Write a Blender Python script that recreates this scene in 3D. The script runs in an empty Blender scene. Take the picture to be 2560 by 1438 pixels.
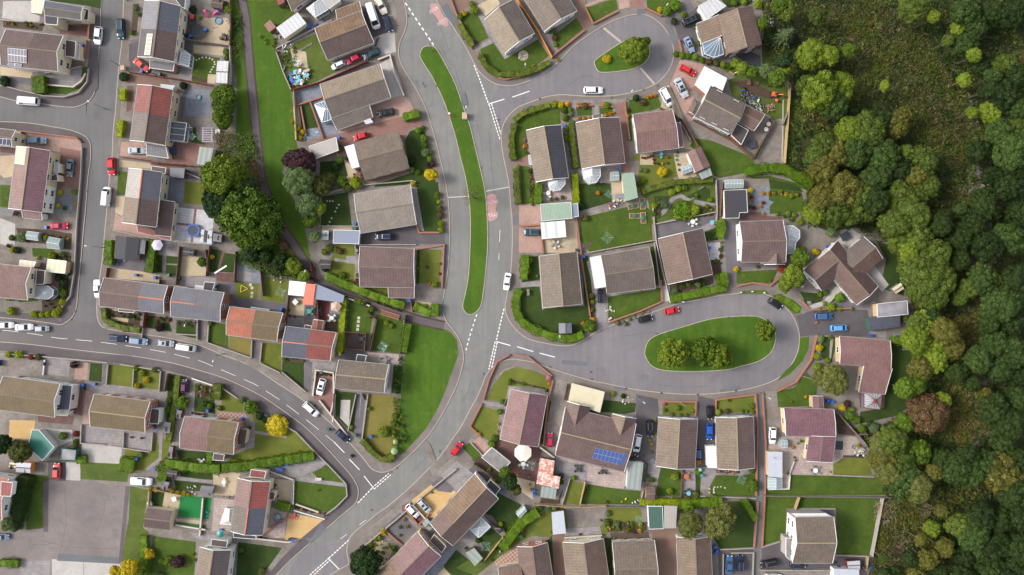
import bpy, math, random
import numpy as np
from mathutils import Vector, Matrix
rnd=random.Random(7)
rad=math.radians
# ---- photo scale: 1 px of the 2560 px photograph is 9 cm on the ground; the camera hangs 180 m up ----
S, H, CX, CY=0.09,180.0,1280.0,719.0
def W(px, py, z=0.0):
 k=(1-z/H)*S
 return Vector(((px-CX)*k, (CY-py)*k, z))
def pp(s):
 return[tuple(float(v)for v in q.split(','))for q in s.split()]
sc=bpy.context.scene
col=sc.collection
GAIN=1.75
def lin(v):
 v/=255.0
 return v/12.92 if v<=0.04045 else((v+0.055)/1.055)**2.4
def C(r, g, b, k=1.0):
 return tuple(min(0.85, lin(v)/GAIN*k)for v in(r, g, b))+(1.0, )
 # ------------------------------------------------------------------ materials
MATS={}
def nodes(name):
 m=bpy.data.materials.new(name);m.use_nodes=True
 nt=m.node_tree;bs=nt.nodes['Principled BSDF']
 return m, nt, bs
def N(nt, t, **kw):
 n=nt.nodes.new(t)
 for k, v in kw.items():
  if k.startswith('i_'):n.inputs[k[2:].replace('_', ' ')].default_value=v
  else:setattr(n, k, v)
 return n
def mixc(nt, fac, a, b, mode='MIX'):
 n=nt.nodes.new('ShaderNodeMix');n.data_type='RGBA';n.blend_type=mode
 for i, v in((0, fac), (6, a), (7, b)):
  if hasattr(v, 'links'):nt.links.new(v, n.inputs[i])
  elif v is not None:n.inputs[i].default_value=v
 return n.outputs[2]
def ramp(nt, src, lo, hi, a=0.0, b=1.0):
 n=nt.nodes.new('ShaderNodeMapRange');n.inputs[1].default_value=lo;n.inputs[2].default_value=hi
 n.inputs[3].default_value=a;n.inputs[4].default_value=b
 nt.links.new(src, n.inputs[0]);return n.outputs[0]
def noise(nt, scale, detail=4, rough=.6, coord=None, dim='3D'):
 n=nt.nodes.new('ShaderNodeTexNoise');n.inputs['Scale'].default_value=scale
 n.inputs['Detail'].default_value=detail;n.inputs['Roughness'].default_value=rough
 if coord is not None:nt.links.new(coord, n.inputs['Vector'])
 return n.outputs[0]
def geo_pos(nt):
 return nt.nodes.new('ShaderNodeNewGeometry').outputs['Position']
def bump(nt, bs, h, strength=.4, dist=.03):
 b=nt.nodes.new('ShaderNodeBump');b.inputs['Strength'].default_value=strength;b.inputs['Distance'].default_value=dist
 nt.links.new(h, b.inputs['Height']);nt.links.new(b.outputs[0], bs.inputs['Normal'])
def scaled(c, k):
 return tuple(min(.9, v*k)for v in c[:3])+(1.0, )
def plain(name, c, rough=.7, var=.18, scale=3.0, metal=0.0, spec=.5):
 key=('p', name)
 if key in MATS:return MATS[key]
 m, nt, bs=nodes(name)
 f=noise(nt, scale,5,.65, geo_pos(nt))
 nt.links.new(mixc(nt, ramp(nt, f,.3,.7), scaled(c,1-var), scaled(c,1+var)), bs.inputs['Base Color'])
 bs.inputs['Roughness'].default_value=rough;bs.inputs['Metallic'].default_value=metal
 bs.inputs['Specular IOR Level'].default_value=spec
 MATS[key]=m;return m
def tiles(c, key, rowh=.36, colw=.30, moss=.25, spec=.38, rough=.58, ridge=.52, mosscol=(120,112,60), patch=.14, ribw=.62):
 k=('t', key)
 if k in MATS:return MATS[k]
 m, nt, bs=nodes('roof_'+key)
 uv=nt.nodes.new('ShaderNodeUVMap').outputs[0]
 br=nt.nodes.new('ShaderNodeTexBrick');nt.links.new(uv, br.inputs['Vector'])
 br.offset=.5;br.squash=1
 br.inputs['Scale'].default_value=1;br.inputs['Brick Width'].default_value=colw;br.inputs['Row Height'].default_value=rowh
 br.inputs['Mortar Size'].default_value=.03;br.inputs['Mortar Smooth'].default_value=.6;br.inputs['Bias'].default_value=0
 br.inputs['Color1'].default_value=scaled(c,.82);br.inputs['Color2'].default_value=scaled(c,1.16)
 br.inputs['Mortar'].default_value=scaled(c,1-ridge)
 wv=nt.nodes.new('ShaderNodeTexWave');wv.wave_type='BANDS';wv.bands_direction='X'
 wv.inputs['Scale'].default_value=.314/ribw;nt.links.new(uv, wv.inputs['Vector'])
 c1=mixc(nt, ramp(nt, wv.outputs[1],0,1,0, ridge*.95), br.outputs[0], scaled(c,.5))
 p=geo_pos(nt)
 c2=mixc(nt, ramp(nt, noise(nt,.45,4,.6, p),.35,.65,-patch, patch+.22), c1, scaled(c,1.35), 'MIX')
 n2=noise(nt,1.6,6,.75, p)
 c3=mixc(nt, ramp(nt, n2,.56,.72,0, moss), c2, C(*mosscol))
 c4=mixc(nt, ramp(nt, noise(nt,5.5,4,.8, p),.62,.7,0, moss*.8), c3, C(190,185,165))
 nt.links.new(c4, bs.inputs['Base Color'])
 nt.links.new(ramp(nt, n2,.3,.7, rough-.06, rough+.12), bs.inputs['Roughness'])
 bs.inputs['Specular IOR Level'].default_value=spec
 bump(nt, bs, mixc(nt,.5, wv.outputs[0], br.outputs[1]),.5,.05)
 MATS[k]=m;return m
def sheet_tex(name, c, rough=.6, w=.6, spec=.5, dark=.6, rust=None, streak=0.0):
 """ribbed sheet roofing, uv in metres"""
 k=('s', name)
 if k in MATS:return MATS[k]
 m, nt, bs=nodes(name)
 uv=nt.nodes.new('ShaderNodeUVMap').outputs[0]
 wv=nt.nodes.new('ShaderNodeTexWave');wv.bands_direction='X';wv.inputs['Scale'].default_value=.314/w
 nt.links.new(uv, wv.inputs['Vector'])
 p=geo_pos(nt)
 c1=mixc(nt, ramp(nt, wv.outputs[1],.55,1,0, dark), c, scaled(c,.62))
 c2=mixc(nt, ramp(nt, noise(nt,.9,6,.7, p),.38,.68,0,.45), c1, scaled(c,.7))
 if rust:
  c2=mixc(nt, ramp(nt, noise(nt,1.1,5,.7, p),.44,.56,0,.9), c2, rust)
 nt.links.new(c2, bs.inputs['Base Color']);bs.inputs['Roughness'].default_value=rough
 bs.inputs['Specular IOR Level'].default_value=spec
 bump(nt, bs, wv.outputs[1],.5,.04)
 MATS[k]=m;return m
def ground_mat(name, a, b, s1=.12, s2=1.5, c=None, fine=12, rough=.9, grain=.25, patchy=.5, joint=None, jw=.6, streak=None):
 k=('g', name)
 if k in MATS:return MATS[k]
 m, nt, bs=nodes(name)
 p=geo_pos(nt)
 c1=mixc(nt, ramp(nt, noise(nt, s1,5,.6, p),.36,.64), a, b)
 c2=mixc(nt, ramp(nt, noise(nt, s2,6,.7, p),.35,.7,0, patchy), c1, scaled(a,.72))
 if c:c2=mixc(nt, ramp(nt, noise(nt, s1*3.1,5,.7, p),.56,.72,0,.8), c2, c)
 c3=mixc(nt, ramp(nt, noise(nt, fine,3,.7, p),.3,.7,0, grain), c2, scaled(b,1.35))
 if streak:
  mp=nt.nodes.new('ShaderNodeMapping');nt.links.new(p, mp.inputs[0]);mp.inputs['Rotation'].default_value=(0,0, rad(streak));mp.inputs['Scale'].default_value=(1,.06,1)
  c3=mixc(nt, ramp(nt, noise(nt,.9,3,.6, mp.outputs[0]),.4,.6,0,.3), c3, scaled(a,.8))
 if joint:
  mp=nt.nodes.new('ShaderNodeMapping');nt.links.new(p, mp.inputs[0]);mp.inputs['Rotation'].default_value=(0,0, rad(joint))
  br=nt.nodes.new('ShaderNodeTexBrick');nt.links.new(mp.outputs[0], br.inputs['Vector'])
  br.inputs['Scale'].default_value=1;br.inputs['Brick Width'].default_value=jw*1.1;br.inputs['Row Height'].default_value=jw
  br.inputs['Mortar Size'].default_value=.035;br.inputs['Mortar Smooth'].default_value=.4
  br.inputs['Color1'].default_value=(.88,.88,.88,1);br.inputs['Color2'].default_value=(1.08,1.07,1.07,1);br.inputs['Mortar'].default_value=(.68,.67,.66,1)
  c3=mixc(nt,1.0, c3, br.outputs[0], 'MULTIPLY')
 nt.links.new(c3, bs.inputs['Base Color']);bs.inputs['Roughness'].default_value=rough
 bs.inputs['Specular IOR Level'].default_value=.3
 bump(nt, bs, noise(nt, fine*.6,5,.7, p),.5,.04)
 MATS[k]=m;return m
def leaf_mat(name, a, b, tip=None):
 k=('l', name)
 if k in MATS:return MATS[k]
 m, nt, bs=nodes('foliage_'+name)
 at=nt.nodes.new('ShaderNodeAttribute');at.attribute_name='rnd'
 oi=nt.nodes.new('ShaderNodeObjectInfo')
 c1=mixc(nt, at.outputs['Fac'], a, b)
 c2=mixc(nt, ramp(nt, noise(nt,.55,4,.7, geo_pos(nt)),.35,.65,0,.75), c1, scaled(a,.62))
 c3=mixc(nt, ramp(nt, oi.outputs['Random'],0,1,0,.35), c2, scaled(b,1.25))
 if tip:c3=mixc(nt, ramp(nt, noise(nt,1.3,4,.7, geo_pos(nt)),.54,.68,0,.9), c3, tip)
 nt.links.new(c3, bs.inputs['Base Color']);bs.inputs['Roughness'].default_value=.55
 bs.inputs['Specular IOR Level'].default_value=.12
 MATS[k]=m;return m
def glass_mat(name, c, rough=.08):
 k=('gl', name)
 if k in MATS:return MATS[k]
 m, nt, bs=nodes(name);bs.inputs['Base Color'].default_value=c
 bs.inputs['Roughness'].default_value=rough;bs.inputs['Specular IOR Level'].default_value=.55
 MATS[k]=m;return m
 # ------------------------------------------------------------------ mesh builder
class MB:
 def __init__(s):s.v, s.f, s.uv, s.mi=[], [], [], []
 def face(s, pts, uv=None, mi=0):
  b=len(s.v);s.v+=[tuple(p)for p in pts];s.f.append(tuple(range(b, b+len(pts))))
  s.uv.append(uv or[(p[0], p[1])for p in pts]);s.mi.append(mi)
 def box(s, c, sz, rz=0.0, mi=0, taper=1.0):
  cx, cy, cz=c;x, y, z=sz[0]/2, sz[1]/2, sz[2]/2;cs, sn=math.cos(rz), math.sin(rz)
  def q(a, b, d):
   t=taper if d>0 else 1.0;a*=t;b*=t
   return(cx+a*cs-b*sn, cy+a*sn+b*cs, cz+d)
  P=[q(-x,-y,-z), q(x,-y,-z), q(x, y,-z), q(-x, y,-z), q(-x,-y, z), q(x,-y, z), q(x, y, z), q(-x, y, z)]
  for f in((0,3,2,1), (4,5,6,7), (0,1,5,4), (1,2,6,5), (2,3,7,6), (3,0,4,7)):
   s.face([P[i]for i in f], None, mi)
 def bar(s, p, q, w, h, mi=0, up=Vector((0,0,1))):
  p, q=Vector(p), Vector(q);d=q-p
  if d.length<1e-4:return
  d.normalize();side=d.cross(up)
  if side.length<1e-3:side=Vector((1,0,0))
  side.normalize();u=side.cross(d).normalized()
  a, b=side*(w/2), u*(h/2)
  P=[p-a-b, p+a-b, p+a+b, p-a+b, q-a-b, q+a-b, q+a+b, q-a+b]
  for f in((0,1,2,3), (7,6,5,4), (0,4,5,1), (1,5,6,2), (2,6,7,3), (3,7,4,0)):
   s.face([P[i]for i in f], None, mi)
 def prism(s, pts, z0, z1, top=0, side=0, bottom=False):
  n=len(pts);a=sum(pts[i][0]*pts[(i+1)%n][1]-pts[(i+1)%n][0]*pts[i][1]for i in range(n))
  if a<0:pts=list(reversed(pts))
  s.face([(p[0], p[1], z1)for p in pts], None, top)
  if bottom:s.face([(p[0], p[1], z0)for p in reversed(pts)], None, side)
  for i in range(n):
   p, q=pts[i], pts[(i+1)%n]
   s.face([(p[0], p[1], z0), (q[0], q[1], z0), (q[0], q[1], z1), (p[0], p[1], z1)], [(0,0), (math.hypot(q[0]-p[0], q[1]-p[1]),0), (math.hypot(q[0]-p[0], q[1]-p[1]), z1-z0), (0, z1-z0)], side)
 def lathe(s, c, prof, n=12, mi=0, cap=True):
  for(r0, z0), (r1, z1)in zip(prof, prof[1:]):
   for i in range(n):
    a, b=2*math.pi*i/n,2*math.pi*(i+1)/n
    P=[(c[0]+r0*math.cos(a), c[1]+r0*math.sin(a), c[2]+z0), (c[0]+r0*math.cos(b), c[1]+r0*math.sin(b), c[2]+z0), (c[0]+r1*math.cos(b), c[1]+r1*math.sin(b), c[2]+z1), (c[0]+r1*math.cos(a), c[1]+r1*math.sin(a), c[2]+z1)]
    if r1<1e-5:P=P[:3]
    elif r0<1e-5:P=[P[0], P[2], P[3]]
    s.face(P, None, mi)
  if cap and prof[-1][0]>1e-5:
   r, z=prof[-1];s.face([(c[0]+r*math.cos(2*math.pi*i/n), c[1]+r*math.sin(2*math.pi*i/n), c[2]+z)for i in range(n)], None, mi)
 def mesh(s, name, mats, smooth=False):
  me=bpy.data.meshes.new(name);me.from_pydata(s.v, [], s.f);
  ul=me.uv_layers.new(name='UVMap')
  flat=[c for f in s.uv for u in f for c in u];ul.data.foreach_set('uv', flat)
  for m in mats:me.materials.append(m)
  if len(mats)>1:me.polygons.foreach_set('material_index', s.mi)
  if smooth:me.polygons.foreach_set('use_smooth', [True]*len(s.f))
  me.update();return me
 def build(s, name, mats, parent=None, smooth=False, loc=None):
  if not isinstance(mats, (list, tuple)):mats=[mats]
  return link(name, s.mesh(name, mats, smooth), parent, loc)
def link(name, me, parent=None, loc=None, rz=0, scale=None):
 o=bpy.data.objects.new(name, me);col.objects.link(o)
 if loc is not None:o.location=loc
 if rz:o.rotation_euler[2]=rz
 if scale is not None:o.scale=scale if hasattr(scale, '__len__')else(scale, )*3
 if parent is not None:o.parent=parent
 return o
def child_world(o, parent):
 """keep the world coordinates already in the mesh under an Empty placed at parent.location"""
 o.parent=parent;o.location=(-parent.location.x,-parent.location.y,-parent.location.z);return o
def leaf_quads(pos, nrm, size, seed=0, asp=.7):
 """one small quad per row of pos, facing nrm"""
 r=np.random.default_rng(seed);n=len(pos)
 nrm=nrm/(np.linalg.norm(nrm, axis=1, keepdims=True)+1e-9)
 t=r.normal(size=(n,3));t-=nrm*(t*nrm).sum(1, keepdims=True);t/=np.linalg.norm(t, axis=1, keepdims=True)+1e-9
 b=np.cross(nrm, t);sz=(size*(.6+.8*r.random(n)))[:, None]
 v=np.stack([pos-t*sz, pos+b*sz*asp, pos+t*sz, pos-b*sz*asp],1).reshape(-1,3)
 return v
def mesh_np(name, v, mats, core=None, rv=None, seed=0):
 """v: quads as (4n,3); core: optional (verts, tris)"""
 nq=len(v)//4;r=np.random.default_rng(seed)
 f=np.arange(4*nq);starts=np.arange(0,4*nq,4)
 tot=np.full(nq,4);rr=r.random(nq)if rv is None else rv
 if core is not None:
  cv, ct=core
  f=np.concatenate([f, (ct+len(v)).reshape(-1)]);starts=np.concatenate([starts,4*nq+np.arange(0,3*len(ct),3)])
  tot=np.concatenate([tot, np.full(len(ct),3)]);rr=np.concatenate([rr, np.full(len(ct),.15)]);v=np.concatenate([v, cv])
 me=bpy.data.meshes.new(name)
 me.vertices.add(len(v));me.vertices.foreach_set('co', v.astype(np.float32).reshape(-1))
 me.loops.add(len(f));me.loops.foreach_set('vertex_index', f.astype(np.int32))
 me.polygons.add(len(starts));me.polygons.foreach_set('loop_start', starts.astype(np.int32));me.polygons.foreach_set('loop_total', tot.astype(np.int32))
 at=me.attributes.new('rnd', 'FLOAT', 'FACE');at.data.foreach_set('value', rr.astype(np.float32))
 for m in mats:me.materials.append(m)
 me.update(calc_edges=True);return me
def icos(sub=1):
 t=(1+5**.5)/2
 v=[(-1, t,0), (1, t,0), (-1,-t,0), (1,-t,0), (0,-1, t), (0,1, t), (0,-1,-t), (0,1,-t), (t,0,-1), (t,0,1), (-t,0,-1), (-t,0,1)]
 f=[(0,11,5), (0,5,1), (0,1,7), (0,7,10), (0,10,11), (1,5,9), (5,11,4), (11,10,2), (10,7,6), (7,1,8), (3,9,4), (3,4,2), (3,2,6), (3,6,8), (3,8,9), (4,9,5), (2,4,11), (6,2,10), (8,6,7), (9,8,1)]
 v=[Vector(p).normalized()for p in v]
 for _ in range(sub):
  c={};nf=[]
  def mid(a, b):
   k=(min(a, b), max(a, b))
   if k not in c:c[k]=len(v);v.append(((v[a]+v[b])/2).normalized())
   return c[k]
  for a, b, d in f:
   x, y, z=mid(a, b), mid(b, d), mid(d, a);nf+=[(a, x, z), (b, y, x), (d, z, y), (x, y, z)]
  f=nf
 return np.array([tuple(p)for p in v]), np.array(f)
IV, IF=icos(1);IV2, IF2=icos(2)
# ------------------------------------------------------------------ registry and labels
ANCH=[];PEND=[];GRP={}
def reg(o, label, cat, px=None, py=None, group=None, kind=None):
 o['category']=cat
 if group:o['group']=group
 if kind:o['kind']=kind
 PEND.append((o, label, px, py));return o
def anchor(px, py, phrase):ANCH.append((px, py, phrase))
DIRS=['east', 'north-east', 'north', 'north-west', 'west', 'south-west', 'south', 'south-east']
ORD=['first', 'second', 'third', 'fourth', 'fifth', 'sixth', 'seventh', 'eighth', 'ninth', 'tenth', 'eleventh', 'twelfth']+['further']*90
def finish_labels():
 flush_bushes()
 groups={}
 for o, lab, px, py in PEND:
  if lab.startswith('='):o['label']=lab[1:];continue
  d, ax, ay, ph=min((math.hypot(px-a, py-b), a, b, p)for a, b, p in ANCH)
  k=int(((math.degrees(math.atan2(ay-py, px-ax))+382.5)%360)//45)
  groups.setdefault((lab, DIRS[k], ph), []).append((d, o))
 for(lab, dr, ph), L in groups.items():
  L.sort(key=lambda t:t[0])
  for i, (d, o)in enumerate(L):
   if len(L)==1:o['label']=f'{lab} {dr} of the {ph}'
   else:o['label']=f'{ORD[i]} {lab} {dr} of the {ph}'
def empty(name, loc, rz=0):
 o=bpy.data.objects.new(name, None);col.objects.link(o);o.location=loc;o.rotation_euler[2]=rz;o.empty_display_size=.3;return o
 # ------------------------------------------------------------------ ground sheets (painter's order, each about 4 mm above the last)
PATCH=[]
def inside(x, y, P):
 r=False;j=len(P)-1
 for i in range(len(P)):
  xi, yi=P[i];xj, yj=P[j]
  if(yi>y)!=(yj>y)and x<(xj-xi)*(y-yi)/(yj-yi)+xi:r=not r
  j=i
 return r
def segx(a, b, c, d):
 def o(p, q, r):return(q[0]-p[0])*(r[1]-p[1])-(q[1]-p[1])*(r[0]-p[0])
 return o(a, b, c)*o(a, b, d)<0 and o(c, d, a)*o(c, d, b)<0
def overlaps(P, bb, Q, bq):
 if bb[0]>bq[2]or bq[0]>bb[2]or bb[1]>bq[3]or bq[1]>bb[3]:return False
 if any(inside(x, y, Q)for x, y in P)or any(inside(x, y, P)for x, y in Q):return True
 for i in range(len(P)):
  a, b=P[i-1], P[i]
  if max(a[0], b[0])<bq[0]or min(a[0], b[0])>bq[2]or max(a[1], b[1])<bq[1]or min(a[1], b[1])>bq[3]:continue
  for j in range(len(Q)):
   if segx(a, b, Q[j-1], Q[j]):return True
 return False
def lay(P, base=0.004):
 bb=(min(p[0]for p in P), min(p[1]for p in P), max(p[0]for p in P), max(p[1]for p in P))
 z=base
 for Q, bq, zq in PATCH:
  if zq+.004>z and overlaps(P, bb, Q, bq):z=zq+.004
 PATCH.append((P, bb, z));return z
def gz(px, py):
 z=0.0
 for Q, b, zq in PATCH:
  if zq>z and b[0]<=px<=b[2]and b[1]<=py<=b[3]and inside(px, py, Q):z=zq
 return z
def G(px, py):return W(px, py, gz(px, py))
def catmull(P, n=4, closed=True):
 out=[];L=len(P)
 rng_=range(L)if closed else range(L-1)
 for i in rng_:
  p0, p1, p2, p3=(P[(i-1)%L], P[i], P[(i+1)%L], P[(i+2)%L])if closed else(P[max(i-1,0)], P[i], P[i+1], P[min(i+2, L-1)])
  for k in range(n):
   t=k/n
   out.append(tuple(.5*(2*p1[a]+(p2[a]-p0[a])*t+(2*p0[a]-5*p1[a]+4*p2[a]-p3[a])*t*t+(3*p1[a]-p0[a]-3*p2[a]+p3[a])*t**3)for a in(0,1)))
 if not closed:out.append(P[-1])
 return out
def seq(o, name, kind='structure', cat=None):
 o['kind']=kind;return o
def patch(name, mat, s, smooth=0, label=None):
 P=pp(s)if isinstance(s, str)else s
 if smooth:P=catmull(P, smooth)
 z=lay(P)
 b=MB();b.face([W(x, y, z)for x, y in P][::-1]if area(P)>0 else[W(x, y, z)for x, y in P])
 o=b.build(name, mat);o['kind']='structure';return o
def area(P):return sum(P[i-1][0]*P[i][1]-P[i][0]*P[i-1][1]for i in range(len(P)))/2
def offset_line(P, w, closed):
 """left/right offset of a world 2-D polyline, mitred"""
 n=len(P);L=[];R_=[]
 for i in range(n):
  a=P[(i-1)%n]if(closed or i>0)else None;b=P[i];c=P[(i+1)%n]if(closed or i<n-1)else None
  def nn(p, q):
   d=Vector((q[0]-p[0], q[1]-p[1]));d=d.normalized()if d.length>1e-6 else Vector((1,0));return Vector((-d.y, d.x))
  if a is None:m=nn(b, c);k=1
  elif c is None:m=nn(a, b);k=1
  else:
   n1, n2=nn(a, b), nn(b, c);m=n1+n2
   if m.length<.2:m=n1
   m.normalize();k=1/max(.5, m.dot(n1))
  L.append((b[0]+m.x*w*k, b[1]+m.y*w*k));R_.append((b[0]-m.x*w*k, b[1]-m.y*w*k))
 return L, R_
def wall_run(mb, Pw, w, z0, z1, closed=False, mi=0, mitop=0):
 """solid strip following a world 2-D polyline"""
 L, R_=offset_line(Pw, w/2, closed);n=len(Pw)
 for i in range(n if closed else n-1):
  j=(i+1)%n;d=math.hypot(Pw[j][0]-Pw[i][0], Pw[j][1]-Pw[i][1])
  mb.face([(*L[j], z1), (*L[i], z1), (*R_[i], z1), (*R_[j], z1)], [(d, w), (0, w), (0,0), (d,0)], mitop)
  mb.face([(*L[i], z0), (*L[i], z1), (*L[j], z1), (*L[j], z0)], [(0,0), (0, z1-z0), (d, z1-z0), (d,0)], mi)
  mb.face([(*R_[j], z0), (*R_[j], z1), (*R_[i], z1), (*R_[i], z0)], [(0,0), (0, z1-z0), (d, z1-z0), (d,0)], mi)
 if not closed:
  mb.face([(*L[0], z0), (*R_[0], z0), (*R_[0], z1), (*L[0], z1)], None, mi)
  mb.face([(*L[-1], z1), (*R_[-1], z1), (*R_[-1], z0), (*L[-1], z0)], None, mi)
def strip(name, mat, s, width, z=None, closed=False, smooth=0):
 """a flat band (painted line, path, cut in the tarmac) width in metres"""
 P=pp(s)if isinstance(s, str)else s
 if smooth:P=catmull(P, smooth, closed)
 L, R_=offset_line([(x, y)for x, y in P], width/S/2, closed)
 poly=L+R_[::-1]
 zz=lay(poly)if z is None else z
 b=MB();n=len(P)
 for i in range(n if closed else n-1):
  j=(i+1)%n
  b.face([W(*L[i], zz), W(*L[j], zz), W(*R_[j], zz), W(*R_[i], zz)])
 o=b.build(name, mat);o['kind']='structure';return o
 # ------------------------------------------------------------------ palette
WHITE=plain('white_upvc', C(236,236,236),.35,.04)
WHITE2=plain('white_paint', C(225,224,220),.6,.08)
DARK=plain('dark_plastic', C(48,48,52),.5,.15)
BLACKM=plain('black_rubber', C(34,34,36),.8,.1)
STEEL=plain('galvanised_steel', C(165,168,170),.4,.1, metal=.6)
GLASS=glass_mat('window_glass', C(60,70,80),.06)
CGLASS=glass_mat('conservatory_glass', C(105,125,145),.1)
CPOLY=plain('polycarbonate', C(172,178,184),.3,.08)
WOODL=plain('light_timber', C(184,156,112),.7,.2,4)
WOODB=plain('brown_timber', C(112,82,62),.75,.25,4)
WOODG=plain('grey_timber', C(132,122,116),.8,.2,4)
WOODR=plain('red_stained_timber', C(120,48,40),.7,.2,4)
WOODO=plain('orange_timber', C(228,142,40),.7,.15,4)
WOODD=plain('dark_timber', C(70,52,46),.75,.2,4)
STONE=plain('concrete', C(160,152,144),.85,.2,2)
GUTM=plain('grey_gutter', C(150,146,144),.5,.1)
STONEL=plain('pale_concrete', C(196,190,180),.85,.15,2)
def brickm(name, c, mort=(165,155,145)):
 k=('b', name)
 if k in MATS:return MATS[k]
 m, nt, bs=nodes(name);uv=nt.nodes.new('ShaderNodeUVMap').outputs[0]
 br=nt.nodes.new('ShaderNodeTexBrick');nt.links.new(uv, br.inputs['Vector'])
 br.inputs['Scale'].default_value=1;br.inputs['Brick Width'].default_value=.225;br.inputs['Row Height'].default_value=.075;br.inputs['Mortar Size'].default_value=.008
 br.inputs['Color1'].default_value=scaled(c,.8);br.inputs['Color2'].default_value=scaled(c,1.2);br.inputs['Mortar'].default_value=C(*mort)
 c2=mixc(nt, ramp(nt, noise(nt,1.1,5,.7, geo_pos(nt)),.4,.7,0,.35), br.outputs[0], scaled(c,.6))
 nt.links.new(c2, bs.inputs['Base Color']);bs.inputs['Roughness'].default_value=.85;MATS[k]=m;return m
BRICK=brickm('red_brick', C(172,98,72));BRICKO=brickm('orange_brick', C(200,112,70));BRICKD=brickm('dark_brick', C(118,74,62));BRICKT=brickm('tan_brick', C(196,160,118))
BRICKP=brickm('pink_brick', C(190,130,112))
def render_m(name, c):return plain('render_'+name, c,.85,.07,1.2)
CREAM=render_m('cream', C(232,218,188));WHT=render_m('white', C(236,235,230));TAN=render_m('tan', C(208,180,140));YEL=render_m('yellow', C(222,202,162));GREYR=render_m('grey', C(178,172,166))
WALLS=dict(cream=CREAM, white=WHT, tan=TAN, yellow=YEL, brick=BRICK, orange=BRICKO, dark=BRICKD, pink=BRICKP, tanbrick=BRICKT, grey=GREYR, wood=WOODB, woodl=WOODL, woodg=WOODG, woodo=WOODO, woodr=WOODR, green=plain('green_boards', C(60,100,84),.6))
def R_(key, r, g, b, **k):a=(r+g+b)/3;return tiles(C(*[max(0, a+(v-a)*1.08+(3,-1,1)[i])for i, v in enumerate((r, g, b))],.72), key, **k)
ROOFS=dict(brown=R_('brown',126,104,92), mauve=R_('mauve',124,104,99, moss=.15), tan=R_('tan',140,122,102), grey=R_('grey',122,112,104), beige=R_('beige',142,128,108), mossy=R_('mossy',124,108,76, moss=.75, ridge=.4), lichen=R_('lichen',128,116,102, moss=.5, mosscol=(170,160,110)), dbrown=R_('dark_brown',104,86,80, moss=.15), slate=R_('slate',84,90,104, moss=.03, ridge=.25, spec=.55, rough=.5, rowh=.25), sgrey=R_('slate_grey',110,112,120, moss=.05, ridge=.25, spec=.55, rough=.5, rowh=.25), rust=R_('rust_red',150,82,72, moss=.08), red=R_('red',166,92,82, moss=.03, ridge=.45), orange=R_('orange',194,122,94, moss=.04, ridge=.35), plum=R_('plum',140,104,112, moss=.02, ridge=.45), lilac=R_('lilac',150,118,114, moss=.02, ridge=.35), ribbed=R_('ribbed',146,118,90, moss=.3, ridge=1.0, ribw=.75), dgrey=R_('dark_grey',92,86,86, moss=.15), ivory=R_('ivory',168,164,156, moss=.1, ridge=.2, spec=.7), stgrey=R_('stone_grey',158,150,138, moss=.1, ridge=.3), char=R_('charcoal',78,80,88, moss=.05, ridge=.4), buff=R_('buff',154,142,120, moss=.2, ridge=.3), pinky=R_('pinky',150,120,112, moss=.05))  # near-white slate holds painted sun glare, charcoal tile holds painted slope shade
FLATS=dict(felt=plain('grey_felt', C(108,108,118),.6,.12,2), dfelt=plain('dark_felt', C(54,53,60),.8,.15,2), white=ground_mat('white_roof_coating', C(226,226,224), C(238,238,236),.5,1.2, C(176,176,176), rough=.5, patchy=.2, grain=.1), green=sheet_tex('green_ribbed_sheet', C(150,172,150), w=.32), dgreen=sheet_tex('dark_green_sheet', C(62,98,86), w=.5), teal=plain('teal_roofing', C(52,124,112),.6,.08), light=sheet_tex('pale_sheet', C(205,205,208), w=.9, dark=.3), cream=sheet_tex('cream_sheet', C(226,216,186), w=1.1, dark=.35), asb=sheet_tex('asbestos_sheet', C(176,170,164), w=.35, dark=.5), rusty=sheet_tex('rusty_sheet', C(222,208,200), w=.8, rust=C(196,112,82), dark=.2), rustr=sheet_tex('rust_red_sheet', C(168,84,50), w=.8, rust=C(120,110,105)), stripe=sheet_tex('white_clear_sheet', C(232,234,238), w=2.2, dark=.9, rough=.35), blue=plain('blue_grey_roof', C(128,136,156),.5,.06), red=plain('dark_red_roof', C(126,66,64),.6,.1), brownf=plain('brown_felt', C(84,66,62),.8,.15,2), chip=ground_mat('stone_chip_roof', C(204,194,166), C(216,206,180),.3,2, rough=.9, patchy=.3), pale=plain('pale_grey_roof', C(186,190,200),.45,.06,1.0), sgreen=sheet_tex('sage_sheet', C(150,160,154), w=1.1, dark=.7), coral=plain('coral_canvas', C(240,120,98),.7,.05), paper=plain('white_canvas', C(250,250,250),.7,.02), slate=plain('slate_felt', C(92,98,116),.5,.12,1.5), dusty=ground_mat('weathered_roof', C(112,104,112), C(170,168,176),.35,1.4, C(92,84,88), rough=.5), stoneg=ground_mat('mottled_felt', C(122,118,118), C(150,148,146),.8,3, C(92,90,92), rough=.9), gravel=ground_mat('gravel_roof', C(178,164,140), C(192,180,158),.4,2, rough=.9))
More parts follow.
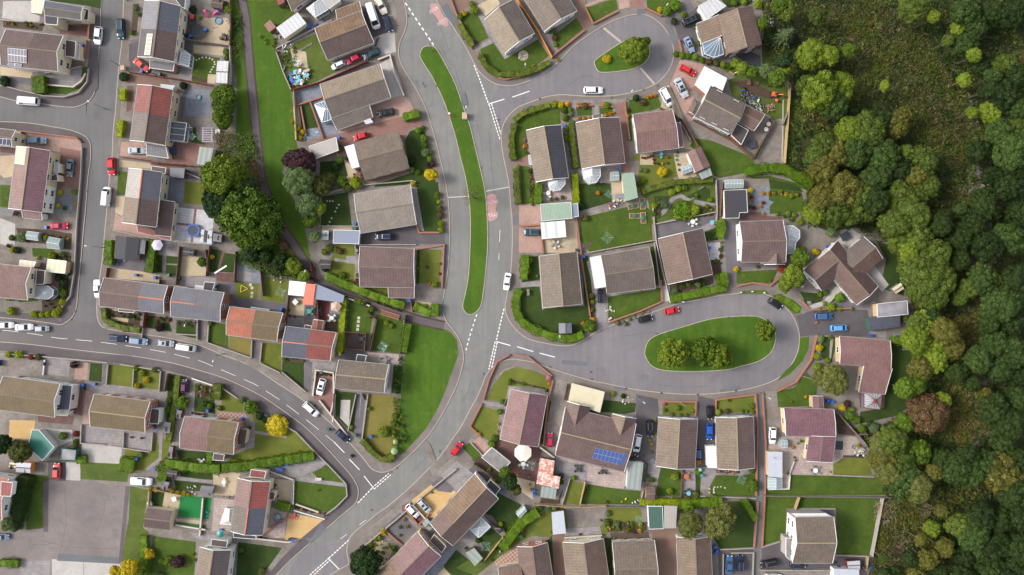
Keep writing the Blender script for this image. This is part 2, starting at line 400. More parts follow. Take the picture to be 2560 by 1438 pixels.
# ------------------------------------------------------------------ buildings
RF={}
def rf(root, x, y):
 zs=[f(x, y)for f in RF.get(root.name, [])];zs=[z for z in zs if z is not None]
 return max(zs)if zs else 3.0
def onroof(root, px, py):
 z=3.0
 for _ in range(6):
  p=W(px, py, z);z=rf(root, p.x, p.y)
 p=W(px, py, z);e=.2
 n=Vector((rf(root, p.x-e, p.y)-rf(root, p.x+e, p.y), rf(root, p.x, p.y-e)-rf(root, p.x, p.y+e),2*e)).normalized()
 return p, n
def win_mesh(w, h):
 k=(w, h)
 if k in win_mesh.c:return win_mesh.c[k]
 b=MB();t=.07
 b.box((0,.03, h-t/2), (w,.09, t));b.box((0,.05, t/2), (w+.1,.16, t));b.box((-w/2+t/2,.03, h/2), (t,.088, h-2*t));b.box((w/2-t/2,.03, h/2), (t,.088, h-2*t));b.box((0,.03, h/2), (t*.8,.086, h-2*t))
 g=MB();g.box((0,.02, h/2), (w-2*t,.05, h-2*t));win_mesh.c[k]=(b.mesh('window', [WHITE]), g.mesh('pane', [GLASS]));return win_mesh.c[k]
win_mesh.c={}
def window(root, p, nrm, w=1.3, h=1.1, name='window'):
 fm, gm=win_mesh(w, h);a=math.atan2(nrm[1], nrm[0])-math.pi/2
 o=link(name, fm, root, (p[0]-root.location.x, p[1]-root.location.y, p[2]-root.location.z), a);link('pane', gm, o)
def door(root, p, nrm, matl):
 key=matl.name
 if key not in door.c:
  b=MB();b.box((0,.02,1.0), (.9,.07,2.0));b.box((0,.04,2.03), (1.02,.1,.08));hd=MB();hd.box((.32,.08,1.0), (.12,.05,.04));door.c[key]=(b.mesh('door', [matl]), hd.mesh('handle', [STEEL]))
 a=math.atan2(nrm[1], nrm[0])-math.pi/2
 o=link('door', door.c[key][0], root, (p[0]-root.location.x, p[1]-root.location.y, p[2]-root.location.z), a);link('handle', door.c[key][1], o)
door.c={}
DOORM=[WHITE, plain('brown_door', C(110,70,50),.5), plain('green_door', C(40,80,60),.5), plain('blue_door', C(50,70,110),.5)]
def gable(root, quad, ze=2.7, pitch=24, roof='brown', wall='cream', t=.5, ends=(1,1), oh=.35, ridge=None, trim=WHITE, wins=1, names=('roof', 'wall'), base=.0, hip=(0,0), thick=.14, gut=True, dr=True, gw=True):
 """quad px (A,B,C,D): A-B and D-C are the eaves, ridge runs along A-B"""
 P=pp(quad)if isinstance(quad, str)else quad
 A, B, Cc, D=[W(x, y, ze)for x, y in P]
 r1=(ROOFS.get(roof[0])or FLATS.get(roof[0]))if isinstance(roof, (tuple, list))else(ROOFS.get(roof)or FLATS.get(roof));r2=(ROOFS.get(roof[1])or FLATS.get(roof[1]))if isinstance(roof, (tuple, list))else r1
 wm=WALLS[wall];tp=math.tan(rad(pitch));width=((D-A).length+(Cc-B).length)/2
 hz=tp*width*(t if t<=.5 else 1-t)if t in(0,1)else tp*width/2
 mono=t in(0,1)
 if mono:hz=tp*width
 R1=A.lerp(D, t)+Vector((0,0, hz));R2=B.lerp(Cc, t)+Vector((0,0, hz))
 u=(R2-R1).normalized();L=(R2-R1).length
 R1=R1+u*hip[0]*width;R2=R2-u*hip[1]*width
 inner=Vector((0,0,-thick));b=MB()
 def slab(p, q, r, s, mi):
  d=(q-p).normalized();v0=r-q;v=(v0-d*v0.dot(d));vl=v.length;v=v.normalized()if vl>0 else v
  f=lambda X:((X-p).dot(d), (X-p).dot(v))
  b.face([p, q, r, s], [f(p), f(q), f(r), f(s)], mi)
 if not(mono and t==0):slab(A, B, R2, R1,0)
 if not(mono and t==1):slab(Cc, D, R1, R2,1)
 def tri(p, q, r):
  d=(q-p).normalized();v0=r-q;v=(v0-d*v0.dot(d)).normalized();f=lambda X:((X-p).dot(d), (X-p).dot(v));b.face([p, q, r], [f(p), f(q), f(r)],0)
 if hip[0]:tri(D, A, R1)
 if hip[1]:tri(B, Cc, R2)
 mi=0
 a2, b2, c2, d2, s1, s2=A+inner, B+inner, Cc+inner, D+inner, R1+inner, R2+inner
 b.face([a2, s1, s2, b2]);b.face([d2, c2, s2, s1])
 b.face([A, a2, b2, B]);b.face([Cc, c2, d2, D])
 if ends[0]and not hip[0]:b.face([A, R1, s1, a2]);b.face([R1, D, d2, s1])
 if ends[1]and not hip[1]:b.face([B, b2, s2, R2]);b.face([R2, s2, c2, Cc])
 ro=b.build(names[0], [r1, r2]);child_world(ro, root)
 sub=ro if names[0]!='roof' else root
 # ridge tiles
 if not mono and ridge!='x':
  rm=plain('ridge_'+(ridge if isinstance(ridge, str)else 'tile'), C(206,116,80)if ridge=='orange' else C(118,104,88)if ridge is None else C(150,134,104),.8,.2,4)
  g=MB();g.bar(R1+Vector((0,0,.02)), R2+Vector((0,0,.02)),.24,.1);child_world2(g.build('ridge', rm), root, sub)
 if trim is not None:
  for e, (p, r, q, sgn)in enumerate(((A, R1, D,-1), (B, R2, Cc,1))):
   if not ends[e]or hip[e]:continue
   off=u*sgn*.04+Vector((0,0,-.03));g=MB()
   if not(mono and t==0):g.bar(p+off, r+off,.09,.2)
   if not(mono and t==1):g.bar(r+off, q+off,.088,.2)
   child_world2(g.build('bargeboard', trim), root, sub)
  if gut:
   n=Vector((u.y,-u.x,0));sg=1 if(A-D).dot(n)>0 else-1
   for p, q, s in((A, B, sg), (D, Cc,-sg)):
    g=MB();g.bar(p+n*s*.06+Vector((0,0,-.08)), q+n*s*.06+Vector((0,0,-.08)),.12,.1);child_world2(g.build('gutter', GUTM if trim is WHITE else trim), root, sub)
    # walls
 v=(D-A).normalized();va, vb=oh, oh;e0=.15 if ends[0]else 0;e1=.15 if ends[1]else 0
 a=A+u*e0+v*oh;d=D+u*e0-v*oh;bb=B-u*e1+v*oh;c=Cc-u*e1-v*oh
 def rz_(X):
  s=(X-A).dot(v)
  if mono:h=s*tp if t==1 else((D-A).length-s)*tp
  else:h=tp*min(s, (D-A).length-s)
  return ze+h-thick-.01
 w=MB()
 def f(p, q, apex=None):
  l=math.hypot(q.x-p.x, q.y-p.y);zp, zq=rz_(p), rz_(q)
  if apex is None:w.face([(p.x, p.y, base), (q.x, q.y, base), (q.x, q.y, zq), (p.x, p.y, zp)], [(0,0), (l,0), (l, zq), (0, zp)])
  else:w.face([(p.x, p.y, base), (q.x, q.y, base), (q.x, q.y, zq), (apex.x, apex.y, rz_(apex)), (p.x, p.y, zp)], [(0,0), (l,0), (l, zq), (l/2, rz_(apex)), (0, zp)])
 if hip[0]or hip[1]:rz0=rz_;rz_=lambda X:ze-thick-.01+min(.16,.35*tp)
 f(bb, a);f(d, c)
 m1=None if mono or hip[0]else a.lerp(d,.5);m2=None if mono or hip[1]else bb.lerp(c,.5)
 if ends[0]:f(a, d, m1)
 if ends[1]:f(c, bb, m2)
 child_world(w.build(names[1], wm), root)
 # windows and doors
 if wins:
  stor=[1.0]if ze<4.2 else[1.0,3.5]
  cen=(a+bb+c+d)/4
  sides=[(a, bb, True), (c, d, True)]
  if ends[0]and gw:sides.append((a, d, True))
  if ends[1]and gw:sides.append((bb, c, True))
  first=dr
  for p, q, _ in sides:
   l=math.hypot(q.x-p.x, q.y-p.y)
   if l<2.4:continue
   n=Vector((q.y-p.y, p.x-q.x,0)).normalized();
   if(p.lerp(q,.5)-cen).dot(n)<0:n=-n
   k=max(1, int(l//2.9));
   for zi, zz in enumerate(stor):
    for i in range(k):
     X=p.lerp(q, (i+.5)/k)+n*.004
     if first and i==0 and zi==0:door(root, (X.x, X.y,.14), n, DOORM[rnd.randrange(4)]);first=False
     else:window(root, (X.x, X.y, zz), n,1.3 if l>3 else.9)
 z0=ze;Ac, vv, dl, uu=A.copy(), v.copy(), (D-A).length, u.copy()
 def fn(x, y):
  s=(x-Ac.x)*vv.x+(y-Ac.y)*vv.y;q=(x-Ac.x)*uu.x+(y-Ac.y)*uu.y
  if s<-.3 or s>dl+.3 or q<-.5 or q>L+.5:return None
  if mono:return z0+(s*tp if t==1 else(dl-s)*tp)
  return z0+tp*min(s, dl-s)
 RF.setdefault(root.name, []).append(fn)
 return root
def child_world2(o, root, par):
 o.parent=par
 if par is root:o.location=(-root.location.x,-root.location.y,-root.location.z)
 else:o.location=(0,0,0)
def house(label, quad, phrase=None, name='bungalow', cat=None, group=None, **k):
 P=pp(quad)if isinstance(quad, str)else quad;cx, cy=sum(p[0]for p in P)/4, sum(p[1]for p in P)/4
 root=empty(name, W(cx, cy));root['_px']=(cx, cy)and cx;reg(root, '='+label, cat or name.replace('_', ' '), cx, cy, group)
 if phrase:anchor(cx, cy, phrase)
 del root['_px']
 gable(root, P, **k)
 if k.get('t',.5)==.5 and not k.get('trim',1)is None:
  q=lambda u, v:lerp2(lerp2(P[0], P[1], u), lerp2(P[3], P[2], u), v);vent(root, *q(rnd.uniform(.2,.8),.27), DARK if rnd.random()<.4 else None,.8);aerial(root, *q(rnd.uniform(.15,.85),.5))
 return root
def aerial(root, px, py):
 p, n=onroof(root, px, py);b=MB();b.bar((0,0,-.2), (0,0,1.3),.05,.05);b.bar((-.1,0,1.3), (1.1,0,1.3),.035,.035)
 for i in range(6):b.bar((i*.2,-.28,1.3), (i*.2,.28,1.3),.025,.025)
 o=b.build('aerial', STEEL, root, p-root.location);o.rotation_euler[2]=.6
def lerp2(a, b, t):return(a[0]+(b[0]-a[0])*t, a[1]+(b[1]-a[1])*t)
def semis(quad, cuts, specs, name='house', **k):
 """specs: (label, phrase, dict) for each unit between the cuts along A-B"""
 A, B, Cc, D=pp(quad);out=[];n=len(specs)
 for i, (lab, ph, kw)in enumerate(specs):
  t0, t1=cuts[i], cuts[i+1];kk=dict(k);kk.update(kw)
  out.append(house(lab, [lerp2(A, B, t0), lerp2(A, B, t1), lerp2(D, Cc, t1), lerp2(D, Cc, t0)], ph, name, ends=(i==0, i==n-1), **kk))
 return out
def flat(pts, z=2.5, roof='felt', wall='white', root=None, label=None, name='garage', cat=None, trim=WHITE, nm=('roof', 'wall'), wins=0, fall=0, base=0.0, gdoor=None, phrase=None):
 """flat roofed block; a part of root, or a thing of its own"""
 P=pp(pts);cx, cy=sum(p[0]for p in P)/len(P), sum(p[1]for p in P)/len(P)
 own=root is None
 if own:
  root=empty(name, W(cx, cy));reg(root, '='+label, cat or name.replace('_', ' '), cx, cy)
  if phrase:anchor(cx, cy, phrase)
 Q=[W(x, y, z)for x, y in P];
 if area(P)>0:Q=Q[::-1]
 m=ROOFS.get(roof)or FLATS[roof]
 b=MB();d0=(Q[1]-Q[0]).normalized();n0=Vector((-d0.y, d0.x,0))
 b.face([q for q in Q], [((q-Q[0]).dot(d0), (q-Q[0]).dot(n0))for q in Q]);b.face([q-Vector((0,0,.12))for q in Q][::-1])
 for i in range(len(Q)):
  p, q=Q[i-1], Q[i];b.face([p-Vector((0,0,.12)), q-Vector((0,0,.12)), q, p])
 ro=b.build(nm[0], m);child_world(ro, root);sub=ro if nm[0]!='roof' else root
 if trim is not None:
  g=MB();L=[(q.x, q.y)for q in Q];wall_run(g, L,.1, z-.16, z+.05, True);child_world2(g.build('edge_trim', trim), root, sub)
 if wall is not None:
  w=MB();L, R2=offset_line([(q.x, q.y)for q in Q],.12, True)
  I=L if abs(area(L))<abs(area(R2))else R2
  for i in range(len(I)):
   p, q=I[i-1], I[i];l=math.hypot(q[0]-p[0], q[1]-p[1]);w.face([(*p, base), (*q, base), (*q, z-.12), (*p, z-.12)], [(0,0), (l,0), (l, z), (0, z)])
   if wins and l>2:
    n=Vector((q[1]-p[1], p[0]-q[0],0)).normalized();mid=Vector(((p[0]+q[0])/2, (p[1]+q[1])/2,0))
    if(mid-W(cx, cy)).dot(n)<0:n=-n
    for j in range(max(1, int(l//3))):
     t=(j+.5)/max(1, int(l//3));window(root, (p[0]+(q[0]-p[0])*t+n.x*.004, p[1]+(q[1]-p[1])*t+n.y*.004, z-1.6), n)
  child_world(w.build(nm[1], WALLS[wall]), root)
  if gdoor is not None:
   p, q=Vector((*I[gdoor-1],0)), Vector((*I[gdoor],0));g=MB();t=(q-p).normalized();n=Vector((t.y,-t.x,0));mid=(p+q)/2
   if(mid-W(cx, cy)).dot(n)<0:n=-n
   ww=min(2.4, (q-p).length-.4);g.bar(mid+n*.03-t*ww/2+Vector((0,0,1.1)), mid+n*.03+t*ww/2+Vector((0,0,1.1)),.06,2.0);child_world(g.build('garage_door', WHITE2), root)
 else:
  g=MB()
  for q in Q:
   c=Vector((sum(p.x for p in Q)/len(Q), sum(p.y for p in Q)/len(Q),0));d=(c-Vector((q.x, q.y,0))).normalized()*.15;g.box((q.x+d.x, q.y+d.y, (z-.12)/2), (.09,.09, z-.12))
  child_world(g.build('post', WHITE2), root)
 RF.setdefault(root.name, []).append(lambda x, y, L=[(q.x, q.y)for q in Q]:z if inside(x, y, L)else None)
 return root
def conserv(root, pts, apex, glass='glass', z=2.2, za=3.1, bars=.75, frame=WHITE, label=None, wall=True, n_open=0):
 P=pp(pts);A=[W(x, y, za)for x, y in pp(apex)];Q=[W(x, y, z)for x, y in P];own=root is None
 cx, cy=sum(p[0]for p in P)/len(P), sum(p[1]for p in P)/len(P)
 if own:root=empty('conservatory', W(cx, cy));reg(root, label, 'conservatory', cx, cy);nm='glazed_roof'
 else:nm='conservatory'
 gm=dict(glass=CGLASS, poly=CPOLY, dark=plain('tinted_glazing', C(74,78,86),.2,.1), cream=plain('cream_glazing', C(200,196,182),.4,.04))[glass]
 b=MB();f=MB();c=Vector((sum(q.x for q in Q), sum(q.y for q in Q),0))/len(Q)
 near=lambda p:min(A, key=lambda a:(a.xy-p.xy).length)
 up=Vector((0,0,.035))
 for i in range(len(Q)):
  p, q=Q[i], Q[(i+1)%len(Q)];ap, aq=near(p), near(q)
  b.face([p, q, aq]if ap is aq else[p, q, aq, ap]);b.face([p-up, q-up, aq-up][::-1]if ap is aq else[p-up, q-up, aq-up, ap-up][::-1])
  k=max(1, round((q-p).length/bars))
  for j in range(k):
   t=j/k;f.bar(p.lerp(q, t)+up, ap.lerp(aq, t)+up,.07,.07)
  f.bar(p+up*.5, q+up*.5,.12,.14)
 for p, q in zip(A, A[1:]):f.bar(p+up, q+up,.13,.12)
 ro=b.build(nm, gm);child_world(ro, root);fr=f.build('glazing_bars', frame);child_world2(fr, root, ro if not own else root)
 w=MB();g=MB()
 for i in range(len(Q)):
  p, q=Q[i], Q[(i+1)%len(Q)];p2, q2=p+(c-p)*.02, q+(c-q)*.02
  w.bar(Vector((p2.x, p2.y,.4)), Vector((q2.x, q2.y,.4)),.16,.6);l=(q-p).length;k=max(1, round(l/.9))
  for j in range(k):
   X=p2.lerp(q2, j/k);w.box((X.x, X.y,1.45), (.07,.07,1.4))
  g.face([(p2.x, p2.y,.7), (q2.x, q2.y,.7), (q2.x, q2.y, z-.1), (p2.x, p2.y, z-.1)])
 child_world2(w.build('side_frame', frame), root, ro if not own else root);child_world2(g.build('side_glass', CGLASS), root, ro if not own else root)
 return root
def chimney(root, px, py, w=.9, d=.5, h=1.1, a=0, mat=BRICK, pots=2):
 p, n=onroof(root, px, py);b=MB();b.box((0,0, h/2-.35), (w, d, h+.7));b.box((0,0, h+.04), (w+.14, d+.14,.1));o=b.build('chimney', mat, root, p-root.location);o.rotation_euler[2]=rad(a)
 for i in range(pots):
  g=MB();g.lathe((0,0,0), [(.12,0), (.1,.32), (.13,.34), (.13,.4), (.08,.4)],8, cap=False);g.build('chimney_pot', plain('terracotta', C(196,120,86),.8), o, (-w/4+i*w/2 if pots>1 else 0,0, h+.09))
def vent(root, px, py, mat=None, s=1.0):
 p, n=onroof(root, px, py);b=MB();b.box((0,0,.02), (.45*s,.4*s,.1));b.lathe((0,0,0), [(.09*s,0), (.09*s,.4), (.15*s,.4), (.15*s,.5), (0,.52)],8);o=b.build('roof_vent', mat or WHITE2, root, p-root.location+Vector((0,0,.03)))
def dish(root, px, py):
 p, n=onroof(root, px, py);b=MB();b.lathe((0,0,0), [(.05,0), (.28,.05), (.38,.14)],12, cap=False);b.bar((0,0,0), (0,0,-.4),.05,.05);b.bar((0,.3,.05), (0,.1,.4),.03,.03);o=b.build('satellite_dish', plain('dish_grey', C(200,200,202),.5), root, p-root.location+Vector((0,0,.45)));o.rotation_euler=(rad(-50),0, rad(200))
def rlight(root, px, py, w=.55, h=.7, mat=None):
 p, n=onroof(root, px, py);q=n.to_track_quat('Z', 'Y');b=MB();b.box((0,0,.05), (w, h,.1));o=b.build('rooflight', WHITE, root, p-root.location);o.rotation_mode='QUATERNION';o.rotation_quaternion=q
 g=MB();g.box((0,0,.11), (w*.72, h*.75,.03));g.build('rooflight_pane', mat or CPOLY, o)
def solar(root, quad, nx, ny, skip=(), cell=None):
 P=pp(quad);cm=cell or glass_mat('solar_cell', C(58,86,150),.22);a, b_, c, d=P
 for j in range(ny):
  for i in range(nx):
   if(i, j)in skip:continue
   q=[lerp2(lerp2(a, b_, s), lerp2(d, c, s), t)for s, t in((i/nx, j/ny), ((i+1)/nx, j/ny), ((i+1)/nx, (j+1)/ny), (i/nx, (j+1)/ny))]
   X=[]
   for x, y in q:
    p, n=onroof(root, x, y);X.append(p+n*.12)
   m=MB();cen=sum(X, Vector())/4
   m.face(X[::-1], None,1);m.face([x-n*.05 for x in X], None,1);I=[cen+(x-cen)*.9+n*.006 for x in X];m.face(I[::-1], None,0)
   for k in range(4):m.face([X[k-1], X[k], X[k]-n*.05, X[k-1]-n*.05], None,1)
   child_world(m.build('solar_panel', [cm, STEEL if cell is None else WHITE]), root)
def shed(label, quad, roof='dfelt', wall='wood', ze=1.9, pitch=16, name='garden_shed', cat='shed', t=.5, phrase=None):
 P=pp(quad);cx, cy=sum(p[0]for p in P)/4, sum(p[1]for p in P)/4;root=empty(name, W(cx, cy));reg(root, '='+label, cat, cx, cy)
 if phrase:anchor(cx, cy, phrase)
 gable(root, P, ze=ze, pitch=pitch, roof=roof, wall=wall, oh=.1, trim=None, wins=0, t=t, thick=.06)
 A, B, Cc, D=[W(x, y,0)for x, y in P];n=(B-A).normalized();mid=B.lerp(Cc,.5)-n*.13;door(root, (mid.x, mid.y,.12), n, WOODD);return root
def greenhouse(label, quad, ze=1.5, pitch=26, glass=None, frame=None):
 P=pp(quad);cx, cy=sum(p[0]for p in P)/4, sum(p[1]for p in P)/4;root=empty('greenhouse', W(cx, cy));reg(root, '='+label, 'greenhouse', cx, cy)
 frame=frame or WHITE2;A, B, Cc, D=[W(x, y, ze)for x, y in P];hz=math.tan(rad(pitch))*(D-A).length/2;R1=A.lerp(D,.5)+Vector((0,0, hz));R2=B.lerp(Cc,.5)+Vector((0,0, hz))
 b=MB();b.face([A, B, R2, R1]);b.face([Cc, D, R1, R2]);g=MB()
 gr=lambda p:Vector((p.x, p.y,.14))
 for p, q in((A, B), (B, Cc), (Cc, D), (D, A)):b.face([gr(p), gr(q), q, p]);g.bar(p, q,.06,.06);g.bar(gr(p)+Vector((0,0,.06)), gr(q)+Vector((0,0,.06)),.08,.1)
 b.face([A, R1, D]);b.face([B, Cc, R2]);k=max(2, round((B-A).length/.65))
 for i in range(k+1):
  t=i/k;g.bar(A.lerp(B, t), R1.lerp(R2, t),.04,.04);g.bar(D.lerp(Cc, t), R1.lerp(R2, t),.04,.04);g.bar(gr(A.lerp(B, t)), A.lerp(B, t),.04,.04);g.bar(gr(D.lerp(Cc, t)), D.lerp(Cc, t),.04,.04)
 g.bar(R1, R2,.07,.07);child_world(b.build('glazing', glass or glass_mat('greenhouse_glass', C(150,166,168),.15)), root);child_world(g.build('frame', frame), root)
 pl=MB();
 for i in range(5):X=A.lerp(B,.15+.16*i).lerp(D.lerp(Cc,.15+.16*i),.25+.5*(i%2));pl.lathe((X.x, X.y,.3), [(.1,0), (.26,.2), (.2,.45), (0,.55)],6)
 child_world(pl.build('potted_plants', LEAF['mid']), root);return root
 # ------------------------------------------------------------------ vegetation
LEAF=dict(mid=leaf_mat('mid_green', C(54,82,18), C(108,132,40)), dark=leaf_mat('dark_green', C(30,52,24), C(62,86,40)), lime=leaf_mat('lime', C(92,118,20), C(150,164,40)), yel=leaf_mat('yellow_green', C(78,102,22), C(138,154,50)), gold=leaf_mat('gold', C(148,136,16), C(224,196,40)), olive=leaf_mat('olive', C(72,80,36), C(120,122,62)), pale=leaf_mat('pale_green', C(82,106,62), C(128,148,90)), purple=leaf_mat('purple', C(50,34,40), C(92,60,66)), autumn=leaf_mat('bronze', C(74,64,40), C(126,100,66), C(120,60,48)), wood1=leaf_mat('woodland_mid', C(52,72,24), C(108,124,48)), wood2=leaf_mat('woodland_dark', C(26,42,16), C(62,80,32)), wood3=leaf_mat('woodland_olive', C(62,68,22), C(114,112,48), C(146,132,68)), wood4=leaf_mat('woodland_blue', C(38,58,24), C(82,104,46)), willow=leaf_mat('willow', C(72,82,36), C(126,128,66)), hedge=leaf_mat('hedge_green', C(62,98,12), C(118,150,34), C(132,122,58)), hedged=leaf_mat('hedge_dull', C(72,92,26), C(122,136,48), C(132,114,66)), hedgel=leaf_mat('hedge_lime', C(116,136,10), C(174,182,34)), conif=leaf_mat('conifer', C(54,76,46), C(108,126,84)), redl=leaf_mat('red_leaf', C(110,40,36), C(160,70,56)), orange=leaf_mat('orange_flower', C(190,110,24), C(244,180,40)), pink=leaf_mat('pink_flower', C(176,80,110), C(226,150,170)), white=leaf_mat('white_flower', C(176,178,164), C(222,220,208)), brown=leaf_mat('dry_brown', C(96,76,52), C(146,122,84)), reed=leaf_mat('reed', C(122,100,82), C(190,168,142)))
BARK=plain('bark', C(92,80,68),.9,.25,5)
def fib(n, zlo=-.35, zhi=1.0):
 i=np.arange(n)+.5;z=zlo+(zhi-zlo)*i/n;a=i*2.399963;r=np.sqrt(np.maximum(0,1-z*z));return np.stack([r*np.cos(a), r*np.sin(a), z],1)
def crown_mesh(name, ncl=45, nl=9000, leaf=.05, cr=.26, flat=.75, seed=0, lo=.72, hi=1.0, wild=.5, core=.6, droop=0.0):
 r=np.random.default_rng(seed);d=fib(ncl)+r.normal(size=(ncl,3))*.13;d/=np.linalg.norm(d, axis=1, keepdims=True)
 rr=cr*(.7+.6*r.random(ncl));c=d*((1-rr)*(lo+(hi-lo)*r.random(ncl)))[:, None]
 k=r.choice(ncl, nl, p=rr**2/(rr**2).sum());e=r.normal(size=(nl,3));e/=np.linalg.norm(e, axis=1, keepdims=True);e=e+d[k]*.55+np.array([0,0,.35]);e/=np.linalg.norm(e, axis=1, keepdims=True)
 p=c[k]+e*(rr[k]*(.78+.34*r.random(nl)))[:, None];n=e+r.normal(size=(nl,3))*wild
 p[:,2]-=droop*(p[:,0]**2+p[:,1]**2)
 p[:,2]*=flat
 v=leaf_quads(p, n, np.full(nl, leaf), seed)
 cb=r.random(ncl);rv=np.clip(.55*cb[k]+.45*r.random(nl),0,1)
 cv, ct=[IV2*core*(1+.08*r.normal(size=(len(IV2),1)))], [IF2];off=len(IV2)
 for i in range(ncl if core>.1 else 1):cv.append(c[i]+IV*rr[i]*(.82 if core>.1 else.05));ct.append(IF+off);off+=len(IV)
 cv=np.concatenate(cv);cv[:,2]=(cv[:,2]-droop*(cv[:,0]**2+cv[:,1]**2))*flat
 return mesh_np(name, v, [LEAF['mid']], (cv, np.concatenate(ct)), rv, seed)
CROWN={}
def crowns():
 for i in range(5):CROWN['big', i]=crown_mesh('crown',80+8*i,13000,.040,.21,.7,10+i,.7,1.04)
 for i in range(3):CROWN['mid', i]=crown_mesh('crown',42,6000,.055,.27,.75,20+i)
 for i in range(2):CROWN['tuft', i]=crown_mesh('crown',95,7000,.06,.17,.75,30+i,.62,1.08,.9,.5)
 for i in range(2):CROWN['willow', i]=crown_mesh('crown',60,10000,.035,.3,.65,40+i,.55,1.0,.9,.6)
 for i in range(2):CROWN['airy', i]=crown_mesh('crown',46,1100,.03,.25,.7,45+i,.4,1.05,1.0,.02)
 for i in range(4):CROWN['bush', i]=crown_mesh('shrub',20,1500,.10,.38,.8,50+i,.8,1.0,.6,.7)
 for i in range(2):CROWN['ball', i]=crown_mesh('shrub',26,2200,.07,.32,.85,60+i,.96,1.0,.35,.82)
 CROWN['tiny',0]=crown_mesh('shrub',9,260,.18,.5,.8,70,.8,1.0,.7,.6);CROWN['tiny',1]=crown_mesh('shrub',11,300,.17,.45,.8,71,.8,1.0,.7,.6)
 # layered conifer: whorls of drooping branches
 for s in range(2):
  r=np.random.default_rng(80+s);P=[];Nn=[]
  for lev in range(9):
   z=.1+lev*.15;rad_=(1-lev/9.5);nb=13-lev
   for j in range(nb):
    a=2*math.pi*(j+r.random()*.5)/nb+lev;L=rad_*(.82+.25*r.random());t=r.random(150)**.7;w=.10*(1.1-t)
    x=np.cos(a)*L*t;y=np.sin(a)*L*t;o=r.normal(size=150)*w;P.append(np.stack([x-np.sin(a)*o, y+np.cos(a)*o, z+.12-.2*t+r.normal(size=150)*.02],1));Nn.append(np.stack([r.normal(size=150)*.5, r.normal(size=150)*.5, np.ones(150)],1))
  P=np.concatenate(P);v=leaf_quads(P, np.concatenate(Nn), np.full(len(P),.04), s);cv=IV2.copy()*.45;cv[:,2]=cv[:,2]*1.2+.45
  CROWN['conifer', s]=mesh_np('crown', v, [LEAF['conif']], (cv, IF2), None, s)
 me=MB();r=random.Random(3)
 me.lathe((0,0,0), [(.10,0), (.065,.12), (.05,.5), (.035,.8), (.012,1)],8)
 for i in range(7):
  a=i*2.4;z=.35+.08*i;L=.42-.03*i;me.bar((0,0, z), (math.cos(a)*L, math.sin(a)*L, z+.24),.03,.03)
 CROWN['trunk',0]=me.mesh('trunk', [BARK], True)
crowns()
def slotmat(o, m):
 o.material_slots[0].link='OBJECT';o.material_slots[0].material=m;return o
TN=dict(mid='mid green', dark='dark green', lime='lime green', yel='yellow-green', gold='golden yellow', olive='olive green', pale='pale grey-green', purple='dark purple', autumn='bronze and red', wood1='green', wood2='dark green', wood3='olive', wood4='blue-green', willow='soft grey-green', conif='blue-green', redl='red-leaved', orange='orange-flowered', pink='pink-flowered', white='white-flowered', hedge='bright green', hedged='dull green', hedgel='lime', brown='dry brown', reed='straw')
tc=[0]
def tree(px, py, r, leaf='mid', h=None, style=None, label=None, group=None, name='tree', base=None, sq=1.0):
 """px,py: centre of the crown as seen; r: crown radius in px"""
 R0=r*S;h=h or(2.2+R0*1.35);zc=h-R0*.6;k=1-zc/H;R1=R0*k;p=W(px, py, zc);tc[0]+=1
 root=empty(name, (p.x, p.y, base if base is not None else.12));st=style or('big' if R0>2.6 else 'mid');n=sum(1 for q in CROWN if q[0]==st);me=CROWN[st, tc[0]%n];zr=zc-root.location.z
 c=link('crown', me, root, (0,0, zr if st!='conifer' else.5), rnd.random()*6.28, (R1*rnd.uniform(.9,1.12), R1*sq*rnd.uniform(.84,1.06), R1*(1.1 if st!='conifer' else h/R1*.6)));slotmat(c, LEAF[leaf])
 tk=link('trunk', CROWN['trunk',0], root, (0,0,0), rnd.random()*6, (max(1.6, R1*.9), max(1.6, R1*.9), zr+R1*.25))
 reg(root, label or f'{TN[leaf]} tree', 'tree', px, py, group);return root
BQ=[]
def bush(*a, **k):BQ.append((a, k))
def flush_bushes():
 BQ.sort(key=lambda q:-q[0][2]-(90 if 'label' in q[1]else 0));by={}
 for a, k in BQ[:285]:bush1(*a, **k)
 for a, k in BQ[285:]:by.setdefault(a[3]if len(a)>3 else k.get('leaf', 'mid'), []).append(a)
 src=CROWN['tiny',0];n=len(src.polygons);V=np.zeros(len(src.vertices)*3);src.vertices.foreach_get('co', V);V=V.reshape(-1,3);q4=4*260;vs, mi=[], []
 for i, (lf, L)in enumerate(by.items()):
  for a in L:R0=max(a[2],3)*S;hh=R0*1.3+.15;p=W(a[0], a[1], hh*.5);an=rnd.random()*6.28;c, s_=math.cos(an), math.sin(an);X=V[:q4]*[R0, R0, hh*.68];vs.append(np.stack([X[:,0]*c-X[:,1]*s_+p.x, X[:,0]*s_+X[:,1]*c+p.y, X[:,2]+gz(a[0], a[1])+hh*.42],1));mi+=[i]*260
 me=mesh_np('small_plants', np.concatenate(vs), [LEAF[k]for k in by]);me.polygons.foreach_set('material_index', mi);o=link('small_plants', me);reg(o, '=small border plants and flowers dotted through the gardens', 'small plants',0,0, None, 'stuff')
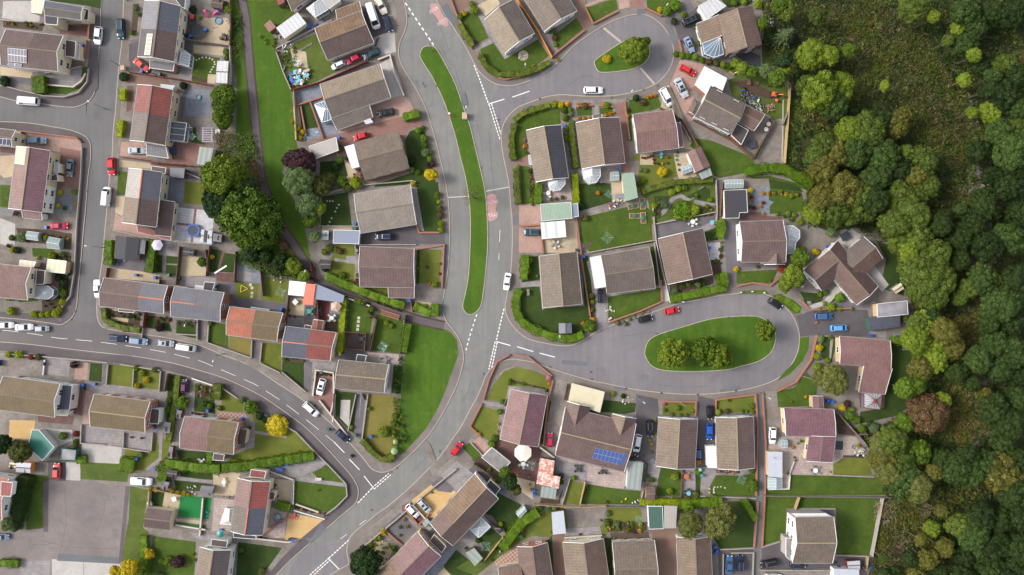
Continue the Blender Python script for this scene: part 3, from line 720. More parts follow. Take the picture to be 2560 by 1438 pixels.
def bush1(px, py, r, leaf='mid', h=None, style=None, label=None, sq=1.0, rz=None, name='shrub', cat='shrub'):
 R0=max(r,3)*S;hh=h or min(2.4, R0*1.3+.15);zc=hh*.55;p=W(px, py, zc);st=style or('tiny' if R0<.62 else 'bush');tc[0]+=1
 n=sum(1 for q in CROWN if q[0]==st);z0=gz(px, py);o=link(name, CROWN[st, tc[0]%n], None, (p.x, p.y, z0+hh*.42), rnd.random()*6.28 if rz is None else rad(rz), (R0, R0*sq, hh*.68));slotmat(o, LEAF[leaf])
 reg(o, label or f'{TN[leaf]} bush', cat, px, py);return o
def bushes(s, leaf='mid', **k):
 for q in s.split():
  a=q.split(',');bush(float(a[0]), float(a[1]), float(a[2]), a[3]if len(a)>3 else leaf, **k)
def hedge(s, w=.9, h=1.4, leaf='hedge', label=None, dens=80, smooth=0, name='hedge', leafs=.085, rough=.12, top=None):
 P=pp(s)
 if smooth:P=catmull(P, smooth, False)
 mid=P[len(P)//2];Wd=[W(x, y, h*.8)for x, y in P];r=np.random.default_rng(int(P[0][0]*7+P[0][1]));pos, nr=[], [];b=MB()
 L2=[(p.x, p.y)for p in Wd];wall_run(b, L2, w*.8,.1, h*.9)
 for a, c in zip(Wd, Wd[1:]):
  d=(c-a);l=d.length
  if l<.01:continue
  d.normalize();sd=Vector((-d.y, d.x,0));n=int(l*(w+2*h)*dens)
  if n<1:continue
  t=r.random(n)*l;q=r.random(n)*(w+2*h);X=np.zeros((n,3));NN=np.zeros((n,3))
  for i in range(n):
   if q[i]<h:off, z, nv=w/2, q[i], sd
   elif q[i]<h+w:off, z, nv=w/2-(q[i]-h), h, Vector((0,0,1))
   else:off, z, nv=-w/2, q[i]-h-w,-sd
   xw, yw=a.x+d.x*t[i], a.y+d.y*t[i];e=(r.random()-.4)*rough*(1.6 if h>1.8 else 1)+.2*math.sin(xw*2.1+1.7*math.sin(yw*1.3))*math.cos(yw*1.9+xw*.6)*min(w,1.6);off2=off+nv.dot(sd)*e
   if z>h-.2:off2*=.93
   pt=a+d*t[i]+sd*off2;X[i]=(pt.x, pt.y, max(.14, z+(e if nv.z else 0)));NN[i]=tuple(nv)
  pos.append(X);nr.append(NN+r.normal(size=(n,3))*.55)
 e1=np.concatenate(pos);n1=np.concatenate(nr);v=leaf_quads(e1, n1, np.full(len(e1), leafs),1)
 core=np.array([p for f in b.f if len(f)==4 for p in[b.v[i]for i in f]]);rv=np.concatenate([np.clip(.5*r.random(len(e1))+.5*(np.sin(e1[:,0]*1.7)*np.cos(e1[:,1]*1.9)*.5+.5),0,1), np.full(len(core)//4,.2)])
 me=mesh_np(name, np.concatenate([v, core]), [LEAF[leaf]], None, rv);o=link(name, me);reg(o, label or f'clipped {TN[leaf]} hedge', 'hedge', *mid);return o
def bed(s, leafs='mid,orange,pink', n=None, hgt=.5, name='flowers', soil=True, dens=5.0, size=.09, label='mixed flower planting'):
 """mixed border planting: nobody could count the plants"""
 P=pp(s);x0, x1, y0, y1=min(p[0]for p in P), max(p[0]for p in P), min(p[1]for p in P), max(p[1]for p in P);r=np.random.default_rng(int(x0+y0*3));
 if soil:patch('soil_bed', GM['soil'], s)
 ar=abs(area(P))*S*S;m=max(3, int(ar*dens*.5));z0=gz(sum(p[0]for p in P)/len(P), sum(p[1]for p in P)/len(P));cols=leafs.split(',');by={}
 for i in range(m*6):
  if m<=0:break
  x, y=x0+(x1-x0)*r.random(), y0+(y1-y0)*r.random()
  if not inside(x, y, P):continue
  m-=1;by.setdefault(cols[int(r.random()**1.3*len(cols))], []).append((x, y,.18+.3*r.random()))
 vs, mi, rvv=[], [], []
 for ci, (cn, L)in enumerate(by.items()):
  for x, y, q in L:
   k=46;hq=hgt*(.5+.8*r.random());e=r.normal(size=(k,3));e[:,2]=abs(e[:,2]);e/=np.linalg.norm(e, axis=1, keepdims=True);c=W(x, y,.2);pos=np.array([c.x, c.y, z0])+e*np.array([q, q, hq])*(.6+.4*r.random((k,1)));vs.append(leaf_quads(pos, e+r.normal(size=(k,3))*.5, np.full(k, size), int(x)));mi+=[ci]*k;rvv.append(r.random(k))
 if not vs:return
 me=mesh_np(name, np.concatenate(vs), [LEAF[c]for c in by], None, np.concatenate(rvv));me.polygons.foreach_set('material_index', mi);o=link(name, me);reg(o, label, 'flower border', (x0+x1)/2, (y0+y1)/2, None, 'stuff');return o
def thicket(name, s, leafs, dens=6, hgt=1.0, size=.16, label='undergrowth', upright=.0, hole=None, k=16, cap=60000):
 P=pp(s);x0, x1, y0, y1=min(p[0]for p in P), max(p[0]for p in P), min(p[1]for p in P), max(p[1]for p in P);r=np.random.default_rng(int(x0+y0*3));ar=abs(area(P))*S*S;m=min(int(ar*dens), cap//k);cols=leafs.split(',')
 pts=[]
 while len(pts)<m:
  xs, ys=x0+(x1-x0)*r.random(m), y0+(y1-y0)*r.random(m);pts+=[(x, y)for x, y in zip(xs, ys)if inside(x, y, P)]
 pts=np.array(pts[:m]);q=(np.sin(pts[:,0]*.05+1.3*np.sin(pts[:,1]*.031))+np.sin(pts[:,1]*.043+2*np.sin(pts[:,0]*.023)))*.25+.5;ci=np.clip((q+.3*r.normal(size=m))*len(cols),0, len(cols)-1).astype(int)
 wx, wy=(pts[:,0]-CX)*S, (CY-pts[:,1])*S;e=r.normal(size=(m, k,3))*np.array([.45,.45,.28])*(.6+.8*r.random((m,1,1)));e[:, :,2]=np.abs(e[:, :,2])*min(1, hgt);hh=hgt*(.4+.8*r.random((m,1)))
 pos=np.stack([wx[:, None]+e[:, :,0], wy[:, None]+e[:, :,1],.08+hh*(1-np.minimum(1, (e[:, :,0]**2+e[:, :,1]**2)))*.8+e[:, :,2]],2).reshape(-1,3)
 nn=r.normal(size=pos.shape)*.6+np.array([.3*upright,0,1-upright]);v=leaf_quads(pos, nn, np.full(len(pos), size),5,.35 if upright else.7)
 me=mesh_np(name, v, [LEAF[c]for c in cols], None, np.repeat(r.random(m)*.6, k)+r.random(m*k)*.4);me.polygons.foreach_set('material_index', np.repeat(ci, k).astype(np.int32));o=link(name, me);reg(o, '='+label, name, (x0+x1)/2, (y0+y1)/2, None, 'stuff');return o
 # ------------------------------------------------------------------ walls and fences
def wallline(s, mat=None, h=.7, w=.24, label='low brick wall', name='garden_wall', cop=None, cat='wall', closed=False, smooth=0):
 P=pp(s)
 if smooth:P=catmull(P, smooth, closed)
 mid=P[len(P)//2];mat=mat or BRICK;Q=[W(x, y, h*.7)for x, y in P];b=MB();wall_run(b, [(q.x, q.y)for q in Q], w,.1, h, closed)
 if cop is None:o=b.build(name, mat);reg(o, label, cat, *mid);return o
 root=empty(name, (Q[0].x, Q[0].y,.12));child_world(b.build('wall', mat), root);c=MB();wall_run(c, [(q.x, q.y)for q in Q], w+.08, h+.002, h+.07, closed);child_world(c.build('coping', cop), root);reg(root, label, cat, *mid);return root
POSTM={}
def fence(s, mat=None, h=1.6, label='timber fence', name='garden_fence', post=1.9, w=.06, pmat=None, lean=True, posts=True):
 P=pp(s);mid=lerp2(P[0], P[1],.5)if len(P)==2 else P[len(P)//2];mat=mat or WOODB;Q=[W(x, y, h*.7)for x, y in P];root=empty(name, (Q[0].x, Q[0].y,.12));b=MB();wall_run(b, [(q.x, q.y)for q in Q], w,.12, h)
 Q3=[Vector((q.x, q.y,0))for q in Q]
 for a, c in zip(Q3, Q3[1:]):
  for z in(.4, h-.3):b.bar(a+Vector((0,0, z)), c+Vector((0,0, z)), w+.08,.09)
 child_world(b.build('boards', mat), root)
 if posts:
  pm=pmat or mat;key=(pm.name, h)
  if key not in POSTM:g=MB();g.box((0,0, h/2+.02), (.12,.12, h+.1));POSTM[key]=g.mesh('post', [pm])
  for i, (a, c)in enumerate(zip(Q3, Q3[1:])):
   n=max(1, round((c-a).length/post))
   for j in range(n+(i==len(Q3)-2)):
    X=a.lerp(c, j/n)-root.location;link('post', POSTM[key], root, (X.x, X.y,0), math.atan2(c.y-a.y, c.x-a.x))
 reg(root, label, 'fence', *mid);return root
 # ------------------------------------------------------------------ cars
def paint(name, c, rough=.28):
 k=('c', name)
 if k in MATS:return MATS[k]
 m, nt, bs=nodes('paint_'+name);bs.inputs['Base Color'].default_value=c;bs.inputs['Roughness'].default_value=rough
 bs.inputs['Coat Weight'].default_value=.06;bs.inputs['Specular IOR Level'].default_value=.28;bs.inputs['Coat Roughness'].default_value=.08;MATS[k]=m;return m
PAINT=dict(white=paint('white', C(240,240,244)), silver=paint('silver', C(186,192,200)), grey=paint('grey', C(112,122,132)), black=paint('black', C(26,28,34)), navy=paint('navy', C(30,44,72)), blue=paint('blue', C(26,88,190)), sky=paint('light_blue', C(96,160,220)), red=paint('red', C(208,34,44)), coral=paint('faded_red', C(216,92,84)), crimson=paint('crimson', C(190,32,74)), purple=paint('purple', C(104,62,98)), teal=paint('dark_teal', C(28,66,78)), lightsteel=paint('steel_blue', C(140,160,186)), brown=paint('dark_brown', C(86,58,48)), cream=paint('cream', C(226,216,200)), denim=paint('denim_blue', C(56,96,140)))
CARG=glass_mat('car_glass', C(36,44,52),.05);LAMP=glass_mat('lamp_glass', C(220,224,228),.1);RLAMP=glass_mat('tail_lamp', C(150,20,24),.2);TYRE=BLACKM;RIM=plain('alloy_rim', C(150,152,156),.3,.05, metal=.7)
CT=dict(hatch=(4.0,.84,1.46,.86,.92,1.05,.42,-1.35,-1.86,.92), saloon=(4.6,.88,1.42,.84,.9,1.05,.4,-1.0,-1.68,.96), estate=(4.6,.88,1.48,.86,.92,1.15,.5,-1.75,-2.12,.92), suv=(4.5,.92,1.68,1.0,1.05,1.2,.62,-1.75,-2.08,1.05), mpv=(4.4,.9,1.62,.95,1.0,1.45,.6,-1.7,-2.04,1.0), van=(4.9,.94,1.95,1.02,1.1,1.85,1.15,-2.3,-2.4,1.1), bigvan=(5.7,1.0,2.4,1.15,1.25,2.3,1.55,-2.7,-2.8,1.25), pickup=(5.0,.93,1.7,1.02,1.05,1.15,.6,-.75,-.95,1.05), small=(3.6,.8,1.48,.86,.92,1.1,.45,-1.25,-1.66,.92))
CM={}
def car_parts(t):
 if t in CM:return CM[t]
 L, w, h, zh, zb, xf, xrf, xrr, xr, zd=CT[t];hl=L/2;b=MB();rings=[]
 st=[(-hl,.70,.62), (-hl+.06,.84, zd-.12), (-hl+.28,.95, zd-.01), (xr,.99, zd), (-.3,1.0, zb), (xf,1.0, zb), (xf+(hl-xf)*.45,.97, zh+.0), (hl-.42,.9, zh-.07), (hl-.14,.78, zh-.2), (hl,.6,.55)]
 for x, k, zt in st:
  ww=w*k;zt=max(zt,.5);half=[(ww*.94,.22), (ww,.42), (ww*.995, min(.66, zt-.1)), (ww*.94, zt-.04), (ww*.6, zt+.015), (0, zt+.03)]
  rings.append([(x,-y, z)for y, z in half]+[(x, y, z)for y, z in reversed(half[:-1])])
 for r0, r1 in zip(rings, rings[1:]):
  for i in range(len(r0)-1):b.face([r0[i], r0[i+1], r1[i+1], r1[i]])
 b.face(rings[0][::-1]);b.face(rings[-1])
 # cabin shell
 wb, wr=w*.93, w*.74;zt=h
 B0=[Vector((xf,-wb*.92, zb-.02)), Vector((xf, wb*.92, zb-.02)), Vector((xr, wb*.94, zb-.02)), Vector((xr,-wb*.94, zb-.02))]
 T0=[Vector((xrf,-wr*.95, zt-.04)), Vector((xrf, wr*.95, zt-.04)), Vector((xrr, wr*.95, zt-.05)), Vector((xrr,-wr*.95, zt-.05))]
 for i in range(4):j=(i+1)%4;b.face([B0[i], B0[j], T0[j], T0[i]])
 T1=[v.lerp(sum(T0, Vector())/4,.12)+Vector((0,0,.045))for v in T0]
 for i in range(4):j=(i+1)%4;b.face([T0[i], T0[j], T1[j], T1[i]])
 b.face(T1)
 g={}
 def pane(i, nm, u0=.07, u1=.93, v0=.1, v1=.9, key=None):
  j=(i+1)%4;q=lambda u, v:B0[i].lerp(B0[j], u).lerp(T0[i].lerp(T0[j], u), v);P=[q(u0, v0), q(u1, v0), q(u1, v1), q(u0, v1)];n=(P[1]-P[0]).cross(P[3]-P[0]).normalized()
  if n.dot(P[0]-Vector((0,0,.8)))<0:n=-n
  m=MB();m.face([p+n*.012 for p in P]);
  for k in range(4):m.face([P[k-1], P[k], P[k]+n*.012, P[k-1]+n*.012])
  return(nm, m.mesh(nm, [CARG]))
 out=[pane(0, 'windscreen',.05,.95,.04,.96), pane(2, 'rear_window',.08,.92,.12,.9)]
 if t in('van', 'bigvan'):out+=[pane(1, 'side_window',.04,.24), pane(3, 'side_window',.76,.96)]
 else:out+=[pane(1, 'side_window',.06,.46), pane(1, 'side_window',.5,.9), pane(3, 'side_window',.1,.5), pane(3, 'side_window',.54,.94)]
 for s in(-1,1):
  m=MB();m.box((hl-.12, s*w*.56,.64), (.2,.34,.13), s*-.35);out.append(('headlight', m.mesh('headlight', [LAMP])))
  m=MB();m.box((-hl+.05, s*w*.66,.74), (.1,.26,.16), s*.25);out.append(('tail_light', m.mesh('tail_light', [RLAMP])))
  m=MB();m.box((xf-.28, s*(w+.1), zb+.05), (.14,.2,.13));out.append(('wing_mirror', m.mesh('wing_mirror', [DARK])))
 if t in('suv', 'estate', 'mpv'):
  for s in(-1,1):m=MB();m.bar((xrf-.1, s*wr*.86, zt+.03), (xrr+.15, s*wr*.86, zt+.03),.05,.05);out.append(('roof_rail', m.mesh('roof_rail', [STEEL])))
 wh=MB();
 for i in range(14):
  a0, a1=2*math.pi*i/14,2*math.pi*(i+1)/14;R0=.31
  wh.face([(R0*math.cos(a0),-.1, R0*math.sin(a0)), (R0*math.cos(a1),-.1, R0*math.sin(a1)), (R0*math.cos(a1),.1, R0*math.sin(a1)), (R0*math.cos(a0),.1, R0*math.sin(a0))])
 for y in(-.1,.1):wh.face([(.31*math.cos(2*math.pi*i/14), y,.31*math.sin(2*math.pi*i/14))for i in range(14)])
 rm=MB()
 for y in(-.103,.103):rm.face([(.19*math.cos(2*math.pi*i/10), y,.19*math.sin(2*math.pi*i/10))for i in range(10)])
 CM[t]=(b.mesh('body', [PAINT['white']], True), out, wh.mesh('wheel', [TYRE]), rm.mesh('rim', [RIM]));
 me=CM[t][0];me.polygons.foreach_set('use_smooth', [i<9*10 for i in range(len(me.polygons))])
 return CM[t]
CARN=dict(hatch='hatchback', saloon='saloon car', estate='estate car', suv='four-wheel-drive car', mpv='people carrier', van='small van', bigvan='long panel van', pickup='pickup truck', small='small hatchback')
COLN=dict(lightsteel='steel blue', sky='light blue', coral='faded red', teal='dark teal', denim='denim blue', brown='dark brown')
def car(px, py, hd, c='white', t='hatch', label='', group=None, L=None, sunroof=False):
 body, parts, wh, rim=car_parts(t);z0=gz(px, py);p=W(px, py, z0+.6);root=empty('parked_'+('van' if 'van' in t else 'car'), (p.x, p.y, z0), rad(hd));k=(L*S/CT[t][0])if L else 1.0;root.scale=(k, min(k,1.05)if k>1 else k,1 if k<1.08 else 1.05)
 o=link('body', body, root);slotmat(o, PAINT[c])
 for nm, me in parts:link(nm, me, root)
 x0=CT[t][0]/2
 for x in(x0*.64,-x0*.62):
  for s in(-1,1):w_=link('wheel', wh, root, (x, s*(CT[t][1]-.1),.31));link('rim', rim, w_)
 if sunroof:m=MB();m.box(((CT[t][6]+CT[t][7])/2+.25,0, CT[t][2]+.008), (.7,.8,.012));m.build('sunroof', CARG, root)
 vb='van' if 'van' in t else 'car'
 reg(root, label if label.startswith('=')else f'{COLN.get(c, c)} {CARN[t]} {label}'.strip(), 'van' if 'van' in t else 'car', px, py, group);return root
 # ------------------------------------------------------------------ garden things
PM=lambda n, r, g, b, ro=.6:plain(n, C(r, g, b), ro,.1)
PLC=dict(black=DARK, blue=PM('blue_plastic',30,92,190,.4), green=PM('green_plastic',34,100,76,.45), brown=PM('brown_plastic',100,68,50), red=PM('red_plastic',200,40,40,.4), pink=PM('pink_plastic',230,60,130,.4), yellow=PM('yellow_plastic',230,190,40,.4), white=WHITE2, purple=PM('purple_plastic',150,80,180,.4), cyan=PM('cyan_plastic',110,190,205,.4), teal=PM('teal_plastic',60,150,140,.4), orange=PM('orange_plastic',235,110,60,.4), grey=PM('grey_plastic',130,132,138), lilac=PM('lilac_fabric',206,196,218), tan=PM('tan_fabric',190,160,140), cream=PM('cream_fabric',232,226,210), navy=PM('navy_fabric',46,54,70), mint=PM('mint_plastic',150,214,196), sage=PM('sage_net',148,166,116,.8), wood=WOODB, light=WOODL, stone=STONE, terracotta=PM('terracotta_pot',180,106,76,.8))
def multi(nm, cat, label, px, py, parts, rz=0, z=None):
 """thing from named child meshes built round its own origin"""
 z0=gz(px, py)if z is None else z;root=empty(nm, W(px, py, z0), rad(rz))
 for n_, mb, m in parts:mb.build(n_, m, root)
 reg(root, label, cat, px, py);return root
def bin_(px, py, c='black', rz=0, label=None):
 b=MB();b.box((0,0,.48), (.5,.6,.9), taper=1.12);l=MB();l.box((0,0,.99), (.6,.72,.09), taper=.9);h=MB();h.bar((-.26,-.36,.95), (.26,-.36,.95),.05,.05);wl=MB()
 for s in(-1,1):wl.lathe((s*.22,-.3,.0), [(.1,0), (.1,.16), (0,.16)],8)
 multi('wheelie_bin', 'bin', label or f'{c} wheelie bin', px, py, [('bin_body', b, PLC[c]), ('lid', l, PLC[c]), ('handle', h, DARK), ('wheels', wl, BLACKM)], rz)
def bins(s):
 for q in s.split():a=q.split(',');bin_(float(a[0]), float(a[1]), a[2]if len(a)>2 else 'black', float(a[3])if len(a)>3 else rnd.choice((0,90)))
CH={}
def chair(px, py, c='white', rz=0, label=None):
 s=MB();s.box((0,0,.44), (.46,.44,.05));bk=MB();bk.box((0,-.22,.68), (.46,.05,.46));lg=[]
 for i, (x, y)in enumerate(((-.2,-.19), (.2,-.19), (.2,.19), (-.2,.19))):g=MB();g.box((x, y,.21), (.045,.045,.42));lg.append(('leg', g, PLC[c]))
 multi('garden_chair', 'chair', label or f'{c} garden chair', px, py, [('seat', s, PLC[c]), ('backrest', bk, PLC[c])]+lg, rz)
def table(px, py, c='white', r=.5, square=False, rz=0, label=None, chairs=0, cc=None, gap=.75, h=.72):
 t=MB();(t.box((0,0, h), (r*2, r*2,.05))if square else t.lathe((0,0, h-.02), [(r*.98,0), (r,.02), (r,.05), (0,.05)],16));lg=MB();lg.lathe((0,0,0), [(.28,0), (.05,.08), (.05, h-.02)],10)
 multi('garden_table', 'table', label or f'{c} {"square" if square else "round"} garden table', px, py, [('tabletop', t, PLC[c]), ('pedestal', lg, PLC[c])], rz)
 for i in range(chairs):
  a=rad(rz)+2*math.pi*(i+.5)/chairs;d=(r+gap*.45)/S;chair(px+d*math.cos(a), py-d*math.sin(a), cc or c, math.degrees(a)+90)
def parasol(px, py, c='cream', r=1.4, label=None, n=8, rz=0, h=2.3):
 k=MB()
 for i in range(n):
  a, b=2*math.pi*i/n,2*math.pi*(i+1)/n;P=[(0,0, h+.35), (r*math.cos(a), r*math.sin(a), h-.1), (r*math.cos(b), r*math.sin(b), h-.1)];k.face(P);m=((P[1][0]+P[2][0])/2*.99, (P[1][1]+P[2][1])/2*.99, h-.24);k.face([P[1], m, P[2]])
 p=MB();p.lathe((0,0,0), [(.3,0), (.28,.1), (.03,.12), (.03, h+.3)],10);multi('parasol', 'parasol', label or f'{c} open parasol', px, py, [('canopy', k, PLC[c]), ('pole', p, WOODL)], rz)
def trampoline(px, py, r=1.6, c='blue', label=None):
 m=MB();m.lathe((0,0,.78), [(r*.76,0), (0,-.02)],28, cap=False);f=MB();f.lathe((0,0,.78), [(r*.76,0), (r*.8,.05), (r,.05), (r,-.03)],28, cap=False);parts=[('jump_mat', m, plain('jump_mat', C(54,62,68),.7,.08)), ('padding', f, PLC[c])]
 for i in range(6):a=i*math.pi/3;l=MB();l.lathe((r*.96*math.cos(a), r*.96*math.sin(a),0), [(.03,0), (.03,.76)],6);l.lathe((r*1.02*math.cos(a), r*1.02*math.sin(a),.7), [(.025,0), (.025,1.7)],6);parts.append(('leg', l, STEEL))
 rim=MB();rim.lathe((0,0,2.38), [(r*1.03,0), (r*1.03,.04), (r,.04)],28, cap=False);parts.append(('net_rim', rim, DARK));multi('trampoline', 'trampoline', label or f'round trampoline with {c} edge padding', px, py, parts)
def dryer(px, py, r=1.3, rz=45, c=None, label=None, wash=False):
 p=MB();p.lathe((0,0,0), [(.03,0), (.025,1.7)],8);a_=MB()
 for i in range(4):a=i*math.pi/2;a_.bar((0,0,1.35), (r*math.cos(a), r*math.sin(a),1.75),.035,.035)
 l=MB()
 for k in(.45,.7,.97):
  for i in range(4):a, b=i*math.pi/2, (i+1)*math.pi/2;z=1.35+.4*k;l.bar((k*r*math.cos(a), k*r*math.sin(a), z), (k*r*math.cos(b), k*r*math.sin(b), z),.02,.02)
 parts=[('pole', p, STEEL), ('arms', a_, STEEL), ('lines', l, PLC['mint' if c is None else c])]
 root=multi('rotary_dryer', 'clothes dryer', label or 'open rotary clothes dryer', px, py, parts, rz)
def lamp(px, py, rz=0, h=5.5, label=None, arm=.9):
 """px,py = foot of the post on the ground"""
 p=MB();p.lathe((0,0,0), [(.11,0), (.09,1.1), (.055,1.15), (.045, h)],10);a=MB();a.bar((0,0, h), (arm,0, h+.12),.06,.06);hd=MB();hd.box((arm+.25,0, h+.13), (.62,.26,.14), taper=.7)
 z=gz(px, py);root=empty('street_lamp', W(px, py, z), rad(rz));g=plain('lamp_green', C(70,130,112),.5)
 p.build('post', g, root);a.build('arm', g, root);hd.build('lamp_head', PM('lamp_head',206,210,206,.4), root);reg(root, label or 'green street lamp', 'street lamp', px, py)
def pole(px, py, h=7, r=.11, label=None, tilt=(0,0), mat=None):
 b=MB();b.lathe((0,0,0), [(r,0), (r*.7, h), (0, h+.03)],10);st=MB()
 for i in range(6):st.bar((-.18,0,2.5+i*.6), (.18,0,2.5+i*.6),.03,.03)
 multi('telegraph_pole', 'pole', label or 'bare telegraph pole', px, py, [('shaft', b, mat or WOODG), ('steps', st, STEEL)], z=gz(px, py))
def bench(px, py, rz=0, c='wood', L=1.5, label=None):
 s=MB();bk=MB();lg=MB()
 for i in range(4):s.box((0,-.18+i*.13,.44), (L,.1,.04))
 for i in range(3):bk.box((0,-.26,.56+i*.14), (L,.04,.1))
 for x in(-L/2+.1, L/2-.1):lg.box((x,-.2,.42), (.07,.07,.84));lg.box((x,.2,.22), (.07,.07,.42));lg.bar((x,-.2,.64), (x,.22,.64),.07,.05)
 multi('garden_bench', 'bench', label or f'{c} garden bench', px, py, [('seat', s, PLC[c]), ('backrest', bk, PLC[c]), ('legs', lg, PLC[c])], rz)
def picnic(px, py, rz=0, label=None, m=None):
 m=m or WOODG;t=MB();[t.box((0,-.3+i*.15,.74), (1.5,.13,.04))for i in range(5)];s1, s2=MB(), MB();s1.box((0,-.7,.44), (1.5,.24,.04));s2.box((0,.7,.44), (1.5,.24,.04));l=MB()
 for x in(-.55,.55):l.bar((x,-.75,0), (x,-.2,.72),.08,.05);l.bar((x,.75,0), (x,.2,.72),.08,.05);l.bar((x,-.8,.4), (x,.8,.4),.06,.05)
 multi('picnic_table', 'picnic table', label or 'wooden picnic table with fixed benches', px, py, [('tabletop', t, m), ('bench_seat', s1, m), ('bench_seat', s2, m), ('legs', l, m)], rz)
def pot(px, py, leaf='mid', c='terracotta', r=.22, label=None):
 b=MB();b.lathe((0,0,0), [(r*.7,0), (r, r*1.3), (r*1.08, r*1.3), (r*.9, r*1.2)],10);root=multi('plant_pot', 'plant pot', label or f'{c} pot with {TN[leaf]} plant', px, py, [('pot', b, PLC[c])])
 o=link('plant', CROWN['tiny',0], root, (0,0, r*1.5), rnd.random()*6, r*1.35);slotmat(o, LEAF[leaf])
def pots(s, leaf='mid', c='terracotta', r=.22):
 for q in s.split():a=q.split(',');pot(float(a[0]), float(a[1]), a[2]if len(a)>2 else leaf, a[3]if len(a)>3 else c, r)
def boxes(px, py, n, spread=(1.5,1.0), cols='white,grey,blue', rz=0, label='jumbled heap of discarded building rubbish', name='rubbish_heap', size=.45, seed=None, zmax=.5, planks=0):
 """one heap of scrap lying together"""
 r=random.Random(seed or int(px+py));cs=cols.split(',');by={c:MB()for c in cs}
 for i in range(n):
  x, y=(r.random()-.5)*spread[0], (r.random()-.5)*spread[1];s=size*(.4+r.random());c=by[r.choice(cs)];z=r.random()*zmax
  if r.random()<.5:c.box((x, y, z+s*.2), (s*(.6+r.random()), s*.7, s*.4), r.random()*3)
  else:c.bar((x, y, z+.1), (x+(r.random()-.5)*2.4*s, y+(r.random()-.5)*2.4*s, z+.1+r.random()*.25),.09+.08*r.random(),.08)
 return multi(name, 'heap', label, px, py, [('scrap', by[c], PLC[c])for c in cs if len(by[c].f)>30 or c==cs[0]], rz)
def item(nm, cat, label, px, py, shapes, rz=0, c='white', z=None):
 """small thing: shapes = list of (part, kind, args, colour)"""
 parts=[]
 for pn, kd, a, cc in shapes:
  b=MB();getattr(b, kd)(*a);parts.append((pn, b, PLC[cc or c]))
 return multi(nm, cat, label, px, py, parts, rz, z)
def slide(px, py, rz=0, c='pink', c2='purple', label=None):
 item('garden_slide', 'slide', label or f'{c} child slide with {c2} ladder', px, py, [('chute', 'bar', ((-.7,0,.15), (.5,0,1.0),.45,.08), c), ('platform', 'box', ((.7,0,1.0), (.45,.5,.08)), c2), ('ladder', 'bar', ((.9,0,1.0), (1.25,0,0),.4,.06), c2)], rz)
def pool(px, py, r=.7, c='cyan', label=None):
 b=MB();b.lathe((0,0,0), [(r*.9,0), (r,.25), (r*.95,.27), (r*.9,.2)],20, cap=False);w=MB();w.lathe((0,0,.1), [(r*.92,0), (0,0.01)],20, cap=False);multi('paddling_pool', 'paddling pool', label or f'{c} round paddling pool', px, py, [('rim', b, PLC[c]), ('water', w, glass_mat('pool_water', C(120,160,175),.05))])
def rockery(px, py, n=8, spread=1.2, label='cluster of pale rockery stones'):
 r=random.Random(int(px*3+py));root=empty('rockery', W(px, py, gz(px, py)));b=MB()
 for i in range(n):
  x, y, s=(r.random()-.5)*spread*2, (r.random()-.5)*spread*1.4,.12+.2*r.random()
  V=[(x+s*v[0]*(.8+.4*r.random()), y+s*v[1]*(.8+.4*r.random()),.05+max(0, s*.7*(v[2]+.4)))for v in IV[:12].tolist()]
  t=[(0,11,5), (0,5,1), (0,1,7), (0,7,10), (0,10,11), (1,5,9), (5,11,4), (11,10,2), (10,7,6), (7,1,8), (3,9,4), (3,4,2), (3,2,6), (3,6,8), (3,8,9), (4,9,5), (2,4,11), (6,2,10), (8,6,7), (9,8,1)]
  for f in t:b.face([V[k]for k in f])
 b.build('stones', STONEL, root);reg(root, label, 'rockery', px, py)
def slabs(s, w=.45, mat=None, name='stepping_stone', rz=0, label='stepping stone', cat='stepping stone', group='stepping stones set in the lawn', rnd_=False):
 key=(w, rz, rnd_)
 if key not in CH:
  b=MB();(b.lathe((0,0,0), [(w/2,0), (w/2,.03), (0,.032)],9)if rnd_ else b.box((0,0,.015), (w, w,.035), rad(rz)));CH[key]=b.mesh('stepping_stone', [STONEL])
 for x, y in pp(s):o=link(name, CH[key], None, W(x, y, gz(x, y)));reg(o, label, cat, x, y, group)
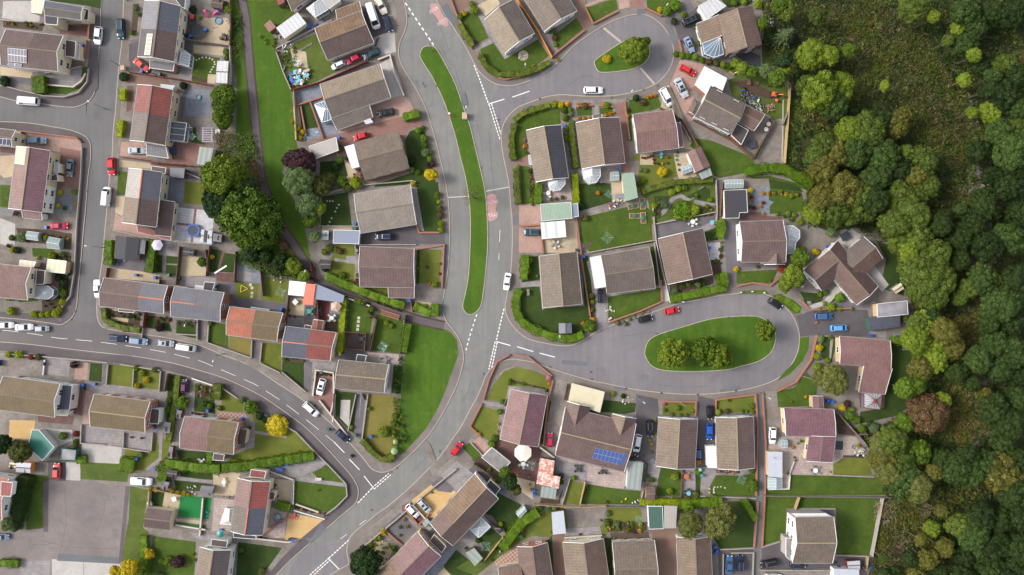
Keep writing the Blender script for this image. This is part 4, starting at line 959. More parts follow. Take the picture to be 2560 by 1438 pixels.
 # ------------------------------------------------------------------ ground materials
GM=dict(base=ground_mat('rough_ground', C(56,58,32), C(78,74,44),.05,.8, C(50,44,34),6), road=ground_mat('main_road_tarmac', C(120,120,118), C(136,134,131),.1,.5, C(104,105,105),9,.8,.16,.35, streak=8), roadm=ground_mat('close_tarmac', C(117,113,117), C(133,128,131),.06,.4, C(104,100,105),9,.8,.16,.35, streak=100), roadc=ground_mat('worn_tarmac', C(98,93,95), C(116,110,111),.06,.5, C(86,83,85),9,.8,.14,.25), roada=ground_mat('side_tarmac', C(104,103,105), C(118,116,116),.06,.5, C(92,91,94),9,.8,.12,.2, streak=4), pave=ground_mat('footway_tarmac', C(112,103,99), C(132,122,116),.12,.9, C(96,90,88),9,.85,.18,.3), dpatch=ground_mat('fresh_tarmac_patch', C(100,104,108), C(112,114,118),.2,1.5, grain=.1, patchy=.2), kerb=plain('kerb_stone', C(178,166,154),.85,.14,1.3), paint=plain('road_paint', C(236,234,230),.6,.05,3), redp=plain('worn_red_surface', C(196,128,122),.8,.15,6), lawn=ground_mat('lawn', C(54,78,12), C(78,98,24),.22,1.2, C(108,108,52),12,.95,.35,.6), lawnd=ground_mat('lawn_dark', C(38,58,14), C(56,76,20),.25,1.2, C(66,86,26),14,.95,.22,.45), lawny=ground_mat('lawn_yellowed', C(88,100,30), C(112,116,44),.2,1.0, C(132,122,62),14,.95,.2,.3), lawnt=ground_mat('lawn_tired', C(112,106,44), C(132,120,62),.16,.9, C(146,126,78),14,.95,.2,.3), verge=ground_mat('verge_grass', C(54,88,6), C(78,108,18),.14,.9, C(114,112,60),9,.95,.5,.7, streak=80), rough=ground_mat('rough_grass', C(66,84,28), C(92,106,40),.2,1.0, C(120,110,66),10,.95,.3,.5), turf=ground_mat('artificial_turf', C(18,112,52), C(28,124,60),.3,2, grain=.08, patchy=.15), soil=ground_mat('bare_soil', C(66,52,44), C(88,70,58),.4,2.5, C(58,62,34),12), gravel=ground_mat('pale_gravel', C(178,160,132), C(196,180,152),.4,2, C(160,140,112),16), gravo=ground_mat('orange_gravel', C(196,160,108), C(210,176,122),.3,1.6, C(178,146,104),16,.9,.2,.3), sand=ground_mat('tan_slabs', C(186,166,138), C(200,182,156),.4,2, grain=.1, patchy=.3), conc=ground_mat('concrete_yard', C(112,102,96), C(148,140,134),.3,1.4, C(84,82,62),9,.85,.25,.6), paved=ground_mat('dark_footway', C(86,79,82), C(104,96,97),.12,.9, C(74,69,72),9,.85,.16,.3), concl=ground_mat('pale_concrete_yard', C(176,170,166), C(192,186,182),.3,1.6, C(146,140,138),9,.85,.15,.35), concd=ground_mat('dark_concrete_yard', C(96,92,98), C(118,112,116),.35,1.4, C(76,76,80),9,.85,.2,.4), slab=ground_mat('grey_slab_paving', C(142,136,138), C(160,154,154),.3,1.6, C(118,112,112),9,.85,.12,.35, joint=4), slabw=ground_mat('white_slab_paving', C(196,194,200), C(208,206,210),.3,1.6, C(170,166,168),9,.8,.08,.25, joint=6), slabb=ground_mat('blue_grey_paving', C(118,124,138), C(136,140,152),.5,2, C(98,102,112),9,.7,.1,.25, joint=6, jw=.55), slabp=ground_mat('pink_buff_paving', C(172,154,148), C(186,170,162),.6,2, C(150,134,130),9,.8,.1,.3, joint=2, jw=.6), block=ground_mat('red_block_paving', C(142,106,98), C(158,120,110),.3,1.6, C(120,92,86),12,.85,.15,.3, joint=20, jw=.25), blockp=ground_mat('pink_block_paving', C(176,142,132), C(194,162,148),.25,1.2, C(154,126,118),12,.85,.12,.3, joint=12, jw=.25), blockd=ground_mat('plum_paving', C(112,82,80), C(128,96,90),.3,1.6, C(94,72,70),12,.85,.12,.3, joint=6, jw=.3), drive=ground_mat('driveway_tarmac', C(84,79,83), C(100,94,97),.2,1.2, C(72,68,72),9,.8,.14,.3), driveb=ground_mat('brown_driveway', C(124,98,88), C(140,112,98),.2,1.0, C(104,84,78),9,.85,.15,.3), lot=ground_mat('old_lot_tarmac', C(118,109,108), C(140,130,127),.1,.6, C(98,91,91),9,.85,.15,.45), deck=ground_mat('timber_decking', C(140,128,120), C(156,144,134),.5,2, joint=62, jw=.16, rough=.8, grain=.1), deckd=ground_mat('dark_decking', C(96,78,72), C(112,92,82),.5,2, joint=40, jw=.16, rough=.8, grain=.1), deckr=ground_mat('red_decking', C(112,48,42), C(128,58,50),.4,2, joint=90, jw=.16, rough=.7, grain=.1), check=None, pool=glass_mat('pond_water', C(26,38,46),.08))
GN=dict(base='woodland_floor', lawn='lawn', lawnd='lawn', lawny='lawn', lawnt='lawn', verge='grass_verge', rough='rough_grass', turf='artificial_lawn', soil='flower_bed', gravel='gravel', gravo='gravel_drive', sand='patio', conc='concrete_yard', concl='concrete_yard', concd='concrete_yard', slab='patio', slabw='patio', slabb='patio', slabp='patio', block='driveway', blockp='driveway', blockd='driveway', drive='driveway', driveb='driveway', lot='car_park', deck='decking', deckd='decking', deckr='decking', pool='pond', pave='pavement', paved='pavement', dpatch='tarmac_patch', road='road', roadm='road', roadc='road', roada='road')
m, nt, bs=nodes('chequered_paving');ck=nt.nodes.new('ShaderNodeTexChecker');ck.inputs['Scale'].default_value=2.1;mp=nt.nodes.new('ShaderNodeMapping');mp.inputs['Rotation'].default_value=(0,0, rad(6));nt.links.new(geo_pos(nt), mp.inputs[0]);nt.links.new(mp.outputs[0], ck.inputs[0]);ck.inputs[1].default_value=C(178,164,146);ck.inputs[2].default_value=C(158,104,92);nt.links.new(ck.outputs[0], bs.inputs['Base Color']);bs.inputs['Roughness'].default_value=.85
GM['check']=m;GN['check']='patio'
def Z(k, *polys, sm=0):
 for s in polys:patch(GN[k], GM[k], s, sm)
 # ------------------------------------------------------------------ one ground sheet to the horizon, roads on it, raised blocks between the roads
b=MB();b.face([(-900,-900,0), (900,-900,0), (900,900,0), (-900,900,0)]);g0=b.build('ground', GM['base']);g0['kind']='structure'
Z('road', '960,-60 1230,-60 1300,300 1350,700 1300,900 1100,1200 700,1500 560,1500 860,1240 1100,1000 1100,800 1080,500 980,150')
Z('roadm', '1222,262 1256,200 1420,100 1700,-20 1760,230 1400,300 1262,370', '1246,850 1500,780 1900,700 2060,760 2060,930 1880,1010 1500,1000 1218,925')
Z('roada', '220,-60 330,-60 300,300 275,560 262,830 180,830 190,560 215,300 220,230', '-60,225 215,240 215,352 -60,320')
Z('roadc', '-60,780 280,810 480,840 700,950 900,1120 985,1180 888,1262 860,1260 700,1060 480,930 250,895 -60,865')
Z('roadm', '770,1366 868,1345 890,1500 700,1500 730,1412')
BL=dict(b1='-60,-60 256,-60 254,0 252,60 250,105 247,150 243,200 240,222 230,245 212,260 190,268 175,269 140,266 100,260 40,253 0,243 -60,232', b2='-60,296 0,303 50,305 90,309 130,316 160,321 185,327 210,338 222,350 227,365 227,400 221,440 215,520 210,570 204,640 198,700 194,750 190,775 180,795 165,807 150,813 125,809 60,800 0,795 -60,790', b3='310,-60 308,0 304,100 299,140 291,225 288,275 282,325 279,392 272,450 267,510 261,575 255,645 247,700 242,740 241,775 243,797 252,815 272,824 330,834 400,843 450,853 500,865 555,888 625,915 690,957 762,1005 822,1055 850,1083 880,1115 910,1150 925,1170 940,1179 957,1182 975,1177 995,1165 1037,1127 1075,1085 1112,1025 1140,970 1152,935 1159,905 1159,880 1150,850 1134,825 1118,805 1108,780 1107,757 1112,730 1120,680 1125,615 1125,560 1121,495 1110,435 1094,367 1072,290 1052,242 1035,212 1015,180 1002,155 997,130 1001,105 1011,82 1018,57 1017,32 1010,0 1004,-60', b4='1051,127 1060,116 1072,114 1085,116 1095,127 1117,165 1140,212 1160,270 1175,312 1187,360 1200,415 1212,470 1217,515 1219,552 1220,600 1218,650 1213,700 1208,740 1203,765 1192,780 1180,787 1168,786 1158,775 1156,760 1162,735 1170,690 1174,627 1175,560 1172,502 1162,440 1150,395 1140,350 1125,300 1110,257 1092,217 1075,185 1050,145', b5='1078,-60 1087,-5 1117,45 1160,112 1185,160 1196,178 1215,197 1240,211 1265,215 1287,214 1325,202 1370,177 1400,152 1430,120 1470,90 1507,66 1540,50 1575,39 1605,37 1625,42 1647,57 1665,77 1677,100 1683,125 1681,150 1670,177 1650,200 1632,212 1600,225 1562,234 1525,239 1475,240 1437,238 1400,236 1362,242 1325,255 1295,267 1272,287 1257,312 1252,337 1253,360 1257,390 1265,427 1272,465 1276,515 1279,552 1280,600 1278,652 1274,695 1267,735 1262,765 1265,787 1277,810 1300,835 1325,850 1362,859 1400,865 1430,864 1462,850 1492,830 1537,812 1592,795 1637,780 1690,762 1750,750 1800,740 1850,734 1882,732 1912,736 1932,745 1955,762 1977,785 1990,810 1997,835 1997,860 1992,882 1980,907 1957,936 1930,952 1905,962 1857,974 1795,982 1745,985 1695,984 1645,980 1595,974 1557,967 1520,959 1475,950 1425,936 1375,920 1337,906 1300,899 1280,897 1257,902 1232,917 1215,937 1205,962 1192,992 1175,1022 1150,1070 1135,1090 1100,1140 1065,1177 1025,1217 975,1260 950,1278 912,1308 882,1333 870,1353 866,1378 871,1410 878,1500 2330,1500 2330,-60', b6='-60,850 0,854 62,859 125,866 200,875 300,886 350,892 432,907 497,925 567,947 650,987 700,1020 750,1056 775,1077 810,1112 845,1150 872,1180 890,1206 897,1230 890,1258 865,1280 815,1324 775,1359 725,1403 680,1450 640,1500 -60,1500', i1='1486,162 1486,152 1500,140 1550,107 1575,96 1600,95 1620,105 1626,125 1622,145 1607,162 1580,174 1540,180 1510,182 1495,179', i2='1611,882 1614,865 1625,847 1650,834 1712,815 1775,797 1825,791 1870,789 1900,792 1925,807 1939,830 1939,857 1925,885 1895,905 1850,917 1820,925 1745,930 1682,929 1645,924 1625,912 1614,895', b8='770,1500 776,1446 785,1436 800,1434 812,1446 820,1500')
for k, s in BL.items():
 P=catmull(pp(s),3);Q=[W(x, y,.12)for x, y in P]
 PATCH.append((P, (min(p[0]for p in P), min(p[1]for p in P), max(p[0]for p in P), max(p[1]for p in P)),.12))
 b=MB();b.prism([(q.x, q.y)for q in Q],-.05,.12);o=b.build('grass_verge' if k in('b4', 'i1', 'i2')else 'pavement', GM['verge']if k in('b4', 'i1', 'i2')else GM['paved' if k in('b1', 'b2', 'b6')else 'pave']);o['kind']='structure'
 n=5;Pw=[(q.x, q.y)for q in Q];L, R2=offset_line(Pw,.085, True);I=L if abs(area(L))<abs(area(R2))else R2;b=MB();wall_run(b, I,.16,-.04,.125, True);o=b.build('kerb', GM['kerb']);o['kind']='structure'
 PATCH.append((P, PATCH[-1][1],.125))
def road_marks(pts, dash, gap, w=.12, start=0.0, name='road_marking', lab=None):
 """broken white line along a px polyline; lengths in px"""
 P=pp(pts);d=start;acc=[];cum=[0]
 for a, c in zip(P, P[1:]):cum.append(cum[-1]+math.dist(a, c))
 def at(s):
  for i in range(len(P)-1):
   if s<=cum[i+1]+1e-6:t=(s-cum[i])/(cum[i+1]-cum[i]);return lerp2(P[i], P[i+1], t)
  return P[-1]
 b=MB();zz=.02
 while d<cum[-1]:
  e=min(d+dash, cum[-1]);n=max(1, int((e-d)/12));L=[at(d+(e-d)*i/n)for i in range(n+1)];A, B=offset_line(L, w/S/2, False)
  for i in range(n):b.face([W(*A[i], zz), W(*B[i], zz), W(*B[i+1], zz), W(*A[i+1], zz)][::-1])
  d+=dash+gap
 o=b.build(name, GM['paint']);o['kind']='structure'
road_marks('1013,7 1086,116',8.5,6.5,.28)
road_marks('1185,163 1198,195 1222,262',6,2.6,.24)
road_marks('1223,262 1240,318 1250,350',6,2.4,.2);road_marks('1229,260 1246,315 1252,335',6,2.4,.2)
road_marks('1222,260 1261,248',60,5,.2);road_marks('1281,243 1324,228',60,5,.2)
road_marks('1260,772 1250,812 1241,850',6.2,3.2,.24);road_marks('1238,854 1222,924',6,2.4,.22);road_marks('1243,856 1228,926',6,2.4,.22)
road_marks('1241,854 1276,864',60,5,.2);road_marks('1293,867 1333,879',60,5,.2);road_marks('1349,883 1387,893',60,5,.2)
road_marks('1192,786 1176,835 1163,882',6.5,6,.22)
road_marks('930,1220 972,1184',6,2.6,.22);road_marks('935,1223 977,1187',6,2.6,.22);road_marks('930,1221 893,1259',6,3,.24)
road_marks('910,1190 935,1222',60,5,.18);road_marks('873,1148 899,1175',60,3,.18);road_marks('834,1104 861,1132',40,3,.18)
road_marks('872,1350 823,1395',6,2.8,.24);road_marks('823,1395 772,1440',6,2.4,.22);road_marks('827,1399 780,1441',6,2.4,.22);road_marks('822,1397 849,1425',60,3,.2)
road_marks('0,825 40,829 90,836 140,845 230,853 300,862 360,871 420,882 500,902 585,938 640,962 700,1000 760,1045 835,1105',40,22,.09,6)
road_marks('1250,575 1247,650',30,28,.1);road_marks('915,1300 845,1352',20,40,.1)
# worn red panels with the words on the carriageway
def word(txt, px, py, ang, size, tall, name='road_lettering'):
 cu=bpy.data.curves.new(name, 'FONT');cu.body=txt;cu.size=size;cu.align_x='CENTER';cu.align_y='CENTER';o=bpy.data.objects.new(name, cu);col.objects.link(o);dg=bpy.context.evaluated_depsgraph_get();me=bpy.data.meshes.new_from_object(o.evaluated_get(dg));bpy.data.objects.remove(o)
 me.materials.clear();wm, nt, bs=nodes('worn_lettering');f=ramp(nt, noise(nt,3.0,5,.8, geo_pos(nt)),.44,.56);nt.links.new(mixc(nt, f, C(196,130,124), C(238,226,222)), bs.inputs['Base Color']);me.materials.append(wm)
 q=link(name, me, None, W(px, py,.03), rad(ang), (1, tall,1));q['kind']='structure'
def redpanel(pts, seed):
 P=catmull(pp(pts),3);r=random.Random(seed);P=[(x+(r.random()-.5)*3.2, y+(r.random()-.5)*3.2)for x, y in P];b=MB();b.face([W(x, y,.024)for x, y in P]);rm, nt, bs=nodes('worn_red_surface');f=ramp(nt, noise(nt,1.6,6,.8, geo_pos(nt)),.4,.58);nt.links.new(mixc(nt, f, C(148,146,148), C(204,136,128)), bs.inputs['Base Color']);bs.inputs['Roughness'].default_value=.85;o=b.build('red_surfacing', rm);o['kind']='structure'
redpanel('1217,490 1240,487 1241,512 1240,530 1241,548 1221,553 1218,530 1217,510',1);redpanel('1074,15 1090,9 1104,32 1122,62 1114,66 1100,60 1090,42 1080,30',2)
word('SLOW',1230.5,505,2,1.05,1.15);word('ARAF',1232,538,3,1.05,1.3);word('ARAF',1084,24,212,1.0,1.2);word('SLOW',1106,54,212,1.0,1.2)
# tarmac cuts and stone-set bands
Z('dpatch', '1290,297 1310,268 1330,262 1330,283 1312,290')
strip('tarmac_seam', GM['kerb'], '1509,70 1552,105',.55);strip('tarmac_seam', GM['kerb'], '1601,170 1636,210',.5);strip('tarmac_seam', GM['concl'], '1215,478 1272,468',.25);strip('tarmac_seam', GM['concl'], '1120,494 1172,491',.3)
# junction footway dark patches
Z('dpatch', '1101,18 1117,8 1140,44 1145,56 1132,62 1117,44', '1320,192 1348,178 1354,186 1328,200', '1592,22 1615,24 1612,36 1592,37', '1666,72 1684,66 1697,98 1694,110 1682,112', '1282,540 1295,535 1297,562 1282,562', '1107,648 1122,650 1118,680 1105,672', '778,1345 805,1309 815,1323 776,1358 763,1346', '1800,974 1830,968 1850,965 1852,973 1800,981', '1535,965 1560,969 1565,978 1537,972', '1110,640 1112,580 1124,580 1123,640')
# ------------------------------------------------------------------ left block (north-west corner)
Z('conc', '-60,-60 232,-60 228,20 225,100 222,140 216,200 205,226 180,240 150,243 110,238 60,228 20,220 -60,205')
Z('lawnd', '125,-60 256,-60 252,22 215,14 170,8 125,2');Z('concl', '8,3 78,3 78,34 100,40 98,54 60,56 5,45');Z('blockd', '150,62 225,60 222,92 148,84');Z('concd', '0,150 85,165 80,215 0,198');Z('sand', '0,166 82,178 80,196 0,188');Z('slab', '112,186 205,165 203,205 185,218 112,212');Z('lawn', '205,165 217,168 214,200 200,222 165,236 115,232 112,214 185,220 204,206');Z('soil', '8,50 110,62 106,78 8,68')
Z('paved', '228,30 250,30 244,222 215,250 190,258 222,200')
# ------------------------------------------------------------------ west block
Z('conc', '-60,330 5,333 40,332 52,328 190,345 203,355 205,368 200,440 190,560 184,640 180,690 172,745 150,775 100,785 60,783 -60,775')
Z('blockp', '52,331 190,346 203,356 203,380 160,382 50,365');Z('block', '150,368 203,378 198,470 150,470');Z('blockd', '0,366 40,370 40,385 0,380');Z('lawn', '0,462 28,464 20,520 0,518', '35,720 92,726 96,752 50,756 34,745', '80,620 130,622 160,650 118,645 82,642');Z('sand', '0,390 40,388 38,440 10,445 0,436');Z('slabb', '155,490 182,492 180,530 148,528');Z('block', '128,555 182,555 182,578 125,575', '118,700 148,700 150,730 130,752 110,752 105,745 132,728');Z('soil', '40,570 125,575 180,585 178,625 120,610 50,605', '105,752 150,735 160,755 150,778 105,785', '150,690 172,690 170,745 152,750');Z('concl', '0,545 38,560 36,620 0,610');Z('paved', '0,780 60,786 120,788 160,778 180,745 190,780 150,800 100,798 0,793')
# ------------------------------------------------------------------ terraces and semis east of the side road
Z('conc', '333,-60 333,10 325,95 316,150 306,205 300,290 297,345 290,400 284,470 275,560 268,640 268,690 252,700 250,770 262,822 350,825 470,852 560,880 600,905 605,820 575,740 600,650 600,420 575,340 578,215 575,0 585,-60')
Z('soil', '333,10 348,10 342,80 328,85');Z('concd', '326,100 356,95 350,140 322,150');Z('drive', '322,110 350,105 344,145 375,150 372,178 330,180 322,150');Z('drive', '455,15 490,12 492,60 480,95 445,92');Z('sand', '490,45 575,45 573,115 500,102 480,95 505,60');Z('concd', '458,100 482,104 480,145 455,130');Z('gravel', '484,112 560,118 557,140 484,132');Z('lawn', '483,135 550,145 540,185 517,208 480,206');Z('soil', '335,150 375,172 450,188 520,210 520,200 478,190 450,182 375,168');Z('slab', '450,165 482,170 478,203 445,195');Z('sand', '520,185 541,187 538,210 518,208')
Z('slabb', '458,222 525,225 525,290 452,288');Z('concd', '452,250 462,222 470,222 458,290 450,300');Z('driveb', '303,182 370,192 420,198 430,215 345,210 305,205');Z('blockd', '318,215 335,215 330,275 316,280');Z('lawnd', '475,322 490,318 492,348 515,360 512,362 473,355');Z('block', '415,355 460,355 470,340 478,358 520,365 500,410 415,405');Z('blockp', '303,355 365,355 370,395 300,390');Z('gravel', '298,400 375,408 378,422 298,418');Z('concd', '382,405 440,410 440,425 382,420');Z('driveb', '380,408 462,412 460,425 380,425')
Z('lawn', '296,428 321,430 313,488 292,487');Z('sand', '290,490 313,492 305,540 288,532');Z('blockp', '288,533 305,545 345,562 440,595 436,605 340,588 283,577');Z('slabb', '425,443 463,448 457,510 418,505');Z('lawny', '463,453 530,460 525,515 458,508');Z('concd', '462,420 495,424 500,450 463,446');Z('slabw', '440,518 535,528 530,612 436,602');Z('block', '486,522 492,522 482,608 476,607', '440,556 478,560 478,566 440,562')
Z('concd', '275,645 345,652 366,600 378,600 372,690 350,700 268,692');Z('sand', '268,668 360,680 400,690 398,706 262,694');Z('slab', '390,600 440,605 438,640 385,636');Z('lawnd', '385,636 406,638 405,682 383,680', '416,640 446,642 444,660 415,658', '415,662 444,664 440,688 414,686');Z('gravel', '456,640 522,645 515,690 450,690');Z('slab', '455,690 540,696 545,735 440,715');Z('lawnd', '523,622 556,626 545,680 520,680', '560,632 588,636 584,682 548,680');Z('blockd', '556,628 562,630 546,688 540,686', '542,682 588,684 584,708 540,702');Z('slabb', '592,650 655,663 650,708 590,702');Z('slab', '590,678 628,678 628,704 590,700');Z('lawny', '588,704 648,710 642,748 588,744', '655,690 720,700 718,758 652,750');Z('concd', '560,710 588,706 590,744 645,750 720,760 712,780 640,772 590,765 572,745')
Z('conc', '262,770 380,790 470,806 560,815 700,856 760,905 850,990 930,1060 960,1180 900,1130 830,1055 700,955 600,902 500,860 380,836 270,822')
Z('soil', '270,775 350,785 350,815 275,808');Z('gravel', '278,772 325,780 320,806 278,800');Z('lawnd', '358,788 420,794 430,830 360,818', '442,800 494,808 494,848 440,835');Z('lawn', '525,805 570,812 571,870 518,855');Z('lawnt', '575,840 630,850 628,892 572,870');Z('lawny', '655,856 705,860 702,935 650,905');Z('lawnd', '706,900 760,905 760,975 704,935');Z('soil', '706,890 762,896 762,908 706,902')
Z('slab', '775,898 840,905 836,935 776,928');Z('block', '790,935 840,935 835,1000 825,1035 785,995 790,960');Z('lawnd', '838,978 892,982 886,1085 872,1075 840,1040');Z('concl', '852,1000 876,1000 872,1068 850,1045');Z('lawnt', '920,985 985,990 1000,1000 992,1140 960,1158 930,1130 905,1100 915,1050');Z('slab', '892,982 918,986 905,1095 888,1085')
for s in('494,800 494,848', '504,802 504,852', '632,848 630,898', '645,850 643,905', '767,900 764,970', '776,905 772,978', '896,985 890,1092', '909,988 898,1098'):strip('garden_steps', GM['concd'], s,.9)
Z('concd', '715,735 765,745 780,760 785,800 712,792');Z('gravel', '725,742 762,748 760,790 722,786');Z('deckr', '790,750 825,755 822,800 788,800');Z('slabb', '826,757 857,760 850,830 810,800 824,800');Z('slab', '720,790 760,796 762,820 718,812');Z('deckd', '798,805 845,805 842,835 800,828');Z('lawn', '870,745 925,760 935,770 925,835 868,828');Z('lawn', '945,775 1008,795 1005,860 1000,885 925,875 928,840');Z('deckd', '866,830 914,834 908,875 862,870');Z('concd', '848,872 915,876 915,905 847,900');Z('slabp', '920,880 997,886 997,912 975,912 972,905 916,905');Z('lawnd', '985,912 1008,915 1002,985 978,982');Z('slab', '972,912 984,912 976,985 962,985')
# green triangle by the junction
Z('verge', '1030,808 1080,808 1125,830 1142,850 1146,885 1130,930 1112,980 1090,1030 1062,1075 1030,1110 1000,1140 992,1130 1000,1020 1010,900')
# long verge and footpath
Z('verge', '585,-20 625,-20 660,40 690,105 722,180 732,260 737,330 745,375 720,395 705,430 735,500 760,560 775,640 790,690 840,715 800,705 740,690 700,640 640,560 600,420 590,330 592,200 578,115 577,0')
Z('rough', '590,330 635,340 655,430 680,540 740,640 780,700 700,690 600,650 600,420');Z('lawn', '625,-30 700,-30 745,25 690,70 655,55 640,20')
for k, w in(('soil',2.3), ('paved',1.5)):strip('footpath', GM[k], '598,-20 607,8 615,50 619,100 625,175 634,262 642,350 646,375 650,422 660,467 685,530 707,572 740,620 770,667 800,700 850,730 920,757 975,775 1025,793 1060,804 1110,815', w, smooth=3)
# ------------------------------------------------------------------ gardens between footpath and service road
Z('conc', '700,60 760,20 900,-40 975,-40 990,20 998,80 985,120 975,140 925,155 800,206 730,228 690,130');Z('lawn', '640,-30 748,-30 745,28 690,72 658,50');Z('rough', '730,110 800,80 820,150 850,175 790,205 735,225 700,140');Z('gravel', '725,120 765,130 770,170 735,165');Z('concl', '925,100 985,70 990,130 940,140');Z('drive', '900,30 960,10 975,80 925,95')
Z('conc', '730,228 800,206 980,145 998,200 1020,240 1040,285 1060,330 1080,400 1100,460 1110,580 1110,640 1105,720 1098,755 1000,750 900,720 800,700 790,690 795,560 800,490 760,400 740,330')
Z('concl', '950,160 978,143 1000,200 1012,238 975,246');Z('slabb', '733,230 797,212 805,242 735,265');Z('lawnd', '748,266 776,258 796,318 755,328');Z('slabb', '752,325 800,318 812,345 760,350', '777,258 812,248 840,320 850,345 810,348');Z('gravel', '733,268 747,266 755,330 753,350 738,350');Z('blockp', '845,322 924,292 924,265 1000,238 1012,240 1040,280 1000,292 845,334');Z('block', '770,350 845,336 1000,292 1045,283 1062,310 1040,318 1022,322 1012,340 1022,420 912,455 890,440 840,360');Z('lawnd', '1045,322 1062,330 1078,400 1092,470 1045,460 935,468 940,462 1030,432 1018,400 1012,352 1025,328');Z('sand', '840,380 885,420 912,460 920,465 870,455 850,415');Z('lawnd', '800,405 860,400 870,440 800,480', '803,492 870,480 880,567 802,570');Z('driveb', '925,458 1030,428 1020,420 912,452')
Z('sand', '805,566 880,566 880,576 805,576');Z('drive', '899,577 1045,562 1110,582 1112,610 899,612');Z('slab', '1026,462 1040,460 1060,578 1045,580 1040,561');Z('lawnd', '1040,462 1095,455 1108,578 1060,578');Z('lawny', '845,605 890,612 888,640 885,700 895,715 860,705 815,690 820,660 830,640');Z('slab', '865,640 890,640 890,660 865,658');Z('slab', '836,645 865,650 865,656 838,654', '1036,616 1110,616 1108,626 1050,626 1036,640');Z('lawny', '1048,624 1104,624 1098,710 1046,708');Z('lawnd', '1042,624 1050,624 1048,710 1040,710');Z('conc', '1036,712 1098,716 1092,755 1036,746');Z('lawny', '900,720 972,720 970,745 925,740')
Z('gravel', '1038,752 1080,758 1075,780 1035,775');Z('dpatch', '1095,735 1106,742 1108,790 1090,770')
dm=plain('dark_setts', C(70,62,64),.8)
strip('diamond_setts', dm, '1310,533 1313,537 1310,541 1307,537',.12, closed=True);strip('diamond_setts', dm, '1324,532 1328,536 1324,540 1321,536',.12, closed=True);strip('diamond_setts', dm, '1338,531 1342,535 1338,539 1335,535',.12, closed=True)
crk=plain('tar_sealed_crack', C(88,88,90),.7,.15);cov=plain('iron_cover', C(78,72,70),.6,.2)
for q in '1082,95 1105,120 1118,148 1130,165;1096,60 1110,92 1122,125;1135,160 1146,200 1160,240;1190,300 1200,340 1206,380;1222,330 1226,380 1230,430;1232,430 1234,470 1237,520;1040,205 1046,214 1052,222;1215,640 1212,690 1205,740;1180,950 1168,985 1150,1010;1090,1120 1060,1150 1030,1180;1000,1250 960,1290 930,1310;730,990 790,1040 830,1080;560,900 640,940 690,975;120,870 200,880 330,890;270,100 266,180;245,450 238,560;1420,215 1460,190 1500,200;1640,960 1700,968 1780,965;1905,930 1950,900 1975,860;1560,840 1640,830;150,1250 200,1300 230,1380;170,1220 240,1240'.split(';'):strip('tarmac_crack', crk, q,.1, smooth=4)
Z('dpatch', '1148,232 1162,228 1170,262 1156,266', '1036,200 1042,202 1048,214 1044,218', '700,985 712,980 735,1000 722,1008', '1405,900 1470,905 1468,915 1404,910')
for x, y in pp('1063,216 1058,209 696,1012 1203,420 1247,300 1530,245 1610,225 770,1012 843,1042 993,1170 882,1220 1100,1128 1376,918 1480,948 1565,972 1654,983 1745,987 1840,977 1643,836 1823,795 1745,810 216,478 218,398 205,370 225,760 300,875 560,893 1105,562 1110,720 1072,383 1022,40 1092,215 1350,248 1645,215 150,800 1290,800 1210,935 930,1275 1478,930 1735,900'):
 b=MB();b.box((0,0,.006), (.55,.5,.012), rnd.random()*.3);o=b.build('drain_cover', cov, None, False, W(x, y, gz(x, y)+.004));o['kind']='structure'
 # ------------------------------------------------------------------ north-east gardens
Z('conc', '1095,-60 1130,0 1142,40 1158,70 1180,105 1195,145 1230,180 1255,193 1290,192 1330,180 1375,148 1400,128 1455,80 1500,50 1545,28 1610,18 1650,40 1680,60 1700,110 1702,150 1690,180 1672,212 1645,228 1610,243 1560,248 1440,250 1400,250 1340,262 1310,278 1285,300 1272,330 1275,400 1290,480 1298,515 1300,560 1298,640 1290,690 1283,740 1275,775 1290,810 1320,835 1360,848 1420,848 1465,838 1500,812 1560,800 1620,765 1680,750 1820,715 1900,712 1950,735 1985,752 2012,795 2040,840 2030,890 1998,945 1950,974 1890,988 1745,1004 1650,1000 1590,988 1500,974 1430,958 1380,942 1330,924 1290,914 1262,922 1238,942 1218,980 1192,1040 1176,1064 1190,1080 1150,1130 1100,1170 1040,1225 960,1290 910,1330 890,1370 885,1450 885,1500 2230,1500 2230,-60')
Z('lawn', '1145,42 1170,30 1195,38 1222,95 1195,108 1170,85', '1200,120 1232,105 1262,148 1345,98 1372,140 1340,165 1300,182 1262,186 1235,180 1205,150');Z('driveb', '1118,-20 1180,-20 1175,15 1140,38');Z('sand', '1190,15 1240,-10 1250,10 1215,40');Z('slab', '1185,120 1225,98 1232,108 1190,128', '1195,40 1212,40 1265,135 1335,88 1345,98 1262,148');patch('stone_circle', GM['gravel'], ' '.join(f'{1308 + 13 * math.cos(a * .4):.1f},{139 + 13 * math.sin(a * .4):.1f}' for a in range(16)))
Z('concd', '1345,78 1362,88 1390,132 1375,142');Z('slab', '1352,85 1366,80 1395,128 1388,136');Z('lawn', '1385,88 1445,42 1458,72 1396,125');Z('driveb', '1425,-40 1445,-40 1482,62 1460,75 1438,40');Z('lawn', '1462,-10 1470,18 1540,-5 1545,22 1482,58 1466,18');Z('blockp', '1462,12 1545,-20 1540,-10 1465,18', '1545,-40 1572,-40 1574,18 1548,24');Z('block', '1576,-40 1610,-40 1610,22 1577,20');Z('lawn', '1614,-40 1690,-40 1680,20 1650,38 1618,20');Z('concd', '1660,55 1720,-10 1735,20 1690,60 1675,70');Z('lawnd', '1770,-40 1880,-40 1880,10 1820,20')
